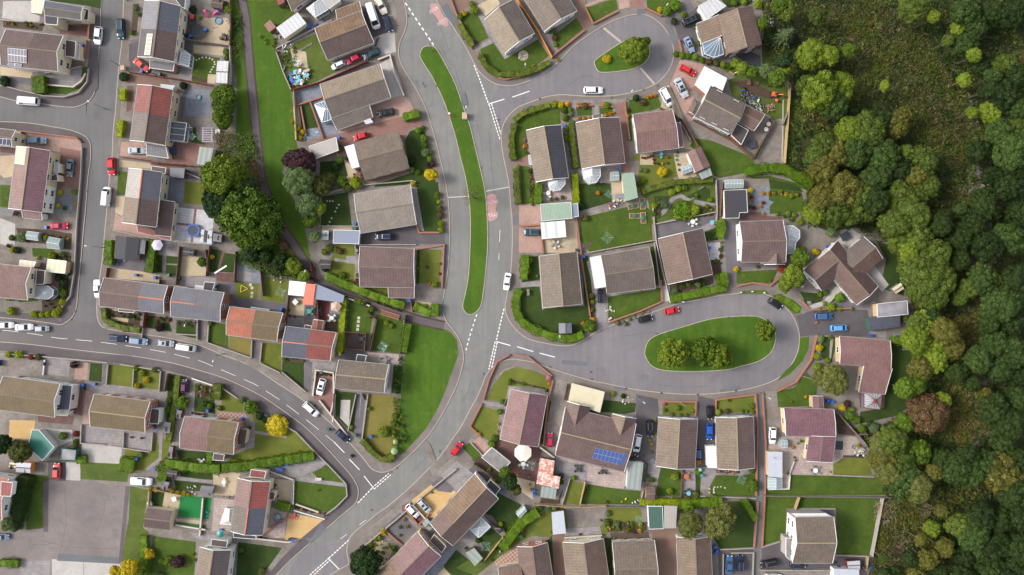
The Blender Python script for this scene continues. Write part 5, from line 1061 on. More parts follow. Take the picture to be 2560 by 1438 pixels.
Z('drive', '1684,62 1745,15 1762,60 1742,65 1755,110 1762,128 1740,130 1700,105');Z('blockp', '1700,148 1760,162 1738,212 1722,225 1735,245 1715,285 1735,298 1722,305 1705,275 1675,210 1690,175');Z('gravel', '1650,222 1672,212 1695,262 1725,350 1735,375 1712,372 1690,310 1680,278 1652,275 1655,250');Z('lawn', '1572,250 1645,240 1652,262 1650,270 1630,276 1578,285 1582,355 1572,350');Z('block', '1537,262 1560,255 1578,430 1555,430 1548,300');Z('lawn', '1440,270 1480,268 1480,288 1445,290', '1498,270 1532,270 1532,286 1500,286');Z('slab', '1485,262 1496,262 1498,290 1486,290', '1430,262 1440,262 1442,300 1435,335')
Z('lawn', '1275,330 1290,300 1330,278 1400,268 1402,310 1362,314 1316,328 1318,370 1322,385 1300,398 1285,396', '1300,415 1320,415 1330,420 1335,508 1305,512');Z('block', '1282,404 1300,400 1318,388 1325,388 1325,418 1305,412 1284,408');Z('slab', '1318,326 1330,450 1340,456 1328,460');Z('slabp', '1355,455 1370,450 1425,445 1430,500 1355,502');Z('blockp', '1297,512 1352,512 1354,562 1298,562', '1298,566 1352,566 1356,632 1297,632');Z('sand', '1414,548 1440,540 1446,632 1358,632 1358,600 1414,592')
Z('lawnd', '1445,460 1500,456 1526,460 1530,505 1450,528 1446,480');Z('slabp', '1500,418 1552,412 1554,440 1530,455 1500,458');Z('sand', '1528,455 1552,450 1560,505 1532,505');Z('lawn', '1450,545 1600,510 1628,525 1632,608 1475,632 1450,600');Z('lawny', '1600,395 1690,385 1695,440 1640,468 1600,480 1595,440', '1583,388 1600,385 1600,402 1583,402');Z('sand', '1600,385 1631,378 1634,415 1632,412 1600,412', '1684,384 1718,382 1742,440 1700,456 1692,430');Z('lawn', '1725,365 1735,345 1780,352 1882,394 1888,412 1880,430 1800,445 1785,440 1760,400');Z('deck', '1925,297 1932,306 1882,394 1800,352 1722,306 1735,300 1830,346 1853,363 1871,332 1890,325')
Z('rough', '1820,200 1900,170 1960,185 1975,250 1970,420 1895,425 1885,395 1935,305 1925,290 1870,262 1830,240');Z('conc', '1935,300 1962,295 1956,425 1895,425 1888,400');Z('soil', '1830,205 1870,200 1940,235 1930,250 1860,228');Z('rough', '1765,150 1830,165 1960,195 1960,215 1825,185');Z('lawnd', '1905,100 1960,130 1950,170 1905,160')
Z('lawn', '1860,445 1925,440 2000,460 2015,530 1925,535 1922,500 1925,470 1925,450');Z('lawnd', '1922,448 1990,462 2010,480 1925,470');Z('slabb', '1868,475 1885,465 1900,478 1905,465 1922,465 1922,500 1935,505 1925,515 1922,540 1905,540 1900,520 1872,515');Z('blockd', '1850,545 1870,530 1905,532 1905,540 1955,542 1955,552 1850,552');Z('deck', '1860,447 1922,447 1922,465 1860,464')
Z('rough', '1600,485 1790,445 1790,520 1630,560 1620,500');Z('concd', '1635,560 1790,535 1790,560 1760,572 1650,600 1635,590');Z('concd', '1788,450 1806,450 1806,530 1790,540');Z('slab', '1752,568 1790,548 1795,560 1760,585');strip('garden_path', GM['slab'], '1630,545 1660,530 1680,500 1700,490 1722,497 1760,470',.9, smooth=3);strip('garden_path', GM['slab'], '1735,505 1788,515',1.0);Z('lawnd', '1635,490 1675,490 1665,520 1638,525', '1715,492 1765,465 1770,480 1725,497', '1740,480 1775,470 1775,505 1745,500')
Z('lawnd', '1762,580 1792,568 1796,600 1765,604');Z('slabw', '1770,608 1800,606 1800,648 1776,650');Z('soil', '1768,650 1800,650 1806,690 1782,688', '1672,712 1735,700 1782,690 1784,710 1680,738');Z('driveb', '1640,600 1648,600 1672,712 1655,716');Z('concl', '1655,716 1674,712 1676,752 1657,755');Z('concd', '1808,552 1850,552 1852,655 1845,715 1818,714 1812,620');Z('concd', '1845,655 1905,655 1975,660 1965,670 1850,668');Z('lawn', '1841,680 1945,674 1935,700 1925,710 1900,706 1842,712');strip('garden_path', GM['pave'], '1838,716 1900,714 1925,716 1945,700 1960,690',1.2);Z('rough', '1850,728 1912,724 1925,735 1850,735')
Z('lawnd', '1310,645 1345,640 1352,700 1305,706', '1302,720 1348,715 1357,772 1460,765 1468,790 1468,830 1420,845 1360,840 1320,822 1302,785');Z('slab', '1302,706 1352,704 1352,716 1300,718', '1346,640 1352,640 1362,772 1355,775');Z('lawnd', '1457,640 1470,640 1492,828 1470,825 1460,760');Z('slab', '1466,655 1478,645 1490,720 1500,740 1512,738 1520,818 1498,825 1492,800 1488,735');Z('soil', '1472,735 1488,740 1490,825 1482,820');Z('lawn', '1520,738 1640,720 1652,720 1654,752 1560,798 1530,800 1520,780');Z('slab', '1518,735 1640,718 1640,724 1520,742');Z('soil', '1520,782 1532,790 1545,802 1522,806');Z('lawnd', '1625,618 1640,614 1660,712 1640,714')
strip('garden_steps', GM['deckd'], '1478,607 1464,618 1460,632',.9)
# right of the lower close
Z('drive', '1990,790 2050,770 2170,775 2172,790 2172,830 2170,842 2040,838 2000,842 1998,815');Z('verge', '1932,738 1950,735 1985,752 2004,768 2000,782 1985,785 1965,765 1940,750', '2000,845 2023,842 2022,870 2005,905 1975,935 1945,952 1948,945 1985,905 1998,875');Z('lawnd', '2000,730 2060,735 2055,755 2015,760', '2065,755 2095,740 2130,775 2065,778', '2190,600 2240,620 2260,740 2200,720 2215,650', '2225,850 2300,850 2300,1000 2240,1040 2150,1060 2150,1030 2210,1020');Z('concl', '2020,765 2060,752 2090,715 2105,725 2072,760 2025,775', '2166,682 2185,662 2222,712 2205,730 2195,716');Z('concd', '2100,740 2120,745 2145,765 2180,750 2175,770 2060,775');Z('concl', '2092,600 2130,572 2155,590 2118,626');Z('slab', '2175,830 2215,828 2215,850 2180,848');Z('lawnd', '2055,842 2095,842 2080,905 2060,900 2050,880');Z('slab', '2076,842 2084,842 2076,908 2072,905')
Z('lawn', '1942,978 1985,970 2018,930 2045,965 2040,990 2032,1015 1945,1018');Z('pave', '2035,905 2150,918 2150,930 2040,912');Z('conc', '1912,978 1940,978 1942,1080 1920,1120 1914,1120');Z('slabp', '1945,1092 2024,1092 2015,1152 2082,1156 2090,1092 2140,1092 2165,1140 2165,1135 2110,1140 2095,1155 2085,1160 2083,1190 1972,1187 1970,1222 1918,1222 1918,1120 1940,1080');Z('pool', '2090,1103 2108,1103 2107,1125 2088,1124');Z('soil', '2085,1030 2150,1082 2140,1090 2095,1085', '2108,1138 2160,1140 2160,1146 2108,1144');Z('lawny', '2083,1160 2110,1145 2172,1146 2180,1188 2083,1186');Z('lawn', '1972,1187 2215,1192 2215,1238 1918,1238 1918,1224 1972,1222');Z('lawn', '1912,1242 2205,1246 2180,1388 2092,1386 2090,1270 1965,1280 1965,1340 1950,1355 1905,1368');Z('driveb', '1965,1275 1975,1275 1978,1350 1950,1360 1950,1340 1965,1335');Z('drive', '1905,1368 1950,1355 1975,1355 1985,1410 2085,1410 2090,1388 2175,1390 2172,1420 1900,1425');Z('conc', '1900,1425 2090,1425 2090,1500 1900,1500');Z('concd', '1990,1272 2085,1272 2085,1290 1990,1290')
# footpath between the gardens and the small car park
Z('roada', '1895,985 1908,985 1914,1100 1912,1240 1900,1368 1902,1500 1882,1500 1883,1370 1892,1240 1898,1100');Z('drive', '1795,1372 1885,1368 1884,1500 1800,1500');
# ------------------------------------------------------------------ south gardens below the lower close
Z('lawny', '1215,1000 1235,960 1260,928 1290,918 1330,925 1372,942 1378,960 1370,975 1300,965 1275,965 1265,1005', '1180,1068 1205,1015 1250,1028 1242,1080 1225,1105 1200,1090');Z('slab', '1205,1003 1266,1010 1264,1020 1208,1012', '1272,965 1378,982 1376,992 1276,975 1262,1020 1250,1095 1246,1090');Z('conc', '1382,950 1425,958 1430,960 1405,1080 1388,1140 1380,1150 1352,1120 1368,1000');Z('blockp', '1178,1108 1198,1092 1222,1115 1204,1140');Z('blockd', '1222,1115 1245,1098 1345,1118 1356,1120 1340,1212 1330,1235 1275,1190 1250,1182 1275,1156 1232,1118');Z('deckr', '1252,1185 1268,1172 1290,1176 1284,1195 1262,1200');Z('sand', '1278,1190 1338,1205 1332,1250 1305,1230');Z('lawnd', '1352,1050 1372,1000 1378,1005 1358,1110 1350,1115');Z('lawnd', '1510,1000 1590,1008 1588,1030 1560,1035 1500,1030')
Z('drive', '1590,985 1645,998 1648,1044 1640,1140 1620,1155 1575,1150 1590,1050', '1745,990 1792,1000 1792,1110 1768,1116 1766,1170 1740,1170 1745,1048');Z('lawny', '1658,1004 1738,1005 1735,1038 1655,1036', '1790,1000 1885,990 1888,1030 1795,1034');Z('concd', '1648,1036 1745,1038 1745,1048 1648,1044', '1790,1034 1888,1030 1885,1042 1790,1044');Z('slabp', '1388,1140 1560,1182 1568,1190 1560,1222 1465,1215 1470,1165 1388,1148');Z('slab', '1388,1148 1470,1165 1465,1200 1425,1195 1425,1260 1400,1255 1395,1190');Z('lawny', '1425,1200 1462,1210 1448,1262 1410,1258');Z('lawn', '1468,1210 1560,1225 1602,1228 1600,1262 1450,1260');Z('soil', '1352,1245 1395,1250 1408,1220 1400,1260 1350,1258')
Z('slab', '1615,1155 1655,1165 1650,1200 1615,1200');Z('lawn', '1652,1168 1702,1172 1702,1240 1640,1240 1645,1200');Z('slab', '1706,1172 1738,1172 1738,1238 1704,1240');Z('lawnd', '1738,1172 1752,1172 1750,1240 1740,1240');Z('slab', '1755,1168 1850,1172 1870,1175 1855,1188 1800,1184 1780,1200 1772,1225 1752,1222');Z('lawn', '1790,1188 1855,1190 1888,1180 1892,1242 1780,1240 1770,1225');Z('lawny', '1385,1265 1410,1268 1422,1320 1500,1315 1520,1300 1515,1270 1600,1268 1608,1300 1595,1308 1530,1312 1515,1340 1400,1345 1330,1340 1250,1385 1235,1380 1310,1320 1350,1285')
Z('slab', '1410,1322 1500,1316 1505,1340 1412,1345');Z('check', '1245,1395 1292,1370 1296,1405 1252,1415 1232,1412');Z('driveb', '1382,1338 1412,1336 1420,1500 1385,1500', '1622,1324 1690,1322 1694,1500 1640,1500 1637,1350');Z('deckd', '1525,1332 1620,1328 1625,1348 1530,1352');Z('lawnd', '1365,1355 1380,1340 1388,1500 1378,1500', '1510,1345 1528,1345 1535,1500 1525,1500');Z('lawnd', '1800,1255 1890,1252 1882,1368 1800,1372 1775,1330');Z('soil', '1512,1305 1615,1305 1618,1326 1520,1330')
# south-east of the main road
Z('drive', '1160,1190 1186,1160 1245,1212 1225,1235');Z('soil', '1180,1150 1200,1140 1252,1185 1240,1200');Z('gravo', '1030,1250 1078,1212 1140,1230 1095,1283 1075,1305 1065,1300 1030,1260');Z('concd', '1078,1212 1100,1190 1135,1222 1128,1232 1095,1228');Z('blockd', '1005,1265 1022,1255 1065,1295 1045,1312 1005,1278');Z('concd', '958,1320 1000,1280 1045,1325 1000,1360');Z('gravel', '925,1350 955,1340 985,1370 965,1410 925,1405');Z('lawnd', '1180,1275 1240,1230 1300,1260 1330,1290 1270,1340 1230,1290');Z('slab', '1150,1340 1175,1325 1200,1348 1175,1370');Z('lawnd', '1198,1346 1230,1320 1258,1345 1215,1385', '1105,1400 1135,1370 1185,1410 1180,1450 1120,1450');Z('slabb', '1050,1440 1110,1385 1135,1365 1140,1375 1080,1450');Z('sand', '1090,1440 1110,1420 1140,1450 1140,1480 1080,1480');Z('conc', '1060,1100 1075,1110 1100,1180 1080,1190');Z('rough', '1140,1420 1330,1300 1345,1320 1240,1400 1190,1440');Z('lawn', '1157,1120 1172,1106 1202,1136 1186,1152');Z('slab', '1102,1188 1142,1152 1182,1184 1142,1226')
# ------------------------------------------------------------------ south-west block
Z('conc', '-60,875 60,880 120,890 225,900 300,908 400,922 470,940 540,962 620,1000 680,1045 740,1100 790,1150 830,1195 865,1215 868,1240 840,1275 770,1330 740,1360 700,1400 660,1450 620,1500 -60,1500')
Z('slab', '110,892 175,900 172,942 108,935');Z('conc', '0,890 98,898 98,940 0,930');Z('blockp', '190,905 220,905 218,950 185,948');Z('lawnd', '226,908 256,910 254,955 222,952');Z('lawny', '272,912 335,915 332,968 270,960', '340,920 400,928 396,975 336,970');Z('concd', '258,910 268,910 266,962 256,960', '402,930 410,930 408,978 400,976');Z('slab', '215,955 420,978 418,1000 380,1010 240,985 216,975');Z('blockd', '182,962 210,950 205,1040 180,1035');Z('blockp', '215,975 238,985 225,1060 206,1060');Z('blockd', '95,1035 185,1040 182,1062 95,1055');Z('slab', '205,1062 312,1075 308,1110 205,1105', '315,1080 382,1082 375,1128 310,1118');Z('concl', '205,1108 305,1112 302,1165 202,1155');Z('lawny', '312,1120 378,1130 392,1085 400,1140 392,1150 370,1178 310,1172');Z('lawny', '402,1095 420,1100 440,1130 425,1180 395,1178 400,1140');Z('concl', '110,1070 180,1075 180,1100 150,1115 115,1080');Z('gravo', '22,1050 88,1052 82,1098 20,1095');Z('conc', '0,1025 25,1030 22,1092 0,1090');Z('concl', '165,1155 202,1158 200,1202 165,1200');Z('drive', '120,1155 165,1155 165,1205 120,1200')
Z('lawnd', '420,935 440,938 438,1060 430,1110 415,1100');Z('drive', '452,940 478,945 474,990 448,990');Z('slab', '468,1000 490,985 485,1040 460,1040 470,1020');Z('lawnd', '488,958 535,970 538,1035 485,1028');Z('soil', '492,958 535,968 532,1000 490,990');Z('lawny', '555,975 610,1000 608,1030 552,1028');Z('check', '545,1028 612,1035 620,1045 618,1055 540,1045');Z('slab', '605,1040 622,1042 618,1065 640,1068 635,1120 612,1122 612,1075');Z('lawny', '625,1030 660,1045 740,1080 792,1135 700,1140 640,1160 560,1165 585,1138 612,1125 636,1120 638,1060');Z('slab', '637,1077 716,1090 716,1096 636,1084');Z('lawnd', '440,1125 520,1130 515,1150 450,1155', '450,1175 540,1180 535,1200 450,1195', '435,1200 530,1210 525,1230 440,1225');strip('garden_path', GM['slab'], '440,1195 530,1206',.8);strip('garden_path', GM['slab'], '403,1075 400,1148 365,1175',.7);Z('gravel', '532,1185 600,1180 592,1240 535,1238');Z('slab', '640,1165 790,1142 818,1160 755,1190 700,1195 640,1185');Z('lawn', '780,1182 820,1162 862,1208 800,1200', '735,1202 868,1218 866,1245 820,1280 735,1272');Z('slab', '745,1192 862,1208 862,1217 735,1202');Z('sand', '688,1197 735,1202 728,1255 688,1255');Z('slabp', '672,1268 718,1275 712,1345 655,1345');Z('gravo', '722,1282 808,1300 745,1352 712,1350');Z('turf', '452,1238 530,1245 522,1298 446,1292', '442,1305 515,1315 515,1322 440,1312');Z('slabp', '535,1245 585,1250 578,1330 530,1328');Z('gravel', '412,1230 452,1238 440,1300 425,1290 405,1262');Z('lawnd', '380,1228 412,1230 405,1270 375,1268');Z('gravel', '440,1296 520,1304 518,1312 440,1304')
Z('rough', '200,1155 300,1160 322,1180 318,1205 202,1198', '325,1215 370,1225 365,1265 358,1320 372,1330 368,1440 300,1440 315,1330 322,1300');Z('lawn', '75,1185 122,1190 118,1320 65,1325', '382,1340 490,1355 485,1450 375,1450');Z('lawnd', '595,1355 705,1370 670,1420 640,1450 590,1450');Z('slab', '470,1330 600,1345 598,1356 500,1350');Z('lot', '122,1200 322,1215 315,1300 300,1440 -60,1440 -60,1330 60,1328 115,1325');Z('concl', '130,1398 300,1410 295,1500 130,1500');Z('pave', '-60,1330 65,1326 110,1330 112,1345 60,1342 -60,1335');Z('slab', '50,1402 125,1402 122,1500 50,1500')
# woodland floor beyond the gardens
Z('base', '1905,-60 1905,20 1912,60 1905,115 1960,185 1978,215 1978,330 1965,425 2000,440 2015,470 2020,560 2075,580 2130,570 2210,570 2240,620 2260,720 2300,800 2300,1000 2240,1050 2150,1080 2175,1140 2215,1180 2215,1245 2185,1390 2170,1440 2160,1500 2420,1500 2420,-60')
Z('rough', '1975,250 1990,240 2010,300 1998,380 1970,425', '2185,1250 2260,1250 2230,1420 2190,1400')
cu=word('1',1305,404,95,1.1,1.0, 'paving_number');col.objects['paving_number'].data.materials.clear();col.objects['paving_number'].data.materials.append(dm);col.objects['paving_number'].location.z=.16
Z('dpatch', '146,1384 300,1394 297,1410 142,1402');Z('paved', '108,1205 122,1200 120,1330 108,1330', '314,1215 324,1216 306,1400 296,1410')
for q in '100,1350 180,1368 290,1372;160,1215 165,1300 150,1380;210,1398 206,1500;60,1360 110,1362 140,1355;250,1220 262,1270 240,1330'.split(';'):strip('tarmac_crack', crk, q,.09, smooth=4)
# ------------------------------------------------------------------ houses (pixel corners of the eaves; the wall tops and ridges get their real heights; unequal roof pairs mostly paint sunlit and shaded slopes)
B2=dict(ze=5.0, pitch=21)
# north-west corner
h=semis('15,74 158,90 145,178 3,163', (0,.5,1), [('two-storey house with solar panels over its brown street roof', 'solar-roofed corner house', dict(roof='mauve', wall='white')), ('dark-tiled end house with a broad cream gable wall', 'cream gable house', dict(roof='dbrown', wall='cream'))], **B2)
solar(h[0], '5,118 67,124 67,158 6,151',8,2, cell=glass_mat('grey_solar_cell', C(132,126,136),.25));solar(h[0], '21,156 55,160 54,167 20,163',2,1, cell=glass_mat('grey_solar_cell', C(132,126,136),.25))
vent(h[0],37,82);vent(h[1],129,92);flat('165,100 190,104 187,144 163,140',3.6, 'brownf', 'cream', h[1], nm=('porch_roof', 'porch_wall'));flat('188,110 200,112 197,148 187,146',2.6, 'pale', 'cream', h[1], nm=('bay_roof', 'bay_wall'))
h=house('dark slate house with an L-shaped roof behind the red-walled yard', '112,2 208,18 203,50 113,38', 'L-shaped slate house', name='house', roof=('slate', 'dgrey'), wall='cream', ze=4.6, pitch=16);flat('112,37 145,43 143,63 113,60',4.5, 'dfelt', 'cream', h, nm=('rear_roof', 'rear_wall'));flat('205,20 222,24 220,50 203,49',3.2, 'dfelt', 'cream', h, nm=('side_roof', 'side_wall'))
flat('79,-8 111,-4 104,34 79,31',2.6, 'cream', 'tan', None, 'cream ribbed garage roof next to the pale concrete yard')
# west row
h=house('brown house at the picture edge with dark solar panels and cream gable', '-90,313 39,326 29,367 -95,353', 'brown solar gable house', name='house', roof='mauve', wall='cream', **B2);solar(h, '-30,343 28,348 25,364 -32,360',6,1, cell=glass_mat('dark_solar_cell', C(60,58,82),.2));flat('38,328 50,333 46,362 32,360',2.6, 'pale', 'white', h, nm=('porch_roof', 'porch_wall'))
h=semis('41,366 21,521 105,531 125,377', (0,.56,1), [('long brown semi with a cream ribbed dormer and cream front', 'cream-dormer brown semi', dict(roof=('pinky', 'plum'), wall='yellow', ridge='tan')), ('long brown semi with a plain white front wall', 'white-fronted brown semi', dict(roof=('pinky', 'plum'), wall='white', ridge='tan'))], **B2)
flat('42,366 69,370 62,412 37,409',6.1, 'cream', 'cream', h[0], nm=('dormer_roof', 'dormer_wall'), base=4.8);vent(h[0],60,423);vent(h[1],53,479);vent(h[0],111,435);vent(h[1],103,493);flat('128,440 142,434 145,452 128,452',3, 'dbrown', 'cream', h[0], nm=('porch_roof', 'porch_wall'));flat('136,405 148,407 146,432 134,431',2.8, 'pale', 'cream', h[0], nm=('bay_roof', 'bay_wall'))
gable(h[1], '56,527 105,532 106,550 58,545', ze=2.6, pitch=10, roof='pinky', wall='white', t=0, oh=.2, wins=0, names=('garage_roof', 'garage_wall'))
house('small grey shed-roofed outbuilding with a rusty brown door', '2,518 38,524 30,542 2,538', None, name='outbuilding', roof='sgrey', wall='wood', ze=2.2, pitch=12, wins=0, trim=None)
h=house('two-storey brown house with white gable and glazed bay', '-70,653 78,669 69,750 -80,736', 'bay-windowed brown house', name='house', roof='pinky', wall='cream', **B2);flat('92,675 113,677 110,711 89,711',3.4, 'brownf', 'cream', h, nm=('porch_roof', 'porch_wall'));conserv(h, '88,716 120,715 134,725 132,740 120,748 87,746', '112,731', 'poly',2.3,3.0);vent(h,27,711);vent(h,54,672)
flat('50,650 90,655 84,668 48,664',2.5, 'cream', 'cream', None, 'cream flat-roofed outhouse with white windows beside the pink-striped fence', name='outhouse', cat='outhouse')
flat('120,648 166,653 162,684 115,679',2.5, 'cream', 'tan', None, 'cream striped garage beside a small white gate')
# semis along the east side of the side road
h=semis('362,2 344,142 435,154 452,16', (0,.5,1), [('slate semi with white downpipes beside the toy-filled yard', 'plain slate semi', dict(roof=('sgrey', 'slate'), wall='cream')), ('brown semi whose street slope carries two rows of amber panels', 'amber-panelled semi', dict(roof=('dgrey', 'dbrown'), wall='cream'))], **B2)  # unequal roof tones paint sun on street slopes, shade on rear slopes
solar(h[1], '358,74 384,75 376,138 349,138',2,6, cell=glass_mat('glare_tinted_cell', C(176,140,116),.3));flat('375,150 436,158 433,178 374,170',2.7, 'sgrey', 'pink', h[1], nm=('garage_roof', 'garage_wall'));conserv(h[1], '447,125 463,127 476,137 472,167 440,159', '452,134 449,156', 'poly',2.3,2.9, frame=WHITE);vent(h[0],392,30, STEEL);vent(h[0],441,37, STEEL);vent(h[1],428,128, STEEL)  # amber cell colour is the panels' reflected sun glare, painted in
flat('418,-30 465,-20 462,22 452,16',3.0, 'dfelt', 'white', None, 'dark roofed annexe with a white rear wall at the top edge', name='annexe', cat='annexe')
h=semis('344,212 325,351 412,363 432,225', (0,.49,1), [('red-tiled semi with a yellow rear wall', 'red-tiled semi', dict(roof=('rust', 'rust'), wall='yellow')), ('grey-brown semi with a glass lean-to and double skylights', 'glass lean-to semi', dict(roof=('grey', 'dbrown'), wall='yellow'))], **B2)
for x, y in((370,240), (412,233), (420,250), (397,271)):vent(h[0], x, y)
for x, y in((357,326), (345,345), (365,338)):vent(h[1], x, y)
flat('402,211 436,215 430,225 404,222',2.6, 'pale', 'white', h[0], nm=('garage_roof', 'garage_wall'));flat('366,358 414,365 421,396 367,388',2.7, 'sgrey', 'cream', h[1], nm=('garage_roof', 'garage_wall'));conserv(h[1], '428,303 467,308 460,354 423,350', '428,304 423,350', 'dark',2.2,2.9, bars=1.2)
flat('499,367 534,371 524,416 492,410',2.5, 'sgreen', 'cream', None, 'sage flat-roofed garden room at the back of the paved yard', name='garden_room', cat='garden room', trim=None)
h=semis('322,421 305,556 390,568 405,431', (0,.53,1), [('pale slate semi with a bright orange ridge', 'pale orange-ridged semi', dict(roof=('ivory', 'slate'), wall='cream', ridge='orange')), ('brown semi with a dark red rear extension roof', 'dark red extension semi', dict(roof=('tan', 'dbrown'), wall='white'))], **B2)  # pale street-slope tiles hold painted sun glare, rear slopes painted shade
gable(h[1], '399,500 391,588 427,592 437,505', ze=2.8, pitch=16, roof='dbrown', wall='cream', t=0, oh=.2, names=('extension_roof', 'extension_wall'), dr=False);gable(h[1], '344,564 428,590 427,601 345,579', ze=2.5, pitch=14, roof='rust', wall='cream', t=0, oh=.15, wins=0, names=('lean_to_roof', 'lean_to_wall'))
vent(h[1],335,525);vent(h[1],384,544);vent(h[0],396,455, STEEL)
for x, y in((407,523), (404,550), (416,566)):rlight(h[1], x, y,.4,.4)
flat('378,415 415,420 413,434 380,431',2.5, 'dbrown', 'cream', h[0], nm=('outhouse_roof', 'outhouse_wall'))
flat('425,419 462,421 459,446 424,442',2.3, 'felt', 'wood', None, 'grey felted shed with a white window on the blue-grey patio', name='garden_shed', cat='shed', trim=None)
h=house('black felted workshop with a tall hedge along its street side', '290,590 286,645 341,651 348,597', 'black-roofed workshop', name='workshop', roof=('dfelt', 'dfelt'), wall='cream', trim=WOODD, ze=2.5, pitch=10, wins=0, ridge='x');flat('349,598 364,602 361,636 344,633',2.3, 'slate', 'wood', h, nm=('side_roof', 'side_wall'), trim=None)
# terrace along the curved road
h=semis('260,695 419,715 409,784 249,765', (0,.6,1), [('brown end house with a stout pale chimney and hedge in front', 'brown chimney end house', dict(roof='mauve', wall='brick')), ('grey slate house with orange ridge beside the brown end house', 'first grey orange-ridged house', dict(roof='sgrey', wall='brick', ridge='orange'))], ze=5.0, pitch=19);chimney(h[0],322,738,1.0,.5,1.0,-8, STONEL,2);vent(h[1],367,745);vent(h[1],410,720)
flat('296,772 336,776 334,782 296,779',2.4, 'mauve', 'cream', h[0], nm=('porch_roof', 'porch_wall'))
h=semis('437,717 560,732 550,804 427,791', (0,.48,1), [('grey slate house with a short orange ridge in mid-terrace', 'mid-terrace orange-ridged house', dict(roof='sgrey', wall='brick', ridge='orange')), ('plain grey slate house with a red brick end wall', 'brick-ended grey house', dict(roof='sgrey', wall='brick'))], ze=5.0, pitch=19);vent(h[0],443,724);vent(h[0],454,762);vent(h[1],507,763)
flat('511,705 537,707 531,728 508,724',2.6, 'dfelt', 'white', h[1], nm=('rear_roof', 'rear_wall'));flat('489,713 508,716 506,724 487,722',2.5, 'pale', 'white', h[0], nm=('rear_roof', 'rear_wall'))
h=semis('575,767 707,783 692,853 566,837', (0,.49,1), [('bright orange-tiled semi with a plain ridge', 'orange-tiled semi', dict(roof='orange', wall='brick')), ('mossy brown semi with a pale chimney on its ridge', 'mossy chimney semi', dict(roof='mossy', wall='brick'))], ze=5.0, pitch=19);chimney(h[1],648,813,.9,.45,.9,-8, STONEL,2);vent(h[1],689,787)
flat('628,768 672,774 668,782 626,777',2.5, 'dusty', 'white', h[1], nm=('rear_roof', 'rear_wall'))
h=semis('715,816 840,832 825,902 705,891', (0,.5,1), [('blue slate semi with an orange ridge', 'blue slate semi', dict(roof='slate', wall='brick', ridge='orange')), ('rust-brown semi with a pale yellow end wall', 'rust-brown yellow-ended semi', dict(roof='rust', wall='yellow'))], ze=5.0, pitch=19);vent(h[0],736,862);vent(h[1],789,864)
gable(h[1], '784,799 779,826 803,828 808,802', ze=3.2, pitch=10, roof='rust', wall='yellow', oh=.1, wins=0, names=('rear_roof', 'rear_wall'));flat('763,812 779,815 778,823 760,820',2.6, 'brownf', 'white', h[0], nm=('rear_roof', 'rear_wall'))
h=house('lichen-grey detached house with a broad white east gable', '847,900 971,912 960,982 837,971', 'lichen-grey detached house', name='house', roof='lichen', wall='white', ridge='tan', ze=4.6, pitch=19);flat('893,886 916,889 912,906 890,903',2.6, 'dfelt', 'white', h, nm=('rear_roof', 'rear_wall'));vent(h,852,906)
# back-garden roofs of the slate semi
flat('724,702 765,706 759,741 720,737',2.5, 'paper', None, None, 'white canvas canopy over the brown patio', name='canopy', cat='canopy', trim=None);flat('764,709 789,711 782,763 757,761',2.7, 'coral', None, None, 'coral canvas canopy between white and grey roofs', name='canopy', cat='canopy', trim=None);flat('789,709 861,739 857,757 786,748',2.4, 'blue', 'wood', None, 'tapering grey garage roof above the red decking', trim=None)
# south side of the curved road
h=house('moss-covered house with a slate side extension and white walls', '8,941 150,961 137,1043 -8,1024', 'mossy white-walled house', name='house', roof='mossy', wall='white', ze=5, pitch=20);flat('152,962 181,964 173,1026 142,1024',3.6, 'slate', 'white', h, nm=('side_roof', 'side_wall'), trim=WHITE, wins=1);flat('148,1026 172,1028 168,1040 141,1038',2.6, 'cream', 'white', h, nm=('porch_roof', 'porch_wall'));chimney(h,92,1007,.8,.5,.8,0, STONE,1);vent(h,46,954);vent(h,106,962);vent(h,32,995)
h=house('moss-gold house with a brick end and white window bands', '236,986 375,1004 362,1081 226,1066', 'moss-gold brick-ended house', name='house', roof='mossy', wall='orange', ze=5, pitch=20, ridge='tan');flat('378,1022 399,1023 396,1060 373,1058',3.4, 'brownf', 'white', h, nm=('porch_roof', 'porch_wall'));vent(h,259,1042);vent(h,323,1049);vent(h,275,997);vent(h,333,1005)
h=semis('462,1041 596,1057 584,1136 450,1120', (0,.5,1), [('pink-brown semi with white and red window bands', 'pink-brown banded semi', dict(roof='lilac', wall='white')), ('moss-spotted semi with a salmon brick end', 'salmon-ended mossy semi', dict(roof='mossy', wall='orange'))], ze=5, pitch=20);chimney(h[1],548,1105,.9,.5,.8,0, STONEL,1);vent(h[0],499,1052);vent(h[1],556,1059);flat('600,1074 617,1075 611,1112 594,1111',3.2, 'brownf', 'yellow', h[1], nm=('porch_roof', 'porch_wall'), trim=None);flat('534,1133 561,1137 558,1152 532,1150',2.5, 'brownf', 'pink', h[1], nm=('rear_roof', 'rear_wall'))
h=semis('594,1196 577,1328 656,1338 675,1205', (0,.5,1), [('pink-red semi with cream dormers and walls', 'pink-red dormer semi', dict(roof=('pinky', 'red'), wall='cream')), ('grey and blue slate semi with an orange ridge beside the white terrace', 'grey-blue slate semi', dict(roof=('grey', 'slate'), wall='cream', ridge='orange'))], ze=5, pitch=20)  # slate unit: west slope coloured as sunlit, east slope as shaded
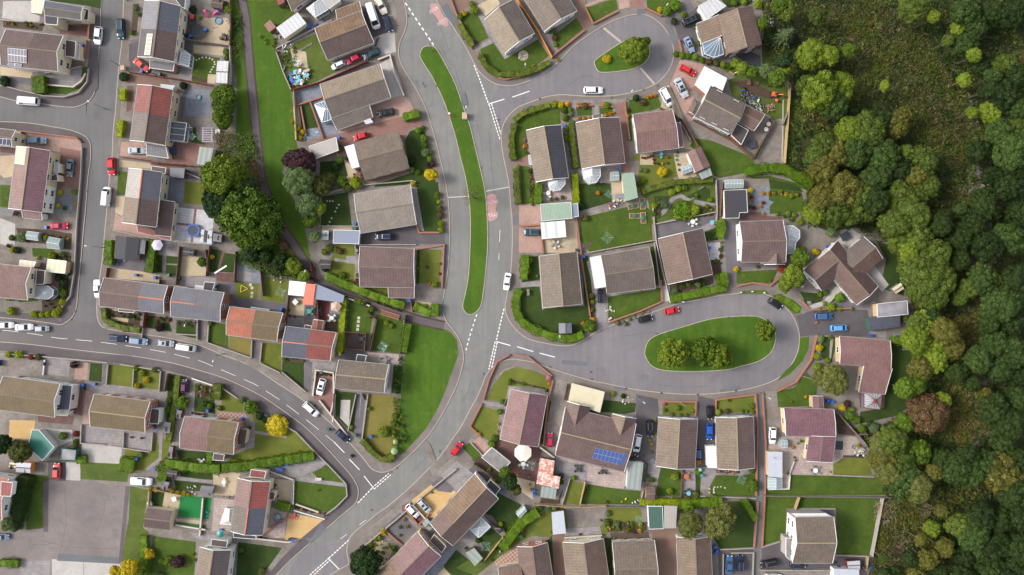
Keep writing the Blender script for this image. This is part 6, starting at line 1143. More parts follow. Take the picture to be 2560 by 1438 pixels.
flat('628,1174 665,1179 661,1196 624,1192',4.0, 'rust', 'cream', h[0], nm=('side_roof', 'side_wall'));flat('675,1229 688,1231 685,1250 673,1249',3.0, 'rust', 'cream', h[0], nm=('porch_roof', 'porch_wall'));chimney(h[0],616,1239,.7,.5,.8,0, BRICKT,1);vent(h[0],662,1242);conserv(h[1], '564,1270 583,1272 578,1312 550,1310', '572,1300 574,1274', 'cream',2.2,2.8);flat('583,1332 640,1340 640,1348 584,1344',2.4, 'dfelt', 'cream', h[1], nm=('lean_to_roof', 'lean_to_wall'))
h=house('two-tone grey house with a brown dormer at the bottom edge', '500,1368 480,1500 558,1508 577,1376', 'grey dormered bottom house', name='house', roof=('beige', 'dgrey'), wall='white', ze=5, pitch=20);flat('529,1348 569,1353 566,1369 528,1364',3.8, 'brownf', 'white', h, nm=('side_roof', 'side_wall'))  # beige west slope and dark east slope put the side light into colour
shed('brown gabled garage with cream walls at the edge of the rough verge', '368,1270 431,1278 424,1325 360,1318', 'dbrown', 'cream',2.5,18, 'garage', 'garage', phrase='brown cream-walled garage')
h=house('salmon-roofed house at the picture edge with a wine-red dormer', '-85,1182 22,1197 5,1300 -95,1285', 'salmon edge house', name='house', roof='orange', wall='white', ze=5, pitch=18);flat('3,1204 32,1207 27,1241 2,1240',6.3, 'red', 'white', h, nm=('dormer_roof', 'dormer_wall'), base=4.5)
flat('80,1075 97,1075 135,1118 106,1151 70,1117',2.6, 'teal', 'white', None, 'teal-roofed workshop with a white fascia', name='workshop', cat='workshop');flat('155,1122 190,1126 187,1151 153,1149',2.4, 'dusty', 'green', None, 'flat green-edged garage beside the teal workshop', trim=plain('green_trim', C(40,110,88),.6));anchor(100,1110, 'teal workshop')
# footpath and service road houses
h=house('striped brown bungalow whose drive is full of parked cars', '787,71 902,27 935,107 819,150', 'striped brown bungalow', roof=('ribbed', 'dbrown'), wall='cream', ze=2.9, pitch=20);gable(h, '848,64 909,41 898,4 839,25', ze=2.2, pitch=14, roof='ribbed', wall='cream', t=0, oh=.2, names=('wing_roof', 'wing_wall'), wins=0)
h=house('beige-roofed bungalow with a white slatted conservatory at the top edge', '700,-60 740,-90 790,-20 730,28', 'beige conservatory bungalow', roof='beige', wall='white', ze=3, pitch=20);rlight(h,757,2,2.0,1.6, CPOLY);conserv(h, '766,22 804,-2 820,24 789,43', '785,8 802,-3', 'poly',2.3,2.9);flat('806,0 845,-14 850,2 822,22',2.8, 'asb', 'white', h, nm=('annexe_roof', 'annexe_wall'))
flat('690,70 744,31 766,58 711,97',2.5, 'light', 'cream', None, 'big white flat-roofed garage behind the striped brown bungalow', trim=None, phrase='big white flat garage');flat('660,62 675,50 690,68 673,81',2.1, 'rustr', 'wood', None, 'small rust-red tin shed on the garden edge', name='garden_shed', cat='shed', trim=None);flat('682,-20 712,-18 711,6 695,15',2.3, 'red', 'wood', None, 'dark red shed roof on the top lawn', name='garden_shed', cat='shed', trim=WOODD)
h=house('wide grey-brown bungalow with white corner conservatory and black car', '800,211 950,160 977,243 829,295', 'wide conservatory bungalow', roof=('buff', 'grey'), wall='white', ze=2.9, pitch=20);gable(h, '828,294 924,262 932,293 843,325', ze=2.2, pitch=12, roof='grey', wall='white', t=0, oh=.2, wins=0, names=('wing_roof', 'wing_wall'));conserv(h, '786,262 812,253 831,293 826,300 805,306', '812,274 822,272', 'glass',2.3,3.0);flat('910,303 925,297 932,305 915,310',2.3, 'pale', 'white', h, nm=('porch_roof', 'porch_wall'))
h=house('speckled tan bungalow with a white flat side roof', '884,356 996,327 1024,421 912,452', 'speckled tan bungalow', roof=('lichen', 'lichen'), wall='pink', trim=None, ze=2.8, pitch=20);flat('861,367 885,360 899,417 880,422',2.6, 'white', 'white', h, nm=('side_roof', 'side_wall'), trim=None);vent(h,975,431)
flat('772,366 840,344 846,376 784,399',2.5, 'asb', 'brick', None, 'corrugated grey garage with moss spots by the footpath verge')
h=house('smooth beige bungalow beside the black tarmac drive', '885,485 1026,462 1041,561 902,583', 'smooth beige bungalow', roof='stgrey', wall='white', ze=2.8, pitch=17);flat('834,575 899,577 897,610 833,608',2.5, 'blue', 'white', None, 'blue-grey flat garage at the end of the black drive', gdoor=1, phrase='blue-grey flat garage');shed('narrow teal shed tucked behind the blue-grey garage', '806,576 822,577 821,600 805,600', 'pale', 'green',2.0,8)
h=house('brown bungalow with a stepped southern corner', '900,617 1035,622 1036,719 900,717', 'stepped brown bungalow', roof='mauve', wall='white', ze=2.8, pitch=17);gable(h, '971,716 1036,718 1035,745 972,744', ze=2.1, pitch=12, roof='mauve', wall='white', t=0, oh=.2, wins=0, names=('wing_roof', 'wing_wall'));vent(h,942,623)
# first close, north side
h=house('tan and charcoal bungalow with a boxed white chimney', '1211,50 1262,133 1336,84 1285,-2', 'boxed-chimney bungalow', roof=('buff', 'grey'), wall='white', ze=2.9, pitch=22);chimney(h,1299,104,1.3,.9,.5,-30, STONEL,1);vent(h,1285,94, DARK)  # buff slope stands for sunlight, grey slope for shade, in tile colour
h=house('speckled buff bungalow beside the orange fence', '1290,-38 1361,78 1442,28 1370,-88', 'speckled buff bungalow', roof=('lichen', 'grey'), wall='white', ze=2.9, pitch=22);vent(h,1327,30, DARK)
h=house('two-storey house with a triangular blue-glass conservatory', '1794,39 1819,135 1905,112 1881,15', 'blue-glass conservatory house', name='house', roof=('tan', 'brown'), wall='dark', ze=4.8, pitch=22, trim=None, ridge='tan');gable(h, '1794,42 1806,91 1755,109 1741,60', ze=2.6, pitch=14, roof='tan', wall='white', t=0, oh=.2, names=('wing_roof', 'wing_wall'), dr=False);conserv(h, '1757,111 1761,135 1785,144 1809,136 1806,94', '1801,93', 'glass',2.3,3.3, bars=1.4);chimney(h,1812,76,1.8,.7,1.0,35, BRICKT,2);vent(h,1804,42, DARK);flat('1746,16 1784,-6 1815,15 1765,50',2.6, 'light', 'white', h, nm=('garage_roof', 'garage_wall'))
flat('1842,138 1875,128 1900,140 1899,163 1860,156',.5, 'dfelt', 'wood', None, 'low black deck cover beneath the two-storey house', name='covered_deck', cat='deck cover', trim=None)
h=house('orange-brick house with a white flat garage and weathered deck', '1777,214 1864,262 1829,336 1737,291', 'orange-brick deck house', name='house', roof=('grey', 'grey'), wall='white', ze=4.2, pitch=20, ridge='tan', trim=None);gable(h, '1864,263 1912,286 1885,327 1848,306', ze=2.9, pitch=16, roof='brown', wall='orange', oh=.2, names=('wing_roof', 'wing_wall'), dr=False);flat('1842,309 1871,326 1853,362 1828,338',2.7, 'dgrey', 'orange', h, nm=('rear_roof', 'rear_wall'));gable(h, '1736,247 1722,279 1736,288 1752,258', ze=2.5, pitch=20, roof='grey', wall='orange', oh=.15, hip=(.5,0), wins=0, names=('porch_roof', 'porch_wall'), gut=False)
flat('1761,166 1817,196 1806,227 1785,215 1766,236 1737,212',2.7, 'white', 'orange', None, 'white flat-roofed brick garage beside the block paved forecourt', trim=WHITE, phrase='white flat brick garage')
h=house('plum-brown bungalow with a white west wall beyond the short lawn', '1582,287 1681,275 1697,370 1594,383', 'plum-brown close bungalow', roof='pinky', wall='white', ze=2.9, pitch=17);gable(h, '1689,309 1697,369 1709,367 1701,307', ze=2.4, pitch=14, roof='plum', wall='white', t=0, oh=.1, wins=0, names=('wing_roof', 'wing_wall'));vent(h,1641,306);vent(h,1598,345)
h=shed('brown tiled garage with a white wall at the fence corner', '1718,382 1739,432 1776,415 1751,365', 'pinky', 'white',2.5,20, 'garage', 'garage', phrase='brown corner garage');flat('1746,434 1775,419 1781,438 1755,449',2.1, 'sgreen', 'wood', None, 'sage tin lean-to shed behind the brown corner garage', name='garden_shed', cat='shed', trim=None)
h=house('two-tone bungalow with an oval paved fan conservatory', '1316,326 1340,455 1421,444 1402,313', 'fan-conservatory corner bungalow', roof=('beige', 'char'), wall='white', ze=2.8, pitch=24, ridge='tan');conserv(h, '1370,450 1412,446 1413,460 1400,475 1385,477 1372,467', '1392,452', 'poly',2.3,3.0);flat('1321,388 1331,388 1332,412 1323,411',2.3, 'pale', 'white', h, nm=('porch_roof', 'porch_wall'));vent(h,1392,347)  # sunlit beige and shaded charcoal are painted onto one roof's two slopes
h=house('two-tone brown bungalow with a long octagonal conservatory', '1440,307 1455,422 1562,408 1548,294', 'octagonal conservatory bungalow', roof=('tan', 'mauve'), wall='white', ze=2.8, pitch=24, ridge='tan');conserv(h, '1456,424 1500,416 1501,440 1491,456 1474,459 1461,447', '1480,436 1480,420', 'poly',2.3,3.0);vent(h,1457,385);vent(h,1526,355);gable(h, '1482,289 1504,286 1505,300 1484,302', ze=2.4, pitch=20, roof='grey', wall='white', oh=.1, wins=0, names=('porch_roof', 'porch_wall'), gut=False)  # lighter west tiles paint the sun, darker east tiles the shade
flat('1554,434 1585,431 1595,494 1562,504',2.6, 'green', 'cream', None, 'moss-green sheet garage with a cream wall', trim=None, phrase='moss-green cream-walled garage');flat('1351,511 1427,506 1430,546 1354,553',2.5, 'green', 'white', None, 'green corrugated double garage facing the pink drive', gdoor=3, phrase='green corrugated double garage');flat('1429,511 1444,509 1446,541 1430,544',2.2, 'blue', None, None, 'lilac glazed lean-to behind the green garage', name='lean_to', cat='lean-to')
flat('1352,557 1412,552 1415,592 1355,598',2.4, 'stripe', 'white', None, 'white striped carport roof beside the pink block drive', name='carport', cat='carport', phrase='white striped carport')
h=house('lichen-speckled bungalow inside a curved privet hedge', '1349,641 1357,769 1455,760 1442,630', 'hedge-ringed lichen bungalow', roof=('lichen', 'lichen'), wall='tan', ze=2.8, pitch=24, trim=STONEL, ridge='tan');vent(h,1427,700)
h=house('olive-brown bungalow with a white flat garage along its side', '1503,639 1622,618 1638,720 1518,735', 'white-sided olive bungalow', roof='grey', wall='white', ze=2.8, pitch=19, trim=STONE);flat('1475,644 1503,639 1515,717 1488,721',2.6, 'white', 'white', h, nm=('garage_roof', 'garage_wall'));vent(h,1622,656)
h=house('pinkish brown bungalow with a white side wall and lime front hedge', '1646,597 1670,711 1781,685 1757,571', 'lime-hedged pinkish bungalow', roof=('brown', 'mauve'), wall='white', ze=2.8, pitch=24, ridge='tan');vent(h,1728,584, DARK)
h=house('brown house with a wide white polycarbonate sun room', '1849,555 1957,551 1964,655 1853,655', 'sun-room brown house', name='house', roof='mauve', wall='white', ze=3.8, pitch=19);
gable(h, '1910,661 1910,634 1963,634 1963,661', ze=3.4, pitch=26, roof='mauve', wall='tan', oh=.2, names=('front_gable_roof', 'front_gable_wall'), ends=(1,0), dr=False, gut=False, wins=0)
conserv(h, '1961,565 1983,564 1999,577 1999,595 1989,607 1988,624 1976,635 1964,635', '1972,585 1972,612', 'poly',2.4,3.2);vent(h,1934,611)
h=flat('1810,476 1866,474 1869,531 1849,532 1847,545 1812,546',2.7, 'dfelt', 'cream', None, 'black flat-roofed garage with a cream side wall', phrase='black flat garage', trim=WHITE2)
# second close
h=house('cross-shaped brown bungalow with four gabled wings', '2094,602 2195,716 2141,762 2044,648', 'cross-shaped bungalow', roof=('brown', 'dbrown')[::-1], wall='white', ze=3.0, pitch=22);gable(h, '2070,625 2009,676 2054,727 2115,675', ze=2.98, pitch=22, roof=('brown', 'dbrown'), wall='white', ends=(0,1), names=('west_wing_roof', 'west_wing_wall'), gut=False, dr=False);gable(h, '2100,641 2159,592 2207,647 2148,699', ze=2.99, pitch=21, roof=('grey', 'brown'), wall='white', ends=(0,1), names=('north_wing_roof', 'north_wing_wall'), gut=False, dr=False)
for x, y in((2141,622), (2177,650), (2114,649)):vent(h, x, y)
flat('2193,760 2268,752 2270,786 2194,793',2.7, 'dusty', 'tan', None, 'weathered flat garage with a wide white door', gdoor=3, phrase='weathered flat garage');flat('2172,795 2250,787 2251,817 2175,827',2.5, 'slate', 'green', None, 'slate-grey flat garage with a green door strip', trim=None)
h=house('pink-brown L-shaped bungalow dotted with six roof lights', '2099,841 2225,852 2227,922 2100,910', 'pink-brown rooflight bungalow', roof='lilac', wall='tan', ze=3.0, pitch=9, ridge='x');gable(h, '2157,914 2227,921 2212,986 2147,980', ze=2.5, pitch=6, roof='lilac', wall='tan', t=0, oh=.2, names=('wing_roof', 'wing_wall'), dr=False);conserv(h, '2160,982 2205,986 2201,1024 2160,1020', '2189,1002', 'poly',2.3,3.1, frame=WOODR)
for x, y in((2110,886), (2129,887), (2147,889), (2165,891), (2194,894), (2218,897), (2162,935), (2186,938), (2211,941)):rlight(h, x, y,.38,.38, WHITE2)
h=house('plum-roofed L-shaped bungalow with white west gables', '1960,1020 2084,1024 2089,1092 1965,1090', 'plum L-shaped bungalow', roof='plum', wall='yellow', ze=3.2, pitch=8, ridge='x');gable(h, '2024,1090 2015,1152 2081,1156 2089,1092', ze=3.1, pitch=7, roof='plum', wall='yellow', names=('wing_roof', 'wing_wall'), dr=False);gable(h, '2032,990 2034,1022 2059,1023 2057,991', ze=2.9, pitch=8, roof='plum', wall='tan', oh=.1, wins=0, names=('annexe_roof', 'annexe_wall'))
for x, y in((1988,1062), (2020,1063), (2056,1064), (2037,1126), (2067,1127), (2028,1085)):rlight(h, x, y,.38,.38, WHITE2)
flat('1919,1129 1956,1130 1956,1194 1920,1192',2.7, 'pale', 'tan', None, 'long pale grey garage beside the brick-walled footpath', trim=None, phrase='long pale garage');greenhouse('lean-to greenhouse full of staging at the end of the pale garage', '1920,1194 1920,1222 1955,1222 1955,1194')
h=house('tall white-gabled house with balcony above the lower lawns', '1988,1294 2084,1293 2081,1408 1981,1408', 'tall white-gabled house', name='house', roof='lichen', wall='white', ze=5.6, pitch=22, ridge='tan')
flat('1978,1284 2064,1284 2082,1293 1992,1293',4.6, 'white', 'grey', h, nm=('balcony_roof', 'balcony_wall'));flat('1965,1345 1984,1346 1980,1404 1965,1392',4.0, 'stoneg', 'grey', h, nm=('bay_roof', 'bay_wall'));vent(h,2046,1384, DARK)
flat('2085,1422 2148,1424 2148,1500 2085,1500',2.6, 'pale', 'white', None, 'pale flat garage at the bottom edge beside the storage shed', trim=None);shed('grey-topped red timber storage shed by the bin store', '2118,1404 2150,1402 2150,1424 2120,1424', 'pale', 'woodr',2.1,8)
# below the second close
h=house('lilac-brown bungalow with a cream canopy on its red patio', '1277,973 1250,1098 1345,1117 1368,989', 'lilac-brown bungalow', roof=('lilac', 'plum'), wall='white', ze=2.8, pitch=22, trim=STONEL, ridge='tan');vent(h,1320,1069, DARK);vent(h,1331,1036)
flat('1204,1144 1230,1119 1276,1156 1251,1181',2.5, 'stoneg', 'cream', None, 'mottled grey garage at the end of the pink ramp', phrase='mottled grey garage')
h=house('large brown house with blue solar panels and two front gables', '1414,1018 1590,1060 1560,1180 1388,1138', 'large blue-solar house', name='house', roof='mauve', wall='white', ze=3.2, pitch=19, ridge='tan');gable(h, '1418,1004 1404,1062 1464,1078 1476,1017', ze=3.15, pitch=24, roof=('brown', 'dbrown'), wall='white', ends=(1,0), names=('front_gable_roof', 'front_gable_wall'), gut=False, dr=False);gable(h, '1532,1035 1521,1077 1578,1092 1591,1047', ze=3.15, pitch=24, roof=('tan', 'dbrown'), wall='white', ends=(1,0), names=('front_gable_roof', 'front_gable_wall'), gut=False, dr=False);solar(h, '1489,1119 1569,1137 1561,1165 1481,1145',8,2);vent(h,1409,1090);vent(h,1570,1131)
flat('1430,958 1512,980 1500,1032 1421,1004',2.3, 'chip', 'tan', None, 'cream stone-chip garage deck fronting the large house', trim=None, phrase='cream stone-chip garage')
h=house('beige and grey bungalow between two tarmac drives', '1647,1044 1640,1165 1737,1172 1744,1048', 'drive-flanked beige bungalow', roof=('beige', 'mauve'), wall='white', ze=2.8, pitch=21, ridge='tan');vent(h,1716,1107, PLC['blue']);vent(h,1662,1078);dish(h,1732,1150)  # slope tones carry painted sun on the west, shade on the east
h=house('beige and grey bungalow with a white flat garage by the footpath', '1790,1044 1794,1172 1887,1170 1883,1041', 'footpath beige bungalow', roof=('beige', 'mauve'), wall='white', ze=2.8, pitch=21, ridge='tan');flat('1766,1116 1792,1115 1793,1170 1769,1169',2.6, 'white', 'white', h, nm=('garage_roof', 'garage_wall'))  # west slope painted sunlit, east slope painted shaded
flat('1571,1154 1609,1157 1601,1226 1566,1222',2.5, 'sgreen', 'white', None, 'ribbed sage garage beside the solar house patio', trim=None, phrase='ribbed sage garage');flat('1350,1145 1387,1152 1382,1189 1401,1192 1396,1222 1341,1210',2.4, 'rusty', 'wood', None, 'rust-streaked white tin workshop', name='workshop', cat='workshop', trim=None, phrase='rust-streaked tin workshop');flat('1355,1215 1392,1221 1388,1248 1351,1242',2.2, 'sgreen', 'tan', None, 'grey-green striped shed at the foot of the rusty workshop', name='garden_shed', cat='shed', trim=None);shed('brown gabled shed at the end of the lime hedge', '1616,1218 1638,1218 1637,1250 1613,1250', 'brown', 'woodl',2.0,16)
flat('1379,1281 1409,1277 1415,1334 1382,1337',2.5, 'pale', 'wood', None, 'plain pale grey garage above a long brown drive', trim=None, phrase='plain pale grey garage');flat('1620,1266 1656,1266 1658,1322 1623,1323',2.6, 'dgreen', 'white', None, 'dark green garage roof with a white edge', phrase='dark green garage');flat('1660,1265 1693,1266 1690,1321 1660,1321',2.5, 'asb', 'cream', None, 'grey corrugated garage beside the dark green one', trim=None)
# south-east corner of the main road
h=semis('1075,1308 1187,1185 1246,1247 1132,1364', (0,.26,1), [('small chocolate-roofed end house', 'chocolate-roofed end house', dict(roof=('brown', 'dbrown'), wall='white')), ('large ribbed-tile house with a mossy ridge and tan gravel front', 'ribbed mossy-ridged house', dict(roof=('ribbed', 'dbrown'), wall='white', ridge='tan'))], ze=4.6, pitch=20);conserv(h[1], '1175,1324 1204,1294 1226,1317 1197,1344', '1198,1319', 'poly',2.3,2.9, bars=2);flat('1226,1199 1251,1222 1237,1238 1215,1214',3.4, 'dfelt', 'tan', h[1], nm=('porch_roof', 'porch_wall'));vent(h[1],1222,1262);vent(h[0],1163,1323)
h=semis('925,1452 1045,1331 1102,1391 982,1512', (0,.42,1), [('striped mossy semi at the bottom edge by the dark tree', 'striped bottom semi', dict(roof=('ribbed', 'grey'), wall='cream')), ('plum and lilac semi with white roof lights', 'plum skylight semi', dict(roof=('lilac', 'plum'), wall='tan'))], ze=4.6, pitch=20);flat('1086,1337 1115,1366 1104,1382 1074,1352',3.4, 'brownf', 'tan', h[1], nm=('porch_roof', 'porch_wall'))  # lilac slope is painted sunlight, plum slope painted shade
for x, y in((1041,1360), (1018,1383), (1067,1401), (1080,1403)):rlight(h[1], x, y,.4,.4, WHITE2)
flat('1163,1383 1186,1370 1207,1396 1187,1416',2.2, 'sgreen', 'wood', None, 'sage striped shed beside the pale timber fence', name='garden_shed', cat='shed', trim=None)
# bottom edge row
h=house('brown bungalow with an orange-brick gable and cross wing', '1293,1367 1303,1490 1388,1480 1368,1357', 'brick-gabled bottom bungalow', roof=('brown', 'mauve'), wall='orange', ze=3.0, pitch=24);gable(h, '1245,1420 1300,1408 1322,1495 1258,1510', ze=2.95, pitch=20, roof='brown', wall='cream', ends=(1,0), names=('wing_roof', 'wing_wall'), dr=False)
h=house('tan and brown bungalow with a cream gable above the stone yard', '1407,1356 1420,1480 1526,1470 1508,1347', 'cream-gabled bottom bungalow', roof=('beige', 'brown'), wall='cream', ze=3.0, pitch=23);vent(h,1440,1419);dish(h,1418,1398)  # slope colours differ to paint sun and shade
h=house('speckled bungalow above the brown decking at the bottom edge', '1531,1355 1636,1351 1645,1475 1538,1478', 'decked speckled bungalow', roof='lichen', wall='cream', ze=3.0, pitch=20);vent(h,1574,1362, BRICK);vent(h,1634,1394)
h=house('tan and brown bungalow under the big round tree', '1692,1343 1697,1480 1782,1478 1776,1342', 'tree-side bottom bungalow', roof=('tan', 'brown'), wall='white', ze=3.0, pitch=23);vent(h,1756,1394)  # tan paints the sunlit slope, brown the shaded slope
# ------------------------------------------------------------------ parked cars
car(246,89,264, 'white', 'hatch', 'at the kerb');car(302,72,272, 'teal', 'estate', 'at the far kerb');car(354,163,-38, 'coral', 'saloon', 'parked askew on the drive', L=44);car(70,253,176, 'white', 'van', 'on the side street', L=56)
car(92,352,0, 'lightsteel', 'estate', 'on the plum drive', L=47);car(176,420,266, 'grey', 'saloon', 'in the block paved yard', L=43);car(279,416,272, 'red', 'hatch', 'half on the kerb');car(267,492,84, 'white', 'van', 'half on the pavement', L=49);car(148,565,0, 'crimson', 'saloon', 'on the concrete drive', L=43);car(343,377,0, 'silver', 'saloon', 'on the tan drive', L=45);car(245,722,272, 'white', 'pickup', 'partly under the eaves', L=46)
car(13,813,0, 'white', 'saloon', 'at the kerb by the picture edge', L=36+8);car(61,818,2, 'white', 'saloon', 'in a line at the kerb', L=45);car(105,822,2, 'silver', 'small', 'in a line at the kerb', L=34);car(294,846,-5, 'navy', 'estate', 'in the line of four', L=46);car(346,853,-6, 'lightsteel', 'estate', 'in the line of four', L=46);car(414,858,-6, 'silver', 'hatch', 'in the line of four', L=41, sunroof=True);car(467,869,-8, 'white', 'van', 'at the end of the line', L=46)
car(461,965,86, 'purple', 'small', 'in the walled bay', L=33);car(142,1178,88, 'coral', 'hatch', 'beside the car park', L=41);car(354,1203,-3, 'white', 'pickup', 'with a ladder rack on the verge', L=54);car(5,1342,0, 'lightsteel', 'hatch', 'at the car park entrance', L=34)
car(803,967,254, 'white', 'hatch', 'on the red block drive', L=43, sunroof=True);car(778,1023,-42, 'white', 'suv', 'at the kerb', L=45);car(857,1090,-40, 'navy', 'hatch', 'at the kerb', L=39);car(1142,1122,52, 'red', 'hatch', 'at the main road kerb', L=38);car(1061,1264,-47, 'silver', 'suv', 'on the gravel drive', L=42, sunroof=True);car(1031,1277,-47, 'white', 'hatch', 'on the narrow drive', L=40);car(1268,704,262, 'white', 'saloon', 'on the main road', L=44)
car(933,42,288, 'white', 'bigvan', 'on the forecourt', L=62);car(951,12,296, 'cream', 'saloon', 'at the top edge');car(970,59,290, 'navy', 'saloon', 'on the forecourt', L=42);car(929,135,205, 'teal', 'saloon', 'at the head of three', L=46);car(884,148,205, 'crimson', 'hatch', 'in the middle of three', L=40);car(846,163,205, 'white', 'estate', 'at the back of three', L=36);car(965,282,192, 'black', 'saloon', 'on the pink drive', L=44);car(902,342,195, 'red', 'hatch', 'partly under the eaves', L=37);car(961,592,180, 'navy', 'estate', 'on the black tarmac drive', L=45)
car(1483,226,0, 'white', 'estate', 'at the kerb of the upper close', L=48);car(1729,50,24, 'black', 'suv', 'with a long glass roof', L=47, sunroof=True);car(1723,112,-66, 'lightsteel', 'saloon', 'on the forecourt', L=41, sunroof=True);car(1719,176,-28, 'red', 'estate', 'on the block forecourt', L=41);car(1703,220,-63, 'silver', 'saloon', 'with a sunroof', L=53, sunroof=True);car(1666,243,-62, 'white', 'mpv', 'on the gravel drive', L=50)
car(1330,581,180, 'teal', 'suv', 'on the pink block drive', L=43);car(1501,740,94, 'black', 'suv', 'below the white garage', L=36);car(1613,797,14, 'black', 'small', 'at the kerb of the lower close', L=36);car(1679,777,12, 'red', 'hatch', 'at the kerb of the lower close', L=37);car(1938,759,-33, 'black', 'hatch', 'on the bend', L=38);car(2058,791,2, 'denim', 'suv', 'on the shared tarmac', L=44);car(2097,820,2, 'sky', 'mpv', 'on the wide drive', L=41)
car(1375,1100,88, 'crimson', 'hatch', 'on the concrete drive', L=36);car(1624,1070,272, 'black', 'mpv', 'on the shared drive', L=41);car(1593,1108,260, 'white', 'mpv', 'on the shared drive', L=45);car(1774,1031,272, 'black', 'hatch', 'nose to the street', L=34);car(1773,1079,270, 'blue', 'hatch', 'behind the black car', L=41);car(1745,1140,270, 'denim', 'estate', 'wedged beside the wall', L=40);car(1931,1089,268, 'white', 'hatch', 'on the striped concrete drive', L=42)
car(1823,1412,86, 'denim', 'saloon', 'in the small car park', L=46);car(1850,1408,88, 'navy', 'suv', 'in the small car park', L=41);car(1922,1408,192, 'black', 'suv', 'on the dark drive', L=42);car(1994,1413,0, 'navy', 'estate', 'under the house edge', L=39);car(1934,1443,0, 'white', 'hatch', 'cut by the bottom edge', L=41)
# ------------------------------------------------------------------ garden walls and fences
def many(fn, rows):
 for r in rows.strip().split('\n'):
  a=r.split('|');fn(a[0], a[1:])
CF=plain('concrete_fence', C(172,164,156),.85,.15,2);RUST=plain('rust_red_boards', C(140,52,44),.75,.2,3);GREENF=plain('green_mesh', C(60,100,80),.7);IRON=plain('black_iron', C(40,42,46),.5)
FK=dict(brick=(wallline, dict(mat=BRICK, h=.7, cop=plain('brick_coping', C(160,104,84),.85,.2,4), label='low red brick wall')), tan=(wallline, dict(mat=BRICKT, h=.9, cop=STONEL, label='low tan garden wall')), stone=(wallline, dict(mat=STONE, h=.8, w=.22, label='grey block wall')), white=(wallline, dict(mat=WHITE2, h=.7, w=.2, label='white painted wall')), dark=(wallline, dict(mat=BRICKD, h=1.0, cop=plain('dark_coping', C(110,82,74),.85,.2,4), label='dark brick wall')), pink=(wallline, dict(mat=BRICKP, h=.8, cop=STONEL, label='pinkish brick wall')), wood=(fence, dict(mat=WOODB, label='brown timber fence')), light=(fence, dict(mat=WOODL, label='pale timber fence', w=.08)), red=(fence, dict(mat=RUST, label='rust-red timber fence', pmat=WOODB)), orange=(fence, dict(mat=WOODO, label='bright orange timber fence', w=.08, h=1.7)), grey=(fence, dict(mat=WOODG, label='weathered grey fence')), conc=(fence, dict(mat=CF, label='concrete panel fence', w=.14)), mesh=(fence, dict(mat=GREENF, h=1.1, label='low green mesh fence', w=.04)), low=(fence, dict(mat=WOODB, h=.9, label='low timber fence')), wlow=(fence, dict(mat=WHITE2, h=.8, w=.05, label='low white picket fence')))
def F(k, a):
 fn, kw=FK[k];kw=dict(kw)
 for s in a[0].split(';'):fn(s, **kw)
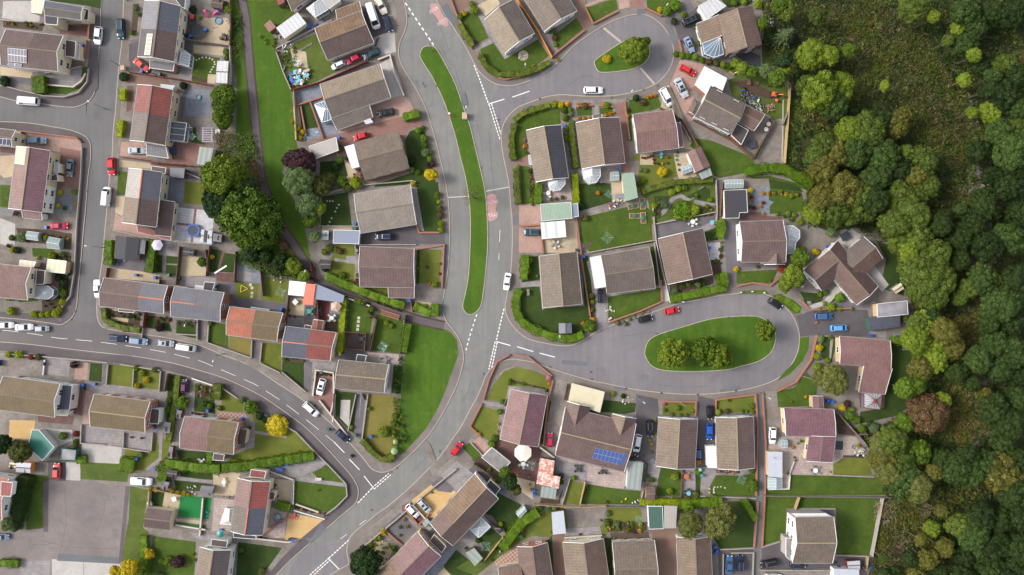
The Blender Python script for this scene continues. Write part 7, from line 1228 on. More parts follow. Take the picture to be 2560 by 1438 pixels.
many(F, '''brick|224,54 221,96;216,100 212,145;36,329 52,328 190,345 203,356;1120,-20 1142,40 1155,62;1155,62 1180,122;1192,132 1215,170 1250,196 1262,199 1300,192 1345,176 1377,160;1462,76 1400,125 1380,142;1482,60 1545,28;1612,20 1655,40;1697,100 1703,125 1700,148;1482,57 1464,22;1561,252 1574,350;1440,266 1482,263;1496,264 1534,268;1298,566 1352,562;1352,565 1358,634;1440,540 1452,632 1475,790;1477,792 1466,828;1382,950 1371,998 1358,1115;1282,886 1320,892 1380,940;1274,886 1242,905 1222,950 1208,1000;1205,1008 1175,1066 1202,1092;1655,1004 1740,1005 1738,1040;1788,1035 1790,1000 1888,986 1894,1060 1890,1240;1906,982 1914,1110 1912,1240 1905,1368;1895,1255 1885,1368;1655,754 1652,700;1521,806 1600,778 1652,755;2042,838 2028,900 1990,955 1943,978;1841,716 1880,707 1925,714 1960,685;2004,752 2022,772;2026,775 2065,773 2128,771;2042,805 2038,808;1033,625 1110,612 1105,718;1040,560 1048,582 1098,582;752,266 765,340;735,266 806,243;776,256 808,345;1010,1268 1045,1312;1045,1312 1060,1300 1072,1285;958,1322 1005,1362;740,1282 640,1345;1030,1342 1085,1395
tan|216,184 204,204 184,218 112,212;52,330 50,346;782,990 788,945 790,925 835,932;834,935 835,1000 826,1038;838,985 832,1055;1065,1298 1032,1262;640,1165 735,1200;590,1340 720,1355 740,1350;508,1245 500,1340;440,1312 515,1324;1410,1344 1505,1338;1388,1146 1350,1118
stone|905,1370 990,1300 1060,1238 1142,1172;690,128 708,180 728,226;690,122 790,70 830,50;222,172 218,205 196,232 160,243 110,240 50,226 0,212;205,368 202,440 192,560 186,680 176,740 152,772;282,575 352,592 440,604 530,612;455,428 500,446;112,185 205,166;60,55 0,50;262,700 400,712 470,718;470,792 494,800 493,850;522,806 519,856;630,850 628,895;655,858 650,905;520,857 628,895;705,930 765,980;652,908 700,932;920,985 905,1098;890,985 870,1078;0,884 110,892 232,903 305,912 400,926;402,928 398,980;270,912 266,962;335,918 332,968;300,912 268,908;204,1062 202,1108 265,1113;275,1114 306,1118;310,1082 308,1120 375,1130;382,1082 378,1128;555,970 600,1000 665,1040 740,1080 795,1138 820,1162 865,1210 868,1240 840,1268 810,1290;733,1200 728,1262;1790,450 1793,530 1790,560;1636,608 1650,720;1632,520 1640,600;1640,560 1790,530;1470,632 1560,615 1640,600;2083,1188 2215,1194;1905,1368 1950,1354;2085,1388 2178,1391;1900,1425 2085,1426;1995,1272 2088,1272;792,490 885,465 1030,452 1040,455;795,565 895,566;895,612 1040,612;890,635 888,612;900,472 905,465;1425,1195 1405,1262;1262,1018 1370,990;1608,1228 1600,1262;1750,1240 1890,1246;2005,1370 1998,1368;1208,1140 1178,1108;1800,1374 1885,1370;1828,1384 1830,1382 1884,1382 1880,1500;1808,1385 1806,1500;492,838 440,835;362,790 352,860
white|112,900 108,938;735,1276 812,1298;480,946 545,968;735,1202 733,1262;1975,1187 1972,1222 1920,1224
pink|797,1280 740,1260;945,150 975,138 985,180 1010,240;798,1000 870,1090;868,745 925,765
conc|575,115 577,175 573,215;2207,1246 2180,1390
wood|575,-20 578,60 575,112;450,617 441,712;525,615 516,690;590,630 587,706;700,690 775,700;650,655 658,740;515,625 522,680;722,740 715,800;794,730 796,800;857,830 915,834 912,878;868,872 915,876;1014,788 1000,885;1215,1180 1185,1160;918,780 942,800 925,880;1735,300 1832,352 1882,395;1926,297 1933,306 1884,394;1652,270 1705,300 1745,365;1806,455 1800,540;1000,780 945,760 860,738;835,985 832,1040;700,680 640,660;412,978 420,935
light|1335,1261 1395,1266 1470,1268 1515,1265;1463,1205 1450,1262;1258,1343 1212,1400;375,1228 372,1268;385,1224 455,1238;1998,1244 1986,1280;2170,1393 2165,1425;735,228 742,350
red|728,226 800,206 920,153;300,392 375,402 400,408 462,412;380,408 520,418;322,180 455,200 530,214;775,655 782,690 805,700;270,670 266,694;1028,754 1032,780;363,782 358,820;700,130 690,128
orange|1290,-6 1345,78 1380,143
grey|1515,1268 1605,1268;455,97 573,115;1910,1240 2222,1244;2085,1023 2160,1105 2175,1130;2165,1085 2140,1088;1958,310 1970,280;1725,350 1690,290 1665,215;1265,1000 1258,1015;2212,770 2182,755
mesh|870,742 865,830;1965,185 1905,165 1830,150;400,700 396,750;100,1155 190,1152
low|448,1155 540,1180;1745,600 1750,575;1620,1160 1612,1205;1706,1172 1702,1245;1410,1000 1418,960;905,985 912,1000
wlow|173,656 168,686;1640,602 1675,755;1985,1155 1972,1190''')
for s in('1975,222 1970,300 1962,408', ):fence(s, mat=WOODL, h=1.8, w=.09, label='=long pale new timber fence along the woodland edge')
strip('gravel_board', CF, '1958,250 1955,410',.3)
# ------------------------------------------------------------------ hedges: leaf, width m, height m, points
def HD(k, a):
 w, h=map(float, k.split(',')[1:]);
 for s in a[0].split(';'):hedge(s, w, h, k.split(',')[0], dens=70 if w<3 else 45, leafs=.085 if w<3 else.12)
many(HD, '''hedge,1.9,1.8|272,600 271,632 272,662;382,598 378,640 374,682;1008,294 1028,288 1048,284;1313,637 1312,670 1308,698
hedgel,1.5,1.5|860,745 856,800 850,880;1436,435 1440,480 1441,513;1600,1255 1660,1254 1760,1258;307,222 306,250;302,300 299,330 297,342
hedge,1.9,1.5|1298,724 1289,750 1290,780 1305,805 1330,823 1370,838 1410,847 1440,844 1458,836;1677,748 1740,735 1815,718;1810,718 1810,695 1808,682;1798,550 1806,570 1800,595;815,690 860,710 930,738 1010,765;1035,765 1075,785;1088,760 1086,790;1020,810 1008,880;1346,458 1344,508;2018,512 2050,540 2075,560
hedged,1.3,1.3|1288,310 1279,340 1280,370 1285,400;1290,420 1292,460 1296,510;1285,302 1305,285 1330,275 1375,262;1605,480 1650,465 1700,455 1782,450;258,770 262,800 300,818 350,825;1150,60 1162,85 1182,115;1200,135 1215,165 1245,187 1300,186;1300,186 1345,172 1375,155;1428,300 1432,360 1440,420;1700,745 1690,748;905,1100 930,1130 955,1150 985,1140;444,940 440,1000 430,1050 421,1105;392,1175 410,1160;490,1170 455,1165 415,1160 420,1150
hedge,2.2,1.8|400,1205 420,1165;555,1170 620,1165 700,1152 785,1140;415,1158 500,1170 550,1172;1255,1370 1300,1310 1345,1280;1690,1262 1760,1258 1805,1252;1865,430 1910,420 1960,422 2000,445 2030,465
hedge,1.5,1.5|525,1130 522,1180;1860,1250 1890,1300
hedge,1.9,1.4|690,1262 725,1270;190,1150 215,1148;0,1408 45,1410;358,1340 362,1440
verge,1.2,.5|0,0 1,1'''.replace('\nverge,1.2,.5|0,0 1,1', ''))
hedge('96,190 98,232',3.0,2.2, 'hedge', label='=broad bright hedge block in the corner house front garden', dens=60)
for y, l in((240, 'northern'), (268, 'middle'), (296, 'southern')):tree(561-(y-240)*.06, y,32, 'mid',4.6, 'mid', '='+l+' of three merged clipped trees between the back yards and the verge')
hedge('545,960 541,1000',2.0,1.6, 'hedged', label='=dull broad hedge block between two front gardens');hedge('299,1160 335,1165',3.2,1.8, 'hedge', label='=square green hedge block on the rough grass');hedge('62,1190 50,1240 40,1290 25,1325',2.8,2.6, 'wood4', label='=tall dark conifer hedge beside the car park lawn', dens=60, rough=.3)
hedge('1940,745 1965,752 1998,777',1.8,.35, 'hedge', label='=low strip of long grass on the kerb of the bend');hedge('2230,850 2305,860 2290,960',1.8,2.0, 'hedge', label='=clipped hedge screening the east lawn from the wood')
# ------------------------------------------------------------------ single shrubs: x,y,radius px[,leaf]
bushes('''12,203,14,dark 22,887,9,hedgel 47,887,11,hedgel 78,893,8,redl 97,893,9,olive 310,192,13,dark 330,82,7,hedge 307,240,6,lime 458,214,10,dark 338,20,8,pale 345,35,7,pale 482,25,10,dark 500,45,6,yel 570,22,12,yel 562,12,10,olive 566,130,9,yel 568,145,8,mid 20,742,11,hedgel 28,778,11,hedgel 85,786,10,hedgel 105,788,8,hedgel 120,786,8,hedgel 138,785,10,hedgel 148,775,10,hedgel 156,755,10,hedgel 158,732,12,mid 160,708,13,dark 145,695,9,dark 155,722,7,lime 130,640,11,lime 158,636,9,mid 96,645,5,gold 30,625,7,gold 42,625,10,dark 22,615,6,olive 55,592,14,pale 115,595,8,lime 30,595,8,mid 150,481,7,gold 147,514,6,gold 185,480,7,yel 190,510,5,gold 162,520,6,mid 505,655,13,mid 530,642,7,gold 398,818,12,purple 525,808,7,pale 387,925,8,olive 355,932,9,lime 340,920,8,yel 366,950,9,gold 343,965,8,gold 185,912,10,purple 455,1007,18,hedge 424,1000,9,mid 422,1025,9,hedge 512,1010,8,mid 525,1015,8,mid 548,1020,7,yel 492,972,6,hedge 604,1000,9,pale 628,1018,19,hedge 650,1040,12,dark 665,1050,10,dark 372,1385,15,gold 405,1404,10,mid 420,1404,14,yel 445,1405,17,purple 400,1440,10,pale 190,1085,8,redl 190,1105,8,mid 185,1118,9,olive 158,1090,11,mid 352,1137,9,pale 482,1385,5,lime 490,1400,5,yel 603,1375,8,mid 605,1390,6,mid 655,1430,10,olive
890,457,17,lime 850,400,10,mid 838,415,12,dark 820,450,22,olive 855,455,16,mid 870,470,12,olive 868,395,6,dark 745,322,9,gold 758,330,8,gold 750,345,8,gold 730,305,5,gold 850,372,10,olive 1046,326,9,hedge 1060,347,11,hedge 1062,362,10,mid 1064,381,12,pale 1073,380,8,pale 1075,398,9,hedge 1082,410,8,purple 1071,412,7,purple 1030,402,11,dark 1030,425,8,pale 1045,430,8,mid 1058,320,6,mid 855,688,10,mid 824,620,11,olive 812,630,9,yel 850,628,9,autumn 840,625,8,yel 895,688,6,mid 893,702,6,redl 805,655,7,mid 812,672,9,dark 1093,487,9,mid 1097,505,6,lime 1098,520,9,olive 1100,538,9,autumn 1102,560,9,lime 1103,575,9,yel 1088,712,10,lime 1075,710,5,orange 1046,648,4,mid 1045,670,4,lime 1046,690,5,mid 1100,660,4,lime 1100,685,4,redl 1068,668,4,mid 1062,765,6,lime 1006,465,4,hedge 1032,460,8,gold
900,755,8,yel 912,758,8,mid 890,752,7,yel 928,773,9,mid 925,790,6,olive 967,808,8,lime 978,815,7,lime 960,1080,15,yel 985,1090,6,lime 923,1022,6,hedge 985,1060,10,mid 988,1040,9,mid 984,1080,8,mid 945,1140,8,lime 975,1150,8,lime 878,1068,6,lime 787,1015,4,mid 1165,1370,4,mid 712,900,4,yel
1187,25,12,yel 1180,10,8,lime 1160,34,8,gold 1150,42,9,hedged 1187,107,7,purple 1250,187,5,purple 1394,150,5,gold 1368,156,6,gold 1333,166,5,gold 1383,78,9,conif 1387,95,8,autumn 1388,112,6,lime 1650,25,8,gold 1668,27,13,hedge 1690,14,16,hedge 1708,36,8,lime 1684,53,9,dark 1739,70,6,hedge 1747,108,6,hedge 1462,265,9,autumn 1518,263,9,hedge 1468,262,6,orange 1447,264,6,orange 1508,262,6,orange 1590,245,9,dark 1608,256,9,autumn 1568,275,6,conif 1570,290,5,gold 1638,238,5,orange 1628,241,5,orange 1620,243,5,orange 1385,260,10,lime 1402,262,9,gold 1410,275,10,mid 1418,260,7,orange 1425,275,8,yel 1412,295,9,yel 1427,285,8,pale 1430,330,8,lime 1418,320,9,yel 1415,345,9,hedge 1408,340,8,mid 1425,350,7,lime 1310,368,5,pink 1312,350,5,pink 1315,382,6,mid 1313,365,6,orange 1291,395,5,hedge 1294,417,6,hedgel 1322,430,5,yel 1325,450,5,lime 1330,500,7,yel 1327,480,5,olive 1331,512,4,lime 1376,500,5,lime 1390,497,5,brown 1405,494,6,mid 1320,385,5,lime 1464,545,9,olive 1440,470,8,dark 1443,490,8,mid 1450,515,12,dark 1495,483,6,orange 1656,430,14,gold 1650,422,5,orange 1603,425,6,pale 1613,426,7,pale 1607,453,8,hedge 1598,460,7,mid 1705,527,27,hedge 1735,525,16,lime 1722,540,12,yel 1690,530,12,mid 1680,480,10,lime 1695,472,10,lime 1710,470,9,mid 1662,512,11,conif 1635,515,8,lime 1632,535,8,mid 1775,500,7,lime 1768,515,6,lime 1740,490,6,yel 1876,477,8,gold 1878,495,6,redl 1905,483,5,orange 1907,485,4,gold 1878,500,5,orange 1885,520,6,redl 1908,507,5,redl 1921,485,5,orange 1908,535,5,orange 1900,516,5,orange 1876,518,5,yel 1950,480,6,lime 1965,487,6,gold 1978,490,7,yel 1990,487,6,lime 1970,535,8,pale 1985,537,7,lime 1978,548,7,mid 1960,540,6,hedge 2000,555,10,lime 1945,535,6,hedge 2008,538,9,olive 1840,673,8,gold 1893,668,5,mid 1925,703,4,lime 1955,672,12,redl 1800,625,6,mid 1802,640,5,redl 1790,652,6,hedge 1795,690,8,lime 1798,703,9,hedge 1688,730,10,conif 1710,715,5,mid 1720,712,6,lime 1745,712,8,pale 1760,708,6,mid 1325,650,9,yel 1343,690,4,lime 1474,815,18,mid 1457,808,6,orange 1478,740,8,olive 1481,755,7,lime 1480,775,6,yel 1482,800,7,orange 1485,820,6,yel 1565,810,6,olive 1544,808,7,brown 1600,640,4,gold 1602,725,5,gold
2098,772,7,lime 2060,758,6,lime 2050,775,6,lime 2077,768,12,lime 2050,735,8,hedge 2065,732,8,mid 2099,745,13,hedge 2130,773,5,hedge 2052,848,10,pale 2048,870,10,gold 2042,892,10,lime 2075,843,6,yel 2068,902,8,hedge 2045,920,14,yel 2262,797,10,yel 2005,623,9,lime 2040,630,10,gold 2045,545,14,olive 2078,580,14,pale 2014,992,5,gold 1980,1005,3,gold 2105,1020,10,gold 2118,1010,10,purple 2130,1025,8,yel 2125,1040,14,mid 2140,1050,12,mid 2155,1072,12,hedge 2185,1070,14,conif 2175,1060,9,dark 1982,1118,5,orange 2003,1103,5,lime 2145,1115,6,gold 1978,1005,4,lime
1271,955,8,hedge 1282,958,4,lime 1255,1005,7,hedge 1250,1029,8,hedge 1372,945,8,pink 1373,960,6,orange 1365,976,5,hedge 1246,1060,4,gold 1242,1080,5,gold 1187,1078,5,gold 1198,1085,5,gold 1230,1110,10,hedge 1238,1095,10,mid 1425,970,3,lime 1532,985,7,lime 1558,990,7,dark 1505,1025,6,olive 1695,1020,7,hedge 1660,1010,5,pink 1660,1025,6,yel 1732,1028,6,lime 1700,1038,5,lime 1680,1036,5,lime 1715,1038,5,lime 1795,1030,8,lime 1818,1028,7,autumn 1855,1028,6,hedge 1880,1015,8,hedge 1865,1028,5,lime 1880,1030,6,lime 1820,1000,6,lime 1638,1050,5,lime 1640,1085,4,lime 1628,1130,4,lime 1630,1110,4,gold 1625,1100,4,gold 1745,1155,9,orange 1745,1180,8,hedge 1880,1175,9,mid 1688,1192,11,yel 1675,1228,9,lime 1630,1200,7,mid 1620,1190,5,lime 1740,1235,9,olive 1883,1215,16,mid 1435,1195,7,hedge 1402,1190,8,dark 1403,1205,7,mid 1520,1284,8,pale 1541,1310,9,pale 1518,1305,9,mid 1570,1325,8,olive 1600,1312,6,gold 1580,1310,6,yel 1585,1330,5,autumn 1600,1330,4,gold 1525,1322,4,gold 1385,1270,8,pale 1375,1275,8,mid 1350,1272,9,mid 1340,1278,8,lime 1515,1255,5,yel 1240,1370,5,mid 1195,1352,7,mid 1252,1310,7,lime 1240,1160,4,lime 1222,1175,6,lime 1245,1200,9,mid 1080,1232,3,lime 960,1330,9,gold 950,1345,7,lime 1010,1298,5,gold 1000,1318,5,yel 1018,1317,5,lime 1000,1338,4,yel 928,1362,7,lime 940,1350,6,lime 990,1385,8,lime 985,1370,8,hedge 952,1400,6,lime 955,1380,5,lime
735,1265,5,mid 745,1270,4,autumn 755,1273,4,orange 765,1275,5,autumn 780,1278,5,autumn 797,1283,5,orange 812,1286,6,autumn 797,1225,3,yel 880,1140,5,dark 1425,540,5,dark''')
GLD=[(1447,296,5), (1460,297,5), (1472,297,5), (1515,288,5), (1525,285,5), (1533,283,4), (375,1222,6), (390,1225,7), (430,1228,7), (445,1232,7), (460,1234,7), (472,1237,6)]
for x, y, q in GLD:bush(x, y, q, 'orange' if x>600 else 'gold')
bush(693,1064,29, 'gold', h=2.2, style='ball', label='=large vivid yellow conifer bush beside the curved road')
# border plantings
bed('492,958 535,968 532,1000 490,990', 'mid,hedge,redl,pink');bed('270,775 350,785 350,800 275,792', 'mid,dark');bed('442,800 494,806 494,815 440,812', 'olive,pale,mid');bed('380,790 430,795 430,806 380,802', 'dark,olive,redl');bed('1672,712 1735,700 1782,690 1784,706 1680,736', 'mid,dark,olive', dens=2);bed('1275,948 1370,972 1370,976 1276,955', 'mid,hedge');bed('706,890 762,896 762,904 706,900', 'mid,brown');bed('1325,420 1333,425 1338,505 1326,505', 'mid,olive,pink');bed('1432,440 1440,430 1450,500 1444,530', 'dark,mid');bed('1512,1305 1615,1305 1618,1326 1520,1330', 'mid,yel,purple,gold');bed('1540,810 1560,798 1640,765 1642,772 1550,812', 'pale,brown,mid', soil=False);bed('112,60 8,50 8,62 106,74', 'mid,orange,olive', dens=3);bed('1738,520 1785,515 1785,540 1735,545', 'mid,yel');bed('1642,500 1660,495 1650,545 1640,545', 'mid,hedge');bed('1460,1235 1468,1210 1475,1212 1470,1240', 'mid,yel', soil=False);bed('2092,1032 2150,1080 2140,1086 2098,1050', 'mid,dark,white');bed('1922,478 2000,480 2005,490 1925,488', 'yel,mid,gold', dens=3);bed('1790,1175 1850,1178 1850,1184 1792,1182', 'pink,orange,mid');bed('925,1350 955,1340 985,1370 965,1410 925,1405', 'mid,yel,white', dens=2.5, soil=False);bed('205,190 209,168 216,168 214,195', 'mid,hedge', soil=False);bed('50,578 130,585 175,592 175,605 50,596', 'mid,lime,dark,orange', dens=3);bed('1800,605 1808,605 1810,660 1800,660', 'mid,pink,lime', soil=False);bed('140,640 178,640 178,690 140,690', 'dark,mid', dens=4);bed('640,95 665,110 700,125 690,70 660,85', 'yel,mid,olive', soil=False, dens=3, hgt=1);bed('1010,890 1000,1010 1020,1100 985,1130 985,1000 990,900', 'mid,dark,yel', soil=False, dens=5, hgt=1.4, label='tangled bramble planting');bed('700,140 740,120 735,220 715,210', 'olive,mid', soil=False, dens=4)
# ------------------------------------------------------------------ garden and verge trees
tree(562,442,66, 'yel',9, label='=wide yellow-green tree north-west in the big clump by the footpath');tree(548,508,48, 'dark',8, label='=smaller dark tree on the west side of the big clump');tree(628,545,84, 'mid',10, label='=largest round tree of the big clump by the footpath');tree(608,480,40, 'dark',7, label='=dark tree wedged in the middle of the big clump')
tree(750,405,42, 'purple',6, label='=dark purple tree beside the corrugated garage');tree(748,452,44, 'pale',7, label='=grey-green tree south of the purple tree');tree(800,465,30, 'olive',5, label='=olive tree behind the speckled tan bungalow');tree(772,512,36, 'pale',6, label='=pale conifer-like tree on the verge edge', style='mid');tree(776,550,22, 'mid',4);tree(787,592,19, 'pale',4, style='mid');tree(800,520,20, 'yel',5);tree(735,665,26, 'yel',3.5);tree(760,690,18, 'yel',3);tree(665,640,22, 'dark',3, style='mid');tree(700,655,24, 'dark',3);tree(630,635,24, 'dark',2.8)
bush(692,597,11, 'autumn', label='=rust-coloured dead bush beside the big tree clump');bush(708,614,13, 'brown', label='=brown dry bush beside the footpath')
tree(1583,128,38, 'yel',6, 'big', '=large yellow-green tree on the upper close island');tree(1614,104,15, 'mid',4, 'mid', '=small bright tree on the edge of the upper close island');bush(1516,148,12, 'gold', h=1.2, label='=thin golden sapling on the upper close island')
tree(1683,884,42, 'yel',6, 'tuft', '=westernmost tree on the oval close island', sq=1.0);tree(1765,878,44, 'mid',6, 'tuft', '=darker green tree in the middle of the oval island');tree(1797,890,38, 'yel',6.5, 'tuft', '=bright tree leaning over the southern kerb of the oval island');tree(1912,826,29, 'yel',5.5, 'tuft', '=small tree at the east end of the oval island')
tree(1183,490,34, 'olive',6, 'airy', '=sparse nearly bare tree on the long central verge')
tree(1078,437,18, 'gold',4, 'mid', '=yellowing tree at the corner of the tan bungalow lawn')
tree(1800,1302,46, 'olive',8, 'big', '=big round tree beside the footpath to the car park');tree(1725,1312,38, 'willow',7, 'willow', '=brownish willow leaning over a bungalow roof');tree(1722,1272,16, 'hedge',4)
tree(2085,950,46, 'willow',7, 'willow', '=soft willow-like tree between the two L-shaped bungalows');tree(2050,945,24, 'willow',5, 'willow');tree(1985,690,34, 'yel',7, 'mid', '=yellow-green birch beside the cross-shaped bungalow');tree(2000,645,24, 'mid',5);tree(1962,712,22, 'yel',5)
tree(915,1405,44, 'dark',7, 'big', '=dense dark tree in the bottom corner garden by the main road');tree(1275,1205,24, 'dark',5);tree(1262,1180,18, 'mid',5);tree(1290,1225,16, 'olive',4)
tree(50,1128,30, 'olive',6, 'big', '=olive tree hanging over the grey shed west of the teal workshop');tree(8,1110,26, 'dark',6, 'big', '=dark tree at the picture edge west of the teal workshop');tree(18,1310,18, 'pale',5, 'mid');tree(325,1422,26, 'gold',5, 'mid', '=yellowing tree at the bottom of the rough verge');tree(350,1428,22, 'yel',4, 'mid');tree(290,1430,18, 'gold',4)
tree(1905,60,18, 'mid',5);tree(1855,172,20, 'yel',5);tree(1880,180,17, 'mid',5);tree(1915,178,20, 'pale',5.5);tree(1838,158,14, 'yel',4);bushes('1690,135,8 1705,138,9,hedge 1720,140,9,hedge 1738,143,10,yel 1755,150,9,yel 1772,155,9,autumn 1790,158,9,olive 1808,162,9,yel 1822,165,9,mid 1860,5,9,yel 1835,8,9,mid 1895,10,12,lime')
# ------------------------------------------------------------------ the wood on the east side
big='''1965,30,28,wood1 1945,15,22,mid 2037,45,22,wood1 2030,140,40,yel 1960,150,24,dark 2068,142,28,yel 2122,125,22,mid 1945,195,26,mid 1962,178,20,yel 2285,20,40,wood1 2330,40,20,yel 2410,30,40,wood1 2440,70,34,wood3 2480,30,34,wood2 2530,40,40,wood2 2395,70,22,yel 2410,110,34,wood3 2370,100,20,wood1 2435,140,22,yel 2450,170,24,wood1 2412,195,18,yel 2510,165,34,wood1 2545,190,34,wood3 2475,220,26,wood3 2510,240,40,wood2 2545,270,30,wood1 2465,230,22,wood3
2050,230,56,yel 2095,225,44,yel 2085,262,38,wood4 2035,250,36,wood1 2020,215,34,wood1 2208,218,16,yel 2165,330,50,wood1 2130,330,44,yel 2235,315,40,wood3 2210,300,34,wood2 2260,290,28,wood3 2140,380,50,wood4 2200,390,50,wood4 2090,380,42,wood3 2055,360,34,wood1 2040,395,36,wood1 2110,350,26,yel 2170,345,22,yel 2250,420,36,wood2 2290,440,34,wood3 2310,400,40,wood1 2265,385,28,wood1 2190,440,40,wood4 2060,420,40,wood3 2240,470,34,wood1 2320,460,34,wood1
2100,480,56,wood3 2060,500,46,wood3 2140,500,52,wood1 2090,530,46,wood1 2165,528,34,wood1 2185,500,40,wood2 2040,530,30,yel 2130,545,26,wood1 2250,510,50,wood1 2235,556,42,wood1 2280,540,44,wood1 2262,600,42,wood1 2290,600,50,wood1 2325,640,50,wood1 2285,662,46,wood1 2310,690,56,wood1 2350,700,44,wood1 2298,724,40,wood1 2330,740,40,wood1 2275,625,30,yel 2350,560,30,wood2 2300,480,30,wood1
2455,700,44,wood3 2420,720,30,wood1 2500,760,50,wood1 2540,700,40,wood2 2400,590,40,wood2 2430,560,36,wood2 2470,620,44,wood2 2520,600,50,wood3 2545,540,40,wood2 2460,510,40,wood2 2520,460,44,wood2 2480,440,30,wood3 2440,380,34,wood2 2530,380,50,wood3 2500,330,40,wood3 2545,320,36,wood1 2470,280,30,yel 2430,280,18,yel 2410,200,18,yel 2480,190,24,wood1 2360,540,26,wood2 2395,650,30,wood2
2310,810,42,yel 2355,830,40,wood3 2290,850,36,yel 2335,860,36,yel 2380,870,36,wood3 2292,805,28,wood1 2330,790,26,wood2 2340,900,36,yel 2300,920,34,wood3 2480,860,40,wood4 2540,880,40,wood4 2500,920,40,wood4 2440,900,40,wood4 2530,800,40,wood1 2470,810,30,wood3 2390,930,30,wood3 2550,940,30,wood1 2430,960,26,wood1 2260,970,30,mid 2290,960,26,mid
2480,1020,40,wood2 2520,1060,44,wood2 2545,1000,36,wood1 2500,1100,36,wood4 2230,1100,40,wood1 2260,1060,30,mid 2210,1140,40,wood3 2250,1150,44,wood1 2290,1130,36,mid 2260,1200,50,wood4 2220,1180,36,willow 2290,1220,40,willow 2200,1110,30,willow 2330,1180,26,wood3 2360,1150,36,wood2 2390,1170,44,wood4 2420,1180,44,wood3 2460,1160,40,wood4 2500,1180,56,wood3 2540,1150,40,wood2 2420,1140,30,wood2 2530,1230,44,wood2 2350,1280,26,wood3 2400,1310,48,wood1 2450,1290,40,wood2 2500,1300,40,wood2 2480,1360,44,wood2 2430,1340,40,wood3 2410,1390,40,wood3 2360,1370,36,wood3 2320,1400,40,wood3 2540,1370,44,wood1 2530,1430,44,wood2 2470,1420,40,wood2 2410,1440,40,wood2 2350,1430,36,wood2 2290,1430,36,wood3 2330,1320,30,yel 2270,1400,30,wood2 2230,1430,26,wood2 2210,1395,22,wood1 2300,1350,24,wood3 2210,1440,26,wood2 2555,1290,36,wood2'''
for q in big.split():
 x, y, r_, lf=q.split(',');x, y, r_=float(x), float(y), float(r_)
 r_*=.78 if y>1230 and x<2420 else 1
 if x>2385 and lf in('wood1', 'wood3')and rnd.random()<.85:lf=rnd.choice(('wood2', 'wood4'))
 tree(x+rnd.uniform(-3,3), y+rnd.uniform(-3,3), r_, lf, rnd.uniform(5.5,8)+r_*.05, 'willow' if lf=='willow' else None, f'={TN[lf]} broadleaf tree crowding the eastern wood', 'woodland trees')
for i in range(50):
 x, y=rnd.uniform(2030,2560), rnd.uniform(0,1438)
 if inside(x, y, pp('2075,560 2200,560 2380,480 2470,330 2560,200 2560,1438 2230,1438 2300,1240 2240,1080 2330,980 2380,830 2350,700'))and not inside(x, y, pp('2370,800 2470,760 2460,860 2420,1080 2360,1060')):
  tree(x, y, rnd.uniform(10,24), rnd.choice(('wood1', 'wood2', 'wood3', 'wood4', 'wood2', 'yel')), rnd.uniform(4.5,8), None, '='+TN['olive']+' broadleaf tree crowding the eastern wood' if 0 else '=small young tree filling a gap in the eastern wood', 'woodland trees')
tree(1977,78,32, 'conif',8, 'conifer', '=tall conifer with a pale radiating top behind the garden');tree(2315,1035,56, 'autumn',8, 'big', '=great bronze and red tree at the garden edge');tree(2356,1002,22, 'yel',6, 'mid', '=yellow-green tree behind the great bronze tree')
for q in(BL['b4'], '1030,815 1080,815 1125,835 1140,855 1140,885 1125,930 1105,980 1080,1030 1055,1075 1030,1105 1005,1120 1005,1020 1015,910', '640,10 690,105 722,180 732,260 737,330 745,375 720,395 705,430 735,500 760,560 785,680 740,600 690,500 665,420 650,330 640,200 630,90', BL['i2']):thicket('grass', q, 'hedge,hedge,mid,yel',3,.05,.07, 'mown grass tufts on a road verge', k=6, cap=30000)
thicket('undergrowth', '1905,-40 2570,-40 2570,1480 2175,1480 2180,1390 2215,1240 2175,1140 2150,1080 2240,1050 2300,1000 2300,840 2240,620 2130,570 2020,560 2000,440 1965,425 1985,215 1960,185 1905,115', 'wood2,wood4,wood2,wood1,wood3',1.5,1.1,.2, 'dense woodland undergrowth of bramble and saplings east of the gardens', cap=150000)
thicket('reeds', '2060,20 2180,0 2240,40 2330,120 2400,260 2440,330 2420,420 2340,430 2300,340 2220,230 2150,200 2090,150', 'olive,reed,wood3,wood1,brown,mid',7,1.3,.13, 'dry reeds and rushes filling the upper clearing in the wood', upright=.6, cap=130000)
thicket('reeds', '2390,470 2470,450 2520,520 2480,560 2400,530', 'reed,white,wood3',5,1.2,.12, 'pale flowering rushes beside the middle of the wood', upright=.8)
thicket('scrub', '2370,800 2470,760 2450,860 2420,1000 2480,1060 2400,1110 2360,1060 2370,950', 'olive,brown,wood3',4,.8,.16, 'thin brown scrub in the lower clearing of the wood')
thicket('reeds', '2190,1260 2290,1230 2330,1260 2290,1330 2230,1420 2190,1420', 'reed,brown,olive,wood3',7,1.1,.14, 'dry yellow grass bank below the concrete fence', upright=.7)
thicket('undergrowth', '540,335 632,335 650,420 672,470 600,400 545,400', 'mid,dark,olive,brown',4,1.0,.14, 'rough bramble bank between the broad hedge and the footpath')
thicket('ivy', '595,630 690,610 760,672 768,700 690,690 600,655', 'dark,hedge,mid',9,1.3,.13, 'glossy ivy and laurel bank beneath the big tree clump')
thicket('undergrowth', '578,40 600,30 606,110 590,200 578,120', 'dark,mid,olive',4,.8,.12, 'weeds along the back fence beside the footpath')
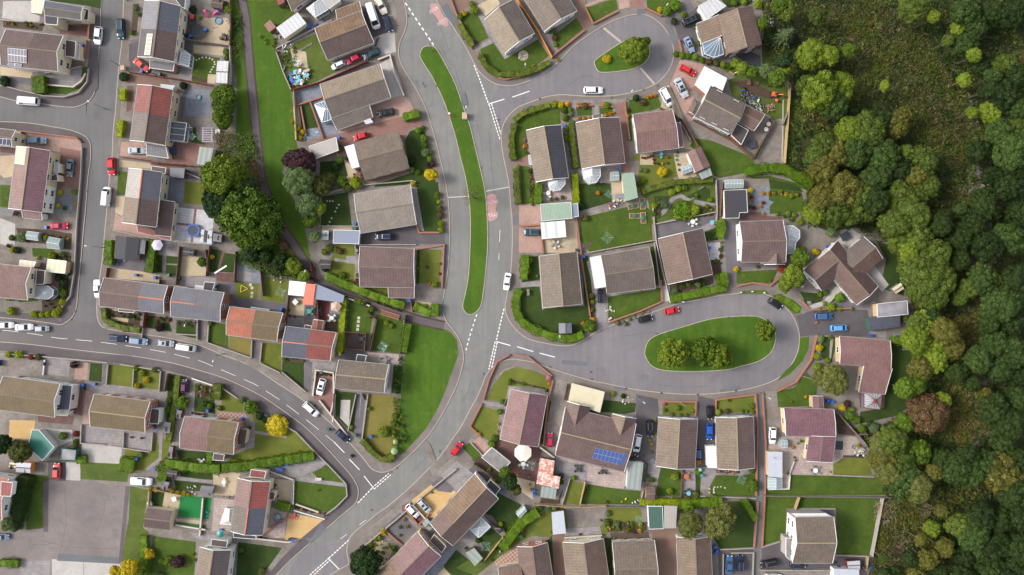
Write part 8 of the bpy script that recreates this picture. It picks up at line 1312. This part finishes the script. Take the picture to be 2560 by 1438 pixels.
# ------------------------------------------------------------------ garden furniture and street things
trampoline(498,81,1.6, 'black');trampoline(486,577,1.5, 'blue');slide(540,34,20, 'pink', 'purple');slide(518,38,110, 'pink', 'pink', 'small pink garden slide');pool(547,53,.8, 'blue', 'blue shell sandpit');shed('brown playhouse in the toy-filled yard', '531,-4 560,0 556,22 527,18', 'brownf', 'wood',1.8,20, 'playhouse', 'playhouse');item('toy_car', 'toy', 'red and green ride-on toy house',484,46, [('body', 'box', ((0,0,.4), (.8,.8,.8)), 'green'), ('roof', 'box', ((0,0,.95), (.9,1.0,.3)), 'red')])
boxes(548,28,16, (1.6,1.2), 'purple,cyan,yellow,pink',0, 'tangle of plastic climbing toys', 'toy_heap',.35);boxes(565,82,10, (.8,2.4), 'orange,yellow,red,green',0, 'row of small toys along the fence', 'toy_heap',.25);boxes(541,68,8, (2.4,1.6), 'green,orange,grey',0, 'toys scattered on the sand yard', 'toy_heap',.18, zmax=.02)
bins('517,77,blue 480,93,blue 465,90,black 562,90,black 566,98,black 556,98,black 432,372,blue 388,183,black 395,186,black 402,188,green 358,181,blue 380,218,blue 120,569,blue 210,116,blue 2,903,blue 2,910,black 112,909,black 212,962,blue 211,971,black 240,960,blue 387,1068,blue 522,1026,blue 390,1172,blue 448,1022,blue 606,1047,blue 625,1069,black 703,1155,blue 720,1160,blue 727,1347,black 735,1348,blue 343,688,blue 391,694,blue 425,688,green 450,695,black 478,722,blue 543,716,blue 702,778,blue 705,773,blue 785,812,black 852,884,yellow 857,880,black 890,1087,green 822,1073,green 1410,318,blue 889,560,blue 889,572,green 893,627,grey 848,346,blue 1024,751,blue 1078,1299,blue 1255,1226,blue 1385,1146,black 1458,642,blue 1441,626,navy 1451,693,blue 1545,426,blue 1851,536,blue 1771,620,blue 2068,618,blue 2075,616,blue 2020,756,grey 2175,838,blue 1638,1147,blue 1786,1365,blue 1790,1376,blue 1787,1381,blue 1748,1172,mint 1578,1147,black 1585,1146,black 2095,1417,blue 1345,1158,green 1612,1160,green 2078,1405,navy 1752,1187,teal 1713,418,blue 2067,1001,blue 2077,1003,blue 1335,1225,blue 1335,1235,blue 805,930,green 929,1090,blue 560,1132,black 345,1146,blue')
for x, y, c_, r_, n_, cc_, l_ in((1370,484, 'white',.5,3, 'white',0), (1388,612, 'grey',.45,5, 'white',10), (1308,1159, 'white',.55,5, 'white',20), (1445,1170, 'black',.5,4, 'black',0), (1506,1177, 'black',.55,3, 'black',30), (897,437, 'wood',.5,5, 'wood',0), (506,1153, 'white',.4,4, 'white',0), (775,778, 'teal',.55,4, 'teal',0), (800,777, 'navy',.5,3, 'navy',0), (831,795, 'white',.5,4, 'cream',0), (905,847, 'navy',.5,4, 'navy',0), (963,902, 'grey',.55,6, 'grey',0), (1652,386, 'cyan',.4,2, 'cyan',0), (2036,1175, 'white',.55,5, 'grey',0), (1714,1190, 'terracotta',.6,4, 'terracotta',0), (1720,1232, 'cyan',.5,6, 'black',0), (1302,1340, 'green',.4,0, 'green',0), (1510,1390, 'green',.3,0, 'green',0)):table(x, y, c_, r_, False, l_, None, n_, cc_)
table(1730,555, 'white',.55, False,0, None,6, 'white');table(1778,557, 'cyan',.5);table(1883,1, 'grey',.5, False,0, None,3, 'grey');table(1877,357+5, 'navy',.9, True,15, None,0);table(562,1204, 'white',.4, True,0, None,2, 'white');table(571,1171+0, 'grey',.5, True,5, None,0);table(740,755, 'white',.55, True,45, 'white square fire table set cornerwise');table(547,330, 'white',.5, True);table(1315,1377+20, 'green',.4);
parasol(404,614, 'lilac',1.3, n=6);parasol(845,766, 'tan',1.3, n=5);parasol(1307,1126, 'cream',2.0, 'broad cream octagonal parasol canopy',8,22,2.5);parasol(560,1324+3, 'teal',.9, 'folded teal parasol',6)
table(1920,1, 'black',.4)
for x, y, r_, a in((744,158,1.3,5), (707,731,1.3,20), (1516,596,1.4,3), (1416,610,1.1,30), (2234,843,1.3,40), (790,335,1.0,10), (1692,398,1.1,30), (960,865,1.3,10), (1325,1160,1.3,30), (430,1150,.1,0), (1215,1360,1.3,40), (1520,487,1.0,10), (1595,1295,1.2,30), (1848,1195,1.2,20), (488,345,.9,0)):
 if r_>.5:dryer(x, y, r_, a)
for x, y, rz, L in((318,1,170,5.5), (260,619,175,5.5), (265,273,155,5.5), (560,885,250,5.5), (608,2,200,4), (769,690,60,4.5), (1312,186,88,4), (1167,288,90,3), (1651,42,60,5), (1566,249,55,4), (1973,719,10,5), (1895,982,-30,5), (1925,1137,-30,4), (1594,993,-40,3.5), (1400,853,95,1.2), (1692,755,0,1.5), (480,800,250,3)):lamp(x, y, rz, L)
pole(1080,128,6,.09, '=pale timber pole leaning over the tip of the central verge');pole(1700,1006,6,.1, '=grey pole standing in the small walled lawn');pole(2005,940,6,.1, '=thin pole beside the curved brick wall of the close');pole(300,165,5,.1);pole(215,905,6,.1);pole(1742,5,5,.08);pole(745,735,4,.06)
item('utility_cabinet', 'cabinet', '=cream utility cabinet on the central verge',1162,292, [('cabinet_body', 'box', ((0,0,.6), (1.0,1.3,1.2)), 'cream'), ('cabinet_lid', 'box', ((0,0,1.23), (1.1,1.4,.06)), 'tan')]);item('utility_cabinet', 'cabinet', '=cream cabinet box beside the round bush on the side road',311,172, [('cabinet_body', 'box', ((0,0,.5), (.8,1.0,1.0)), 'cream'), ('cabinet_lid', 'box', ((0,0,1.03), (.9,1.1,.06)), 'tan')]);item('signpost', 'sign', '=small white sign with a red disc on the service road kerb',1124,286, [('post', 'box', ((0,0,.5), (.06,.06,1)), 'grey'), ('sign_plate', 'box', ((0,0,1.0), (.4,.4,.06)), 'white'), ('red_disc', 'lathe', ((.05,-.5,.9), [(.22,0), (.22,.04), (0,.05)],12), 'red')]);item('street_name_sign', 'sign', '=low two-legged white street name sign on the corner footway',1250,196, [('sign_board', 'box', ((0,0,.6), (1.3,.06,.25)), 'white'), ('post', 'box', ((-.5,0,.3), (.07,.07,.6)), 'grey'), ('post', 'box', ((.5,0,.3), (.07,.07,.6)), 'grey')],-10)
for x, y in((1851,731), (1879,729), (1909,732)):item('bollard', 'bollard', 'short white bollard', x, y, [('bollard_body', 'lathe', ((0,0,0), [(.12,0), (.12,.7), (.16,.72), (.16,.82), (0,.86)],10), 'white')])
# heaps, stores, oddments
boxes(748,190,60, (4.2,2.6), 'blue,white,cyan,grey,tan',15, 'blue-sheeted junk pile with white boards', size=.7);boxes(750,207,14, (3.4,.8), 'white,grey',25, 'stack of white boards', size=.8, name='board_stack');boxes(750,165,12, (1.0,1.0), 'white,tan',0, 'white and yellow chair frame and boards', size=.5);boxes(792,60,14, (4.5,1.0), 'blue,cyan,teal',32, 'long pile under a bright blue tarpaulin', size=.9);boxes(722,120,12, (2.6,1.0), 'white,grey',30, 'pale plastic sheeting heap', size=.6);boxes(700,90,26, (2.2,2.4), 'white,grey,stone',-40, 'rubble and white pots heaped behind the garage');boxes(707,165,10, (.9,3.0), 'grey,white,stone',12, 'leaning pallets and boards');boxes(725,15,5, (1,1), 'white',0, 'small white garden ornaments', size=.25)
item('ladder', 'ladder', 'aluminium ladder lying in the long grass',765,118, [('rail', 'bar', ((-1.6,-.15,.15), (1.6,-.15,.15),.06,.08), 'grey'), ('rail', 'bar', ((-1.6,.15,.15), (1.6,.15,.15),.06,.08), 'grey')]+[('rung', 'bar', ((-1.5+i*.3,-.15,.15), (-1.5+i*.3,.15,.15),.04,.04), 'white')for i in range(11)],30)
boxes(1868,243,70, (3.4,2.4), 'blue,white,grey,brown,white',-35, 'crowded open builder store of pots and tools', size=.4);boxes(1898,262,50, (3.0,2.6), 'white,grey,stone,black',-35, 'heap of white pipes and rubble in a timber bay', size=.4);boxes(1926,270,40, (1.6,1.6), 'tan,stone,terracotta',0, 'round pile of split logs', 'log_pile',.3, zmax=.7);boxes(1888,210,10, (3.0,1.2), 'wood,brown',-20, 'flat stack of brown planks', 'plank_stack',.9, zmax=.1);boxes(1920,57,30, (2.4,1.8), 'cyan,white,navy,teal',0, 'colourful toys and crates on a mat', 'toy_heap',.3);boxes(1835,185,6, (1.8,.6), 'cream,stone',-20, 'pale garden bench and pots');boxes(1537,509,40, (3.4,1.4), 'white,black,red,grey,navy',20, 'crowd of pots and ornaments by the fence', size=.28);boxes(1588,1137,16, (2.2,.8), 'white,grey,navy',0, 'clutter of tools beside the sage garage', size=.3);boxes(1612,1243,10, (.7,2), 'blue,white,orange',90, 'row of bright tubs', size=.25);boxes(1595,1253,14, (3.4,.7), 'blue,white,orange,cyan',0, 'line of garden toys along the wall', size=.3);boxes(1560,1248,6, (1.2,.8), 'yellow,cream',0, 'yellow and white toys on the grass', 'toy_heap',.3);boxes(1480,1262,3, (.6,.6), 'black,white',0, 'black and white planter box', size=.4);boxes(2165,1415,20, (1.8,1.6), 'green,teal,blue,black',0, 'green bins and crates store', size=.5);boxes(2150,1130,12, (1.4,1.4), 'stone,white',0, 'pale boulders at the patio edge', size=.4);boxes(2218,1225,14, (1.4,2.4), 'stone,wood',0, 'stack of pale stones by the wall end', size=.5);boxes(735,1290,16, (2.0,1.4), 'white,red,grey',0, 'white furniture and boxes on a pallet', size=.5);boxes(540,1190,8, (1,.8), 'white,cyan,grey',0, 'garden toys near the path', size=.3);boxes(572,1240,14, (2.0,.8), 'black,white,grey',0, 'black and white clutter by the fence', size=.3);boxes(538,1236,5, (1.4,1.2), 'blue,purple',0, 'blue tub and purple hoop', size=.7);boxes(522,1290,12, (.6,2.2), 'blue,red,cream,white',0, 'line of small toys beside the artificial lawn', size=.3);boxes(562,1327,6, (2.4,.7), 'blue,white,cyan',0, 'blue and white bathing toys', size=.5);boxes(705,1169,5, (1.2,1.2), 'blue',0, 'lumpy bright blue covered barbecue', size=.8);boxes(958,868,20, (1.8,1.6), 'white,orange,pink,cyan',0, 'washing hung on the dryer', 'laundry',.3, zmax=1.3);boxes(845,800,20, (1.2,2), 'cream,brown,black',0, 'pots and drums crowded in the corner', size=.3);boxes(522,575-5,14, (1.6,.9), 'teal,cyan,black,pink',0, 'toys beside the trampoline', 'toy_heap',.25);boxes(303,657,14, (1.8,1), 'blue,pink,white,lilac',0, 'blue and pink washing and toys', 'laundry',.4);boxes(505,1302,5, (.8,.5), 'tan,cream',0, 'cream step blocks', size=.4);boxes(420,1370-100,3, (.6,.6), 'white',0, 'white block', size=.4)
for x, y, r_, c_ in((378,1262-4,.5, 'white'), (438,1246,.5, 'white'), (483,1173,.3, 'white')):table(x, y, c_, r_, True,20)
# excavator
item('mini_excavator', 'excavator', '=orange mini excavator with its arm reaching east across the dug garden',1935,238, [('track', 'box', ((0,.5,.2), (1.5,.3,.4)), 'black'), ('track', 'box', ((0,-.5,.2), (1.5,.3,.4)), 'black'), ('house_body', 'box', ((-.15,0,.75), (1.1,1.0,.6),0,0,.9), 'orange'), ('seat', 'box', ((.1,0,1.15), (.4,.5,.3)), 'black'), ('boom', 'bar', ((.4,0,.8), (1.5,0,1.9),.18,.22), 'orange'), ('dipper_arm', 'bar', ((1.5,0,1.9), (2.3,0,.9),.14,.18), 'orange'), ('bucket', 'box', ((2.35,0,.65), (.35,.45,.4)), 'black')],-12)
item('cement_mixer', 'cement mixer', '=orange cement mixer standing below the mini excavator',1939,253, [('drum', 'lathe', ((0,0,.5), [(.2,0), (.38,.2), (.36,.5), (.2,.7)],12), 'orange'), ('stand', 'box', ((0,0,.25), (.6,.5,.5),0,0,.6), 'black')])
for x, y, c_ in((1919,312, 'white'), (1913,325, 'cream')):table(x, y, c_,.5)
bench(1907,341,62, 'grey',1.6);bench(1320,731,92, 'stone',1.4, 'stone-coloured bench');picnic(2261,866,0);bench(700+0,1302,0, 'grey',1.5);bench(1299,780,80, 'black',1.2);bench(1828,185,-25, 'light',1.4);picnic(2212,1302,0);bench(797,1197,0, 'white',1.4);bench(1622,470,-3, 'teal',1.5, 'teal garden storage bench')
greenhouse('glass greenhouse with pots inside behind the brown garage', '1703,418 1727,410 1731,427 1708,436');greenhouse('small glass greenhouse beside the octagonal conservatory patio', '1526,431 1546,429 1548,450 1527,452');greenhouse('long greenhouse above the black garage', '1812,450 1858,449 1858,470 1812,471');greenhouse('small tilted greenhouse on the shaded lawn', '1310,1265 1290,1284 1300,1296 1317,1277');greenhouse('old greenhouse with white frame beside the pink car drive', '68,578 97,582 95,602 66,598');greenhouse('blue-grey greenhouse in the overgrown corner plot', '122,592 152,598 150,624 117,620', frame=STEEL);greenhouse('silver open-roofed greenhouse on the buff patio', '1952,1100 1968,1100 1968,1119 1953,1119')
shed('white panelled garden store against the back fence', '543,152 571,153 568,209 540,207', 'light', 'white',2.1,4);shed('grey felt shed at the end of the red-striped patio', '533,583 555,587 553,606 532,603', 'felt', 'wood',1.9,8);shed('long pale shed behind the trampoline', '520,577 531,577 529,610 517,609', 'pale', 'white',1.9,6);shed('narrow white shed beside the trampoline', '503,574 511,574 508,606 499,605', 'pale', 'white',1.9,6);shed('dark brown rounded shed in the gravel garden', '460,620 486,623 484,641 458,638', 'dfelt', 'wood',1.9,18)
shed('weathered grey shed inside the curved privet hedge', '1397,808 1397,834 1430,833 1429,808', 'felt', 'woodg',2.0,18);shed('old grey shed beside the brown garden seat path', '802,650 828,650 826,672 801,672', 'dfelt', 'wood',1.9,14);shed('dark felted shed behind the L-shaped hedge', '418,1173 444,1177 441,1194 416,1191', 'dfelt', 'wood',1.9,12);shed('small old shed beside the ladder-racked pickup', '405,1203 424,1206 418,1226 403,1222', 'felt', 'wood',1.8,14);shed('grey barrel-roofed shed on the gravel garden', '503,1214 536,1217 530,1239 500,1236', 'felt', 'woodg',1.9,22);shed('grey shed under the olive tree by the workshop', '42,1156 78,1158 76,1183 40,1180', 'pale', 'woodo',2.0,12);shed('cream box shed west of the grey one', '24,1156 42,1158 41,1170 22,1168', 'cream', 'white',1.8,8);shed('small red-doored store at the hedge', '442,1025 455,1027 451,1048 440,1046', 'felt', 'woodr',1.8,8);shed('long red store against the hedge', '423,1116 433,1118 430,1147 421,1146', 'felt', 'woodr',1.8,8)
shed('dark grey timber cabin beside the brick terrace path', '410,1055 427,1057 424,1083 407,1081', 'dusty', 'woodg',1.8,6);shed('pale slatted shed on the tree-side lawn', '2230,722 2252,707 2260,722 2240,735', 'cream', 'woodg',1.9,12);shed('grey shed beside the chocolate-roofed end house', '1055,1308 1068,1296 1085,1316 1073,1328', 'sgreen', 'wood',1.9,6);shed('grey lean-to shed on the pond side lawn', '1225,1308 1240,1318 1262,1325 1248,1335', 'dfelt', 'wood',1.7,4)
item('hot_tub', 'hot tub', 'black covered hot tub',432,385-8, [('tub', 'box', ((0,0,.4), (1.6,1.6,.8)), 'blue'), ('cover', 'box', ((0,0,.83), (1.65,1.65,.08)), 'black')]);item('hot_tub', 'hot tub', 'navy covered hot tub',2111,591, [('tub', 'box', ((0,0,.4), (1.7,1.5,.8)), 'black'), ('cover', 'box', ((0,0,.83), (1.75,1.55,.08)), 'navy')],28);item('garden_sofa', 'sofa', 'white corner sofa',473,325, [('seat', 'box', ((0,0,.3), (1.8,.8,.4)), 'grey'), ('backrest', 'box', ((0,.4,.6), (1.8,.2,.5)), 'white')],0)
P1=MB();[P1.bar((-1.2,-1.5+i*.5,2.3), (1.2,-1.5+i*.5,2.3),.07,.1)for i in range(7)];P2=MB();[P2.bar((x,-1.6,2.2), (x,1.6,2.2),.1,.12)for x in(-1,1)];P3=MB();[P3.box((x, y,1.1), (.1,.1,2.2))for x in(-1,1)for y in(-1.5,1.5)];multi('pergola', 'pergola', '=pale blue slatted pergola over the back patio of the lean-to semi',528,342, [('slats', P1, PLC['lilac']), ('beams', P2, PLC['lilac']), ('posts', P3, PLC['lilac'])])
pool(759,347,.5, 'cyan');pool(497,244,.55, 'grey', 'round grey fire bowl');pool(2134,1117,.4, 'black', 'round black fire bowl');pool(693,1294,.9, 'terracotta', 'circular brick fire ring')
pots('''1631,390,redl 1633,400,redl 1635,408,redl 1645,410,purple 1655,410,gold 1667,408,redl 1670,395,redl 1605,395,redl 1612,396,redl 1619,394,redl 1626,392,redl 1691,400,brown 1695,412,brown 1697,425,brown 1690,390,brown 1693,382,brown 793,937,mid 802,937,purple 812,937,mid 820,935,mid 828,938,purple 786,950,mid 738,1208,mid 738,1218,pale 737,1228,mid 736,1240,lime 735,1250,lime 690,1212,redl 692,1225,mid 695,1240,mid 482,1032,redl 492,1034,purple 500,1035,redl 512,1035,redl 1296,1184,orange 1323,1192,gold 1325,1210,gold 1328,1223,orange 1440,460,redl 1438,475,orange 1440,396,pink 1437,410,redl 932,297,terracotta 1060,1400,mid 1985,1143,mid 1988,1150,mid 1993,1108,lime 2073,1180,gold 1970,1183,lime 726,790,redl 738,792,redl 724,775,mid 1310,1330,mid 1380,1330,redl 1450,1335,redl 1500,1300,lime 1535,1345,lime 1560,1346,lime 1595,1346,lime 1230,1400,mid 1250,1378,white 560,1388,mid 640,1345,mid 655,1345,redl 664,1345,mid 590,1344,lime 145,745,mid 118,752,mid 128,760,dark 135,768,mid 112,765,mid 330,1093,redl 355,1095,redl 855,405,pale'''.replace('terracotta', 'orange'))
slabs('491,150 498,147 506,144 515,144 524,146 531,149 536,155 537,161 533,168 529,174 526,180 847,512 842,520 838,529 829,546 824,555 820,564 818,503 825,503 832,503',.42, rnd_=True);slabs('897,795 896,804 895,815 894,824',.6);slabs('626,712 630,720 630,733 629,742',.6);slabs('1787,1218 1794,1218 1802,1217 1812,1220',.35, rnd_=True)
for q in((480,1225,8,1.5), (1525,775,8,1), (1530,800,7,.8), (1572,1003,8,1.4), (2148,1125,8,1), (1385,590,0,1), (695,698,10,1.2), (1780,1225,6,.8), (1308,139,16,1.0)):
 if q[2]:rockery(*q)
item('washing_line_flag', 'flag', 'white banner on a leaning line',560,675, [('banner', 'bar', ((-1.4,-.8,2), (1.4,.9,2.3),.35,.03), 'white'), ('line_pole', 'box', ((-1.5,-.9,1.1), (.06,.06,2.2)), 'grey')]);item('play_frame', 'play frame', 'yellow triangular climbing frame',611,722, [('bar_a', 'bar', ((-.8,-.8,.3), (-.6,.8,.3),.12,.1), 'yellow'), ('bar_b', 'bar', ((-.6,.8,.3), (.9,0,.3),.12,.1), 'yellow'), ('bar_c', 'bar', ((.9,0,.3), (-.8,-.8,.3),.12,.1), 'yellow')]);item('topiary_frame', 'topiary', '=pale green netted topiary figure at the tip of the dry lawn',988,1125, [('body', 'lathe', ((0,0,0), [(.5,0), (.8,.8), (.7,1.8), (0,2.2)],12), 'sage'), ('head', 'lathe', ((.2,2.0,0), [(.4,0), (.6,.6), (.5,1.4), (0,1.8)],12), 'sage')])
item('raised_bed', 'raised bed', 'brick-edged empty raised bed',976,787, [('edging', 'bar', ((-2.2,-.5,.2), (2.2,-.5,.2),.15,.4), 'terracotta'), ('edging', 'bar', ((-2.2,.5,.2), (2.2,.5,.2),.15,.4), 'terracotta'), ('soil', 'box', ((0,0,.15), (4.3,.9,.2)), 'brown')],-18)
for x, y, a in((1583,516,10), (1587,540,0), (1608,545,92), (1606,510,95)):item('raised_bed', 'raised bed', 'timber raised vegetable bed', x, y, [('boards', 'box', ((0,0,.15), (2.5,1.2,.3)), 'light'), ('soil', 'box', ((0,0,.17), (2.3,1.0,.28)), 'brown'), ('crop', 'lathe', ((0,0,.28), [(.6,0), (.5,.2), (0,.3)],8), 'green')], a)
item('covered_swing', 'swing seat', 'grey canopied garden swing seat',1547,493, [('canopy', 'box', ((0,0,1.9), (1.9,1.1,.08)), 'grey'), ('post', 'box', ((-.85,0,.95), (.08,.08,1.9)), 'grey'), ('post', 'box', ((.85,0,.95), (.08,.08,1.9)), 'grey'), ('seat', 'box', ((0,0,.45), (1.5,.5,.1)), 'white')],5)
item('motorbike', 'motorbike', 'dark motorbike on its stand',943,114-8, [('frame_body', 'box', ((0,0,.6), (1.1,.3,.5)), 'black'), ('wheel', 'bar', ((.55,0,.3), (1.1,0,.3),.12,.6), 'black'), ('wheel', 'bar', ((-1.1,0,.3), (-.55,0,.3),.12,.6), 'black'), ('handlebar', 'bar', ((.5,-.35,1.0), (.5,.35,1.0),.04,.04), 'grey')],70)
# ------------------------------------------------------------------ camera, light
finish_labels()
cd=bpy.data.cameras.new('camera');cam=bpy.data.objects.new('camera', cd);col.objects.link(cam);cam.location=(0,0, H);cam.rotation_euler=(0,0,0)
cd.sensor_width=36;cd.lens=36*H/(2560*S);cd.clip_start=1;cd.clip_end=4000;cd.shift_x=0;sc.camera=cam
SUN_EL, SUN_AZ=40,172
sd=bpy.data.lights.new('sun', 'SUN');sd.energy=1.7;sd.angle=rad(17);sd.color=(1.0,.94,.85);so=bpy.data.objects.new('sun', sd);col.objects.link(so)
dv=Vector((math.cos(rad(SUN_EL))*math.cos(rad(SUN_AZ)), math.cos(rad(SUN_EL))*math.sin(rad(SUN_AZ)), math.sin(rad(SUN_EL))));so.rotation_euler=dv.to_track_quat('Z', 'Y').to_euler();so.location=(0,0,120)
wd=bpy.data.worlds.new('World');sc.world=wd;wd.use_nodes=True;nt=wd.node_tree;bg=nt.nodes['Background'];sk=nt.nodes.new('ShaderNodeTexSky');sk.sky_type='NISHITA';sk.sun_disc=False;sk.sun_elevation=rad(SUN_EL);sk.sun_rotation=rad(90-SUN_AZ);sk.dust_density=2.5
hs=nt.nodes.new('ShaderNodeHueSaturation');hs.inputs['Saturation'].default_value=.3;nt.links.new(sk.outputs[0], hs.inputs['Color']);nt.links.new(hs.outputs[0], bg.inputs[0]);bg.inputs[1].default_value=.145
sc.view_settings.view_transform='Standard';sc.view_settings.look='None';sc.view_settings.gamma=1;sc.view_settings.exposure=1.38
sc.cycles.max_bounces=5;sc.cycles.diffuse_bounces=2;sc.cycles.glossy_bounces=2
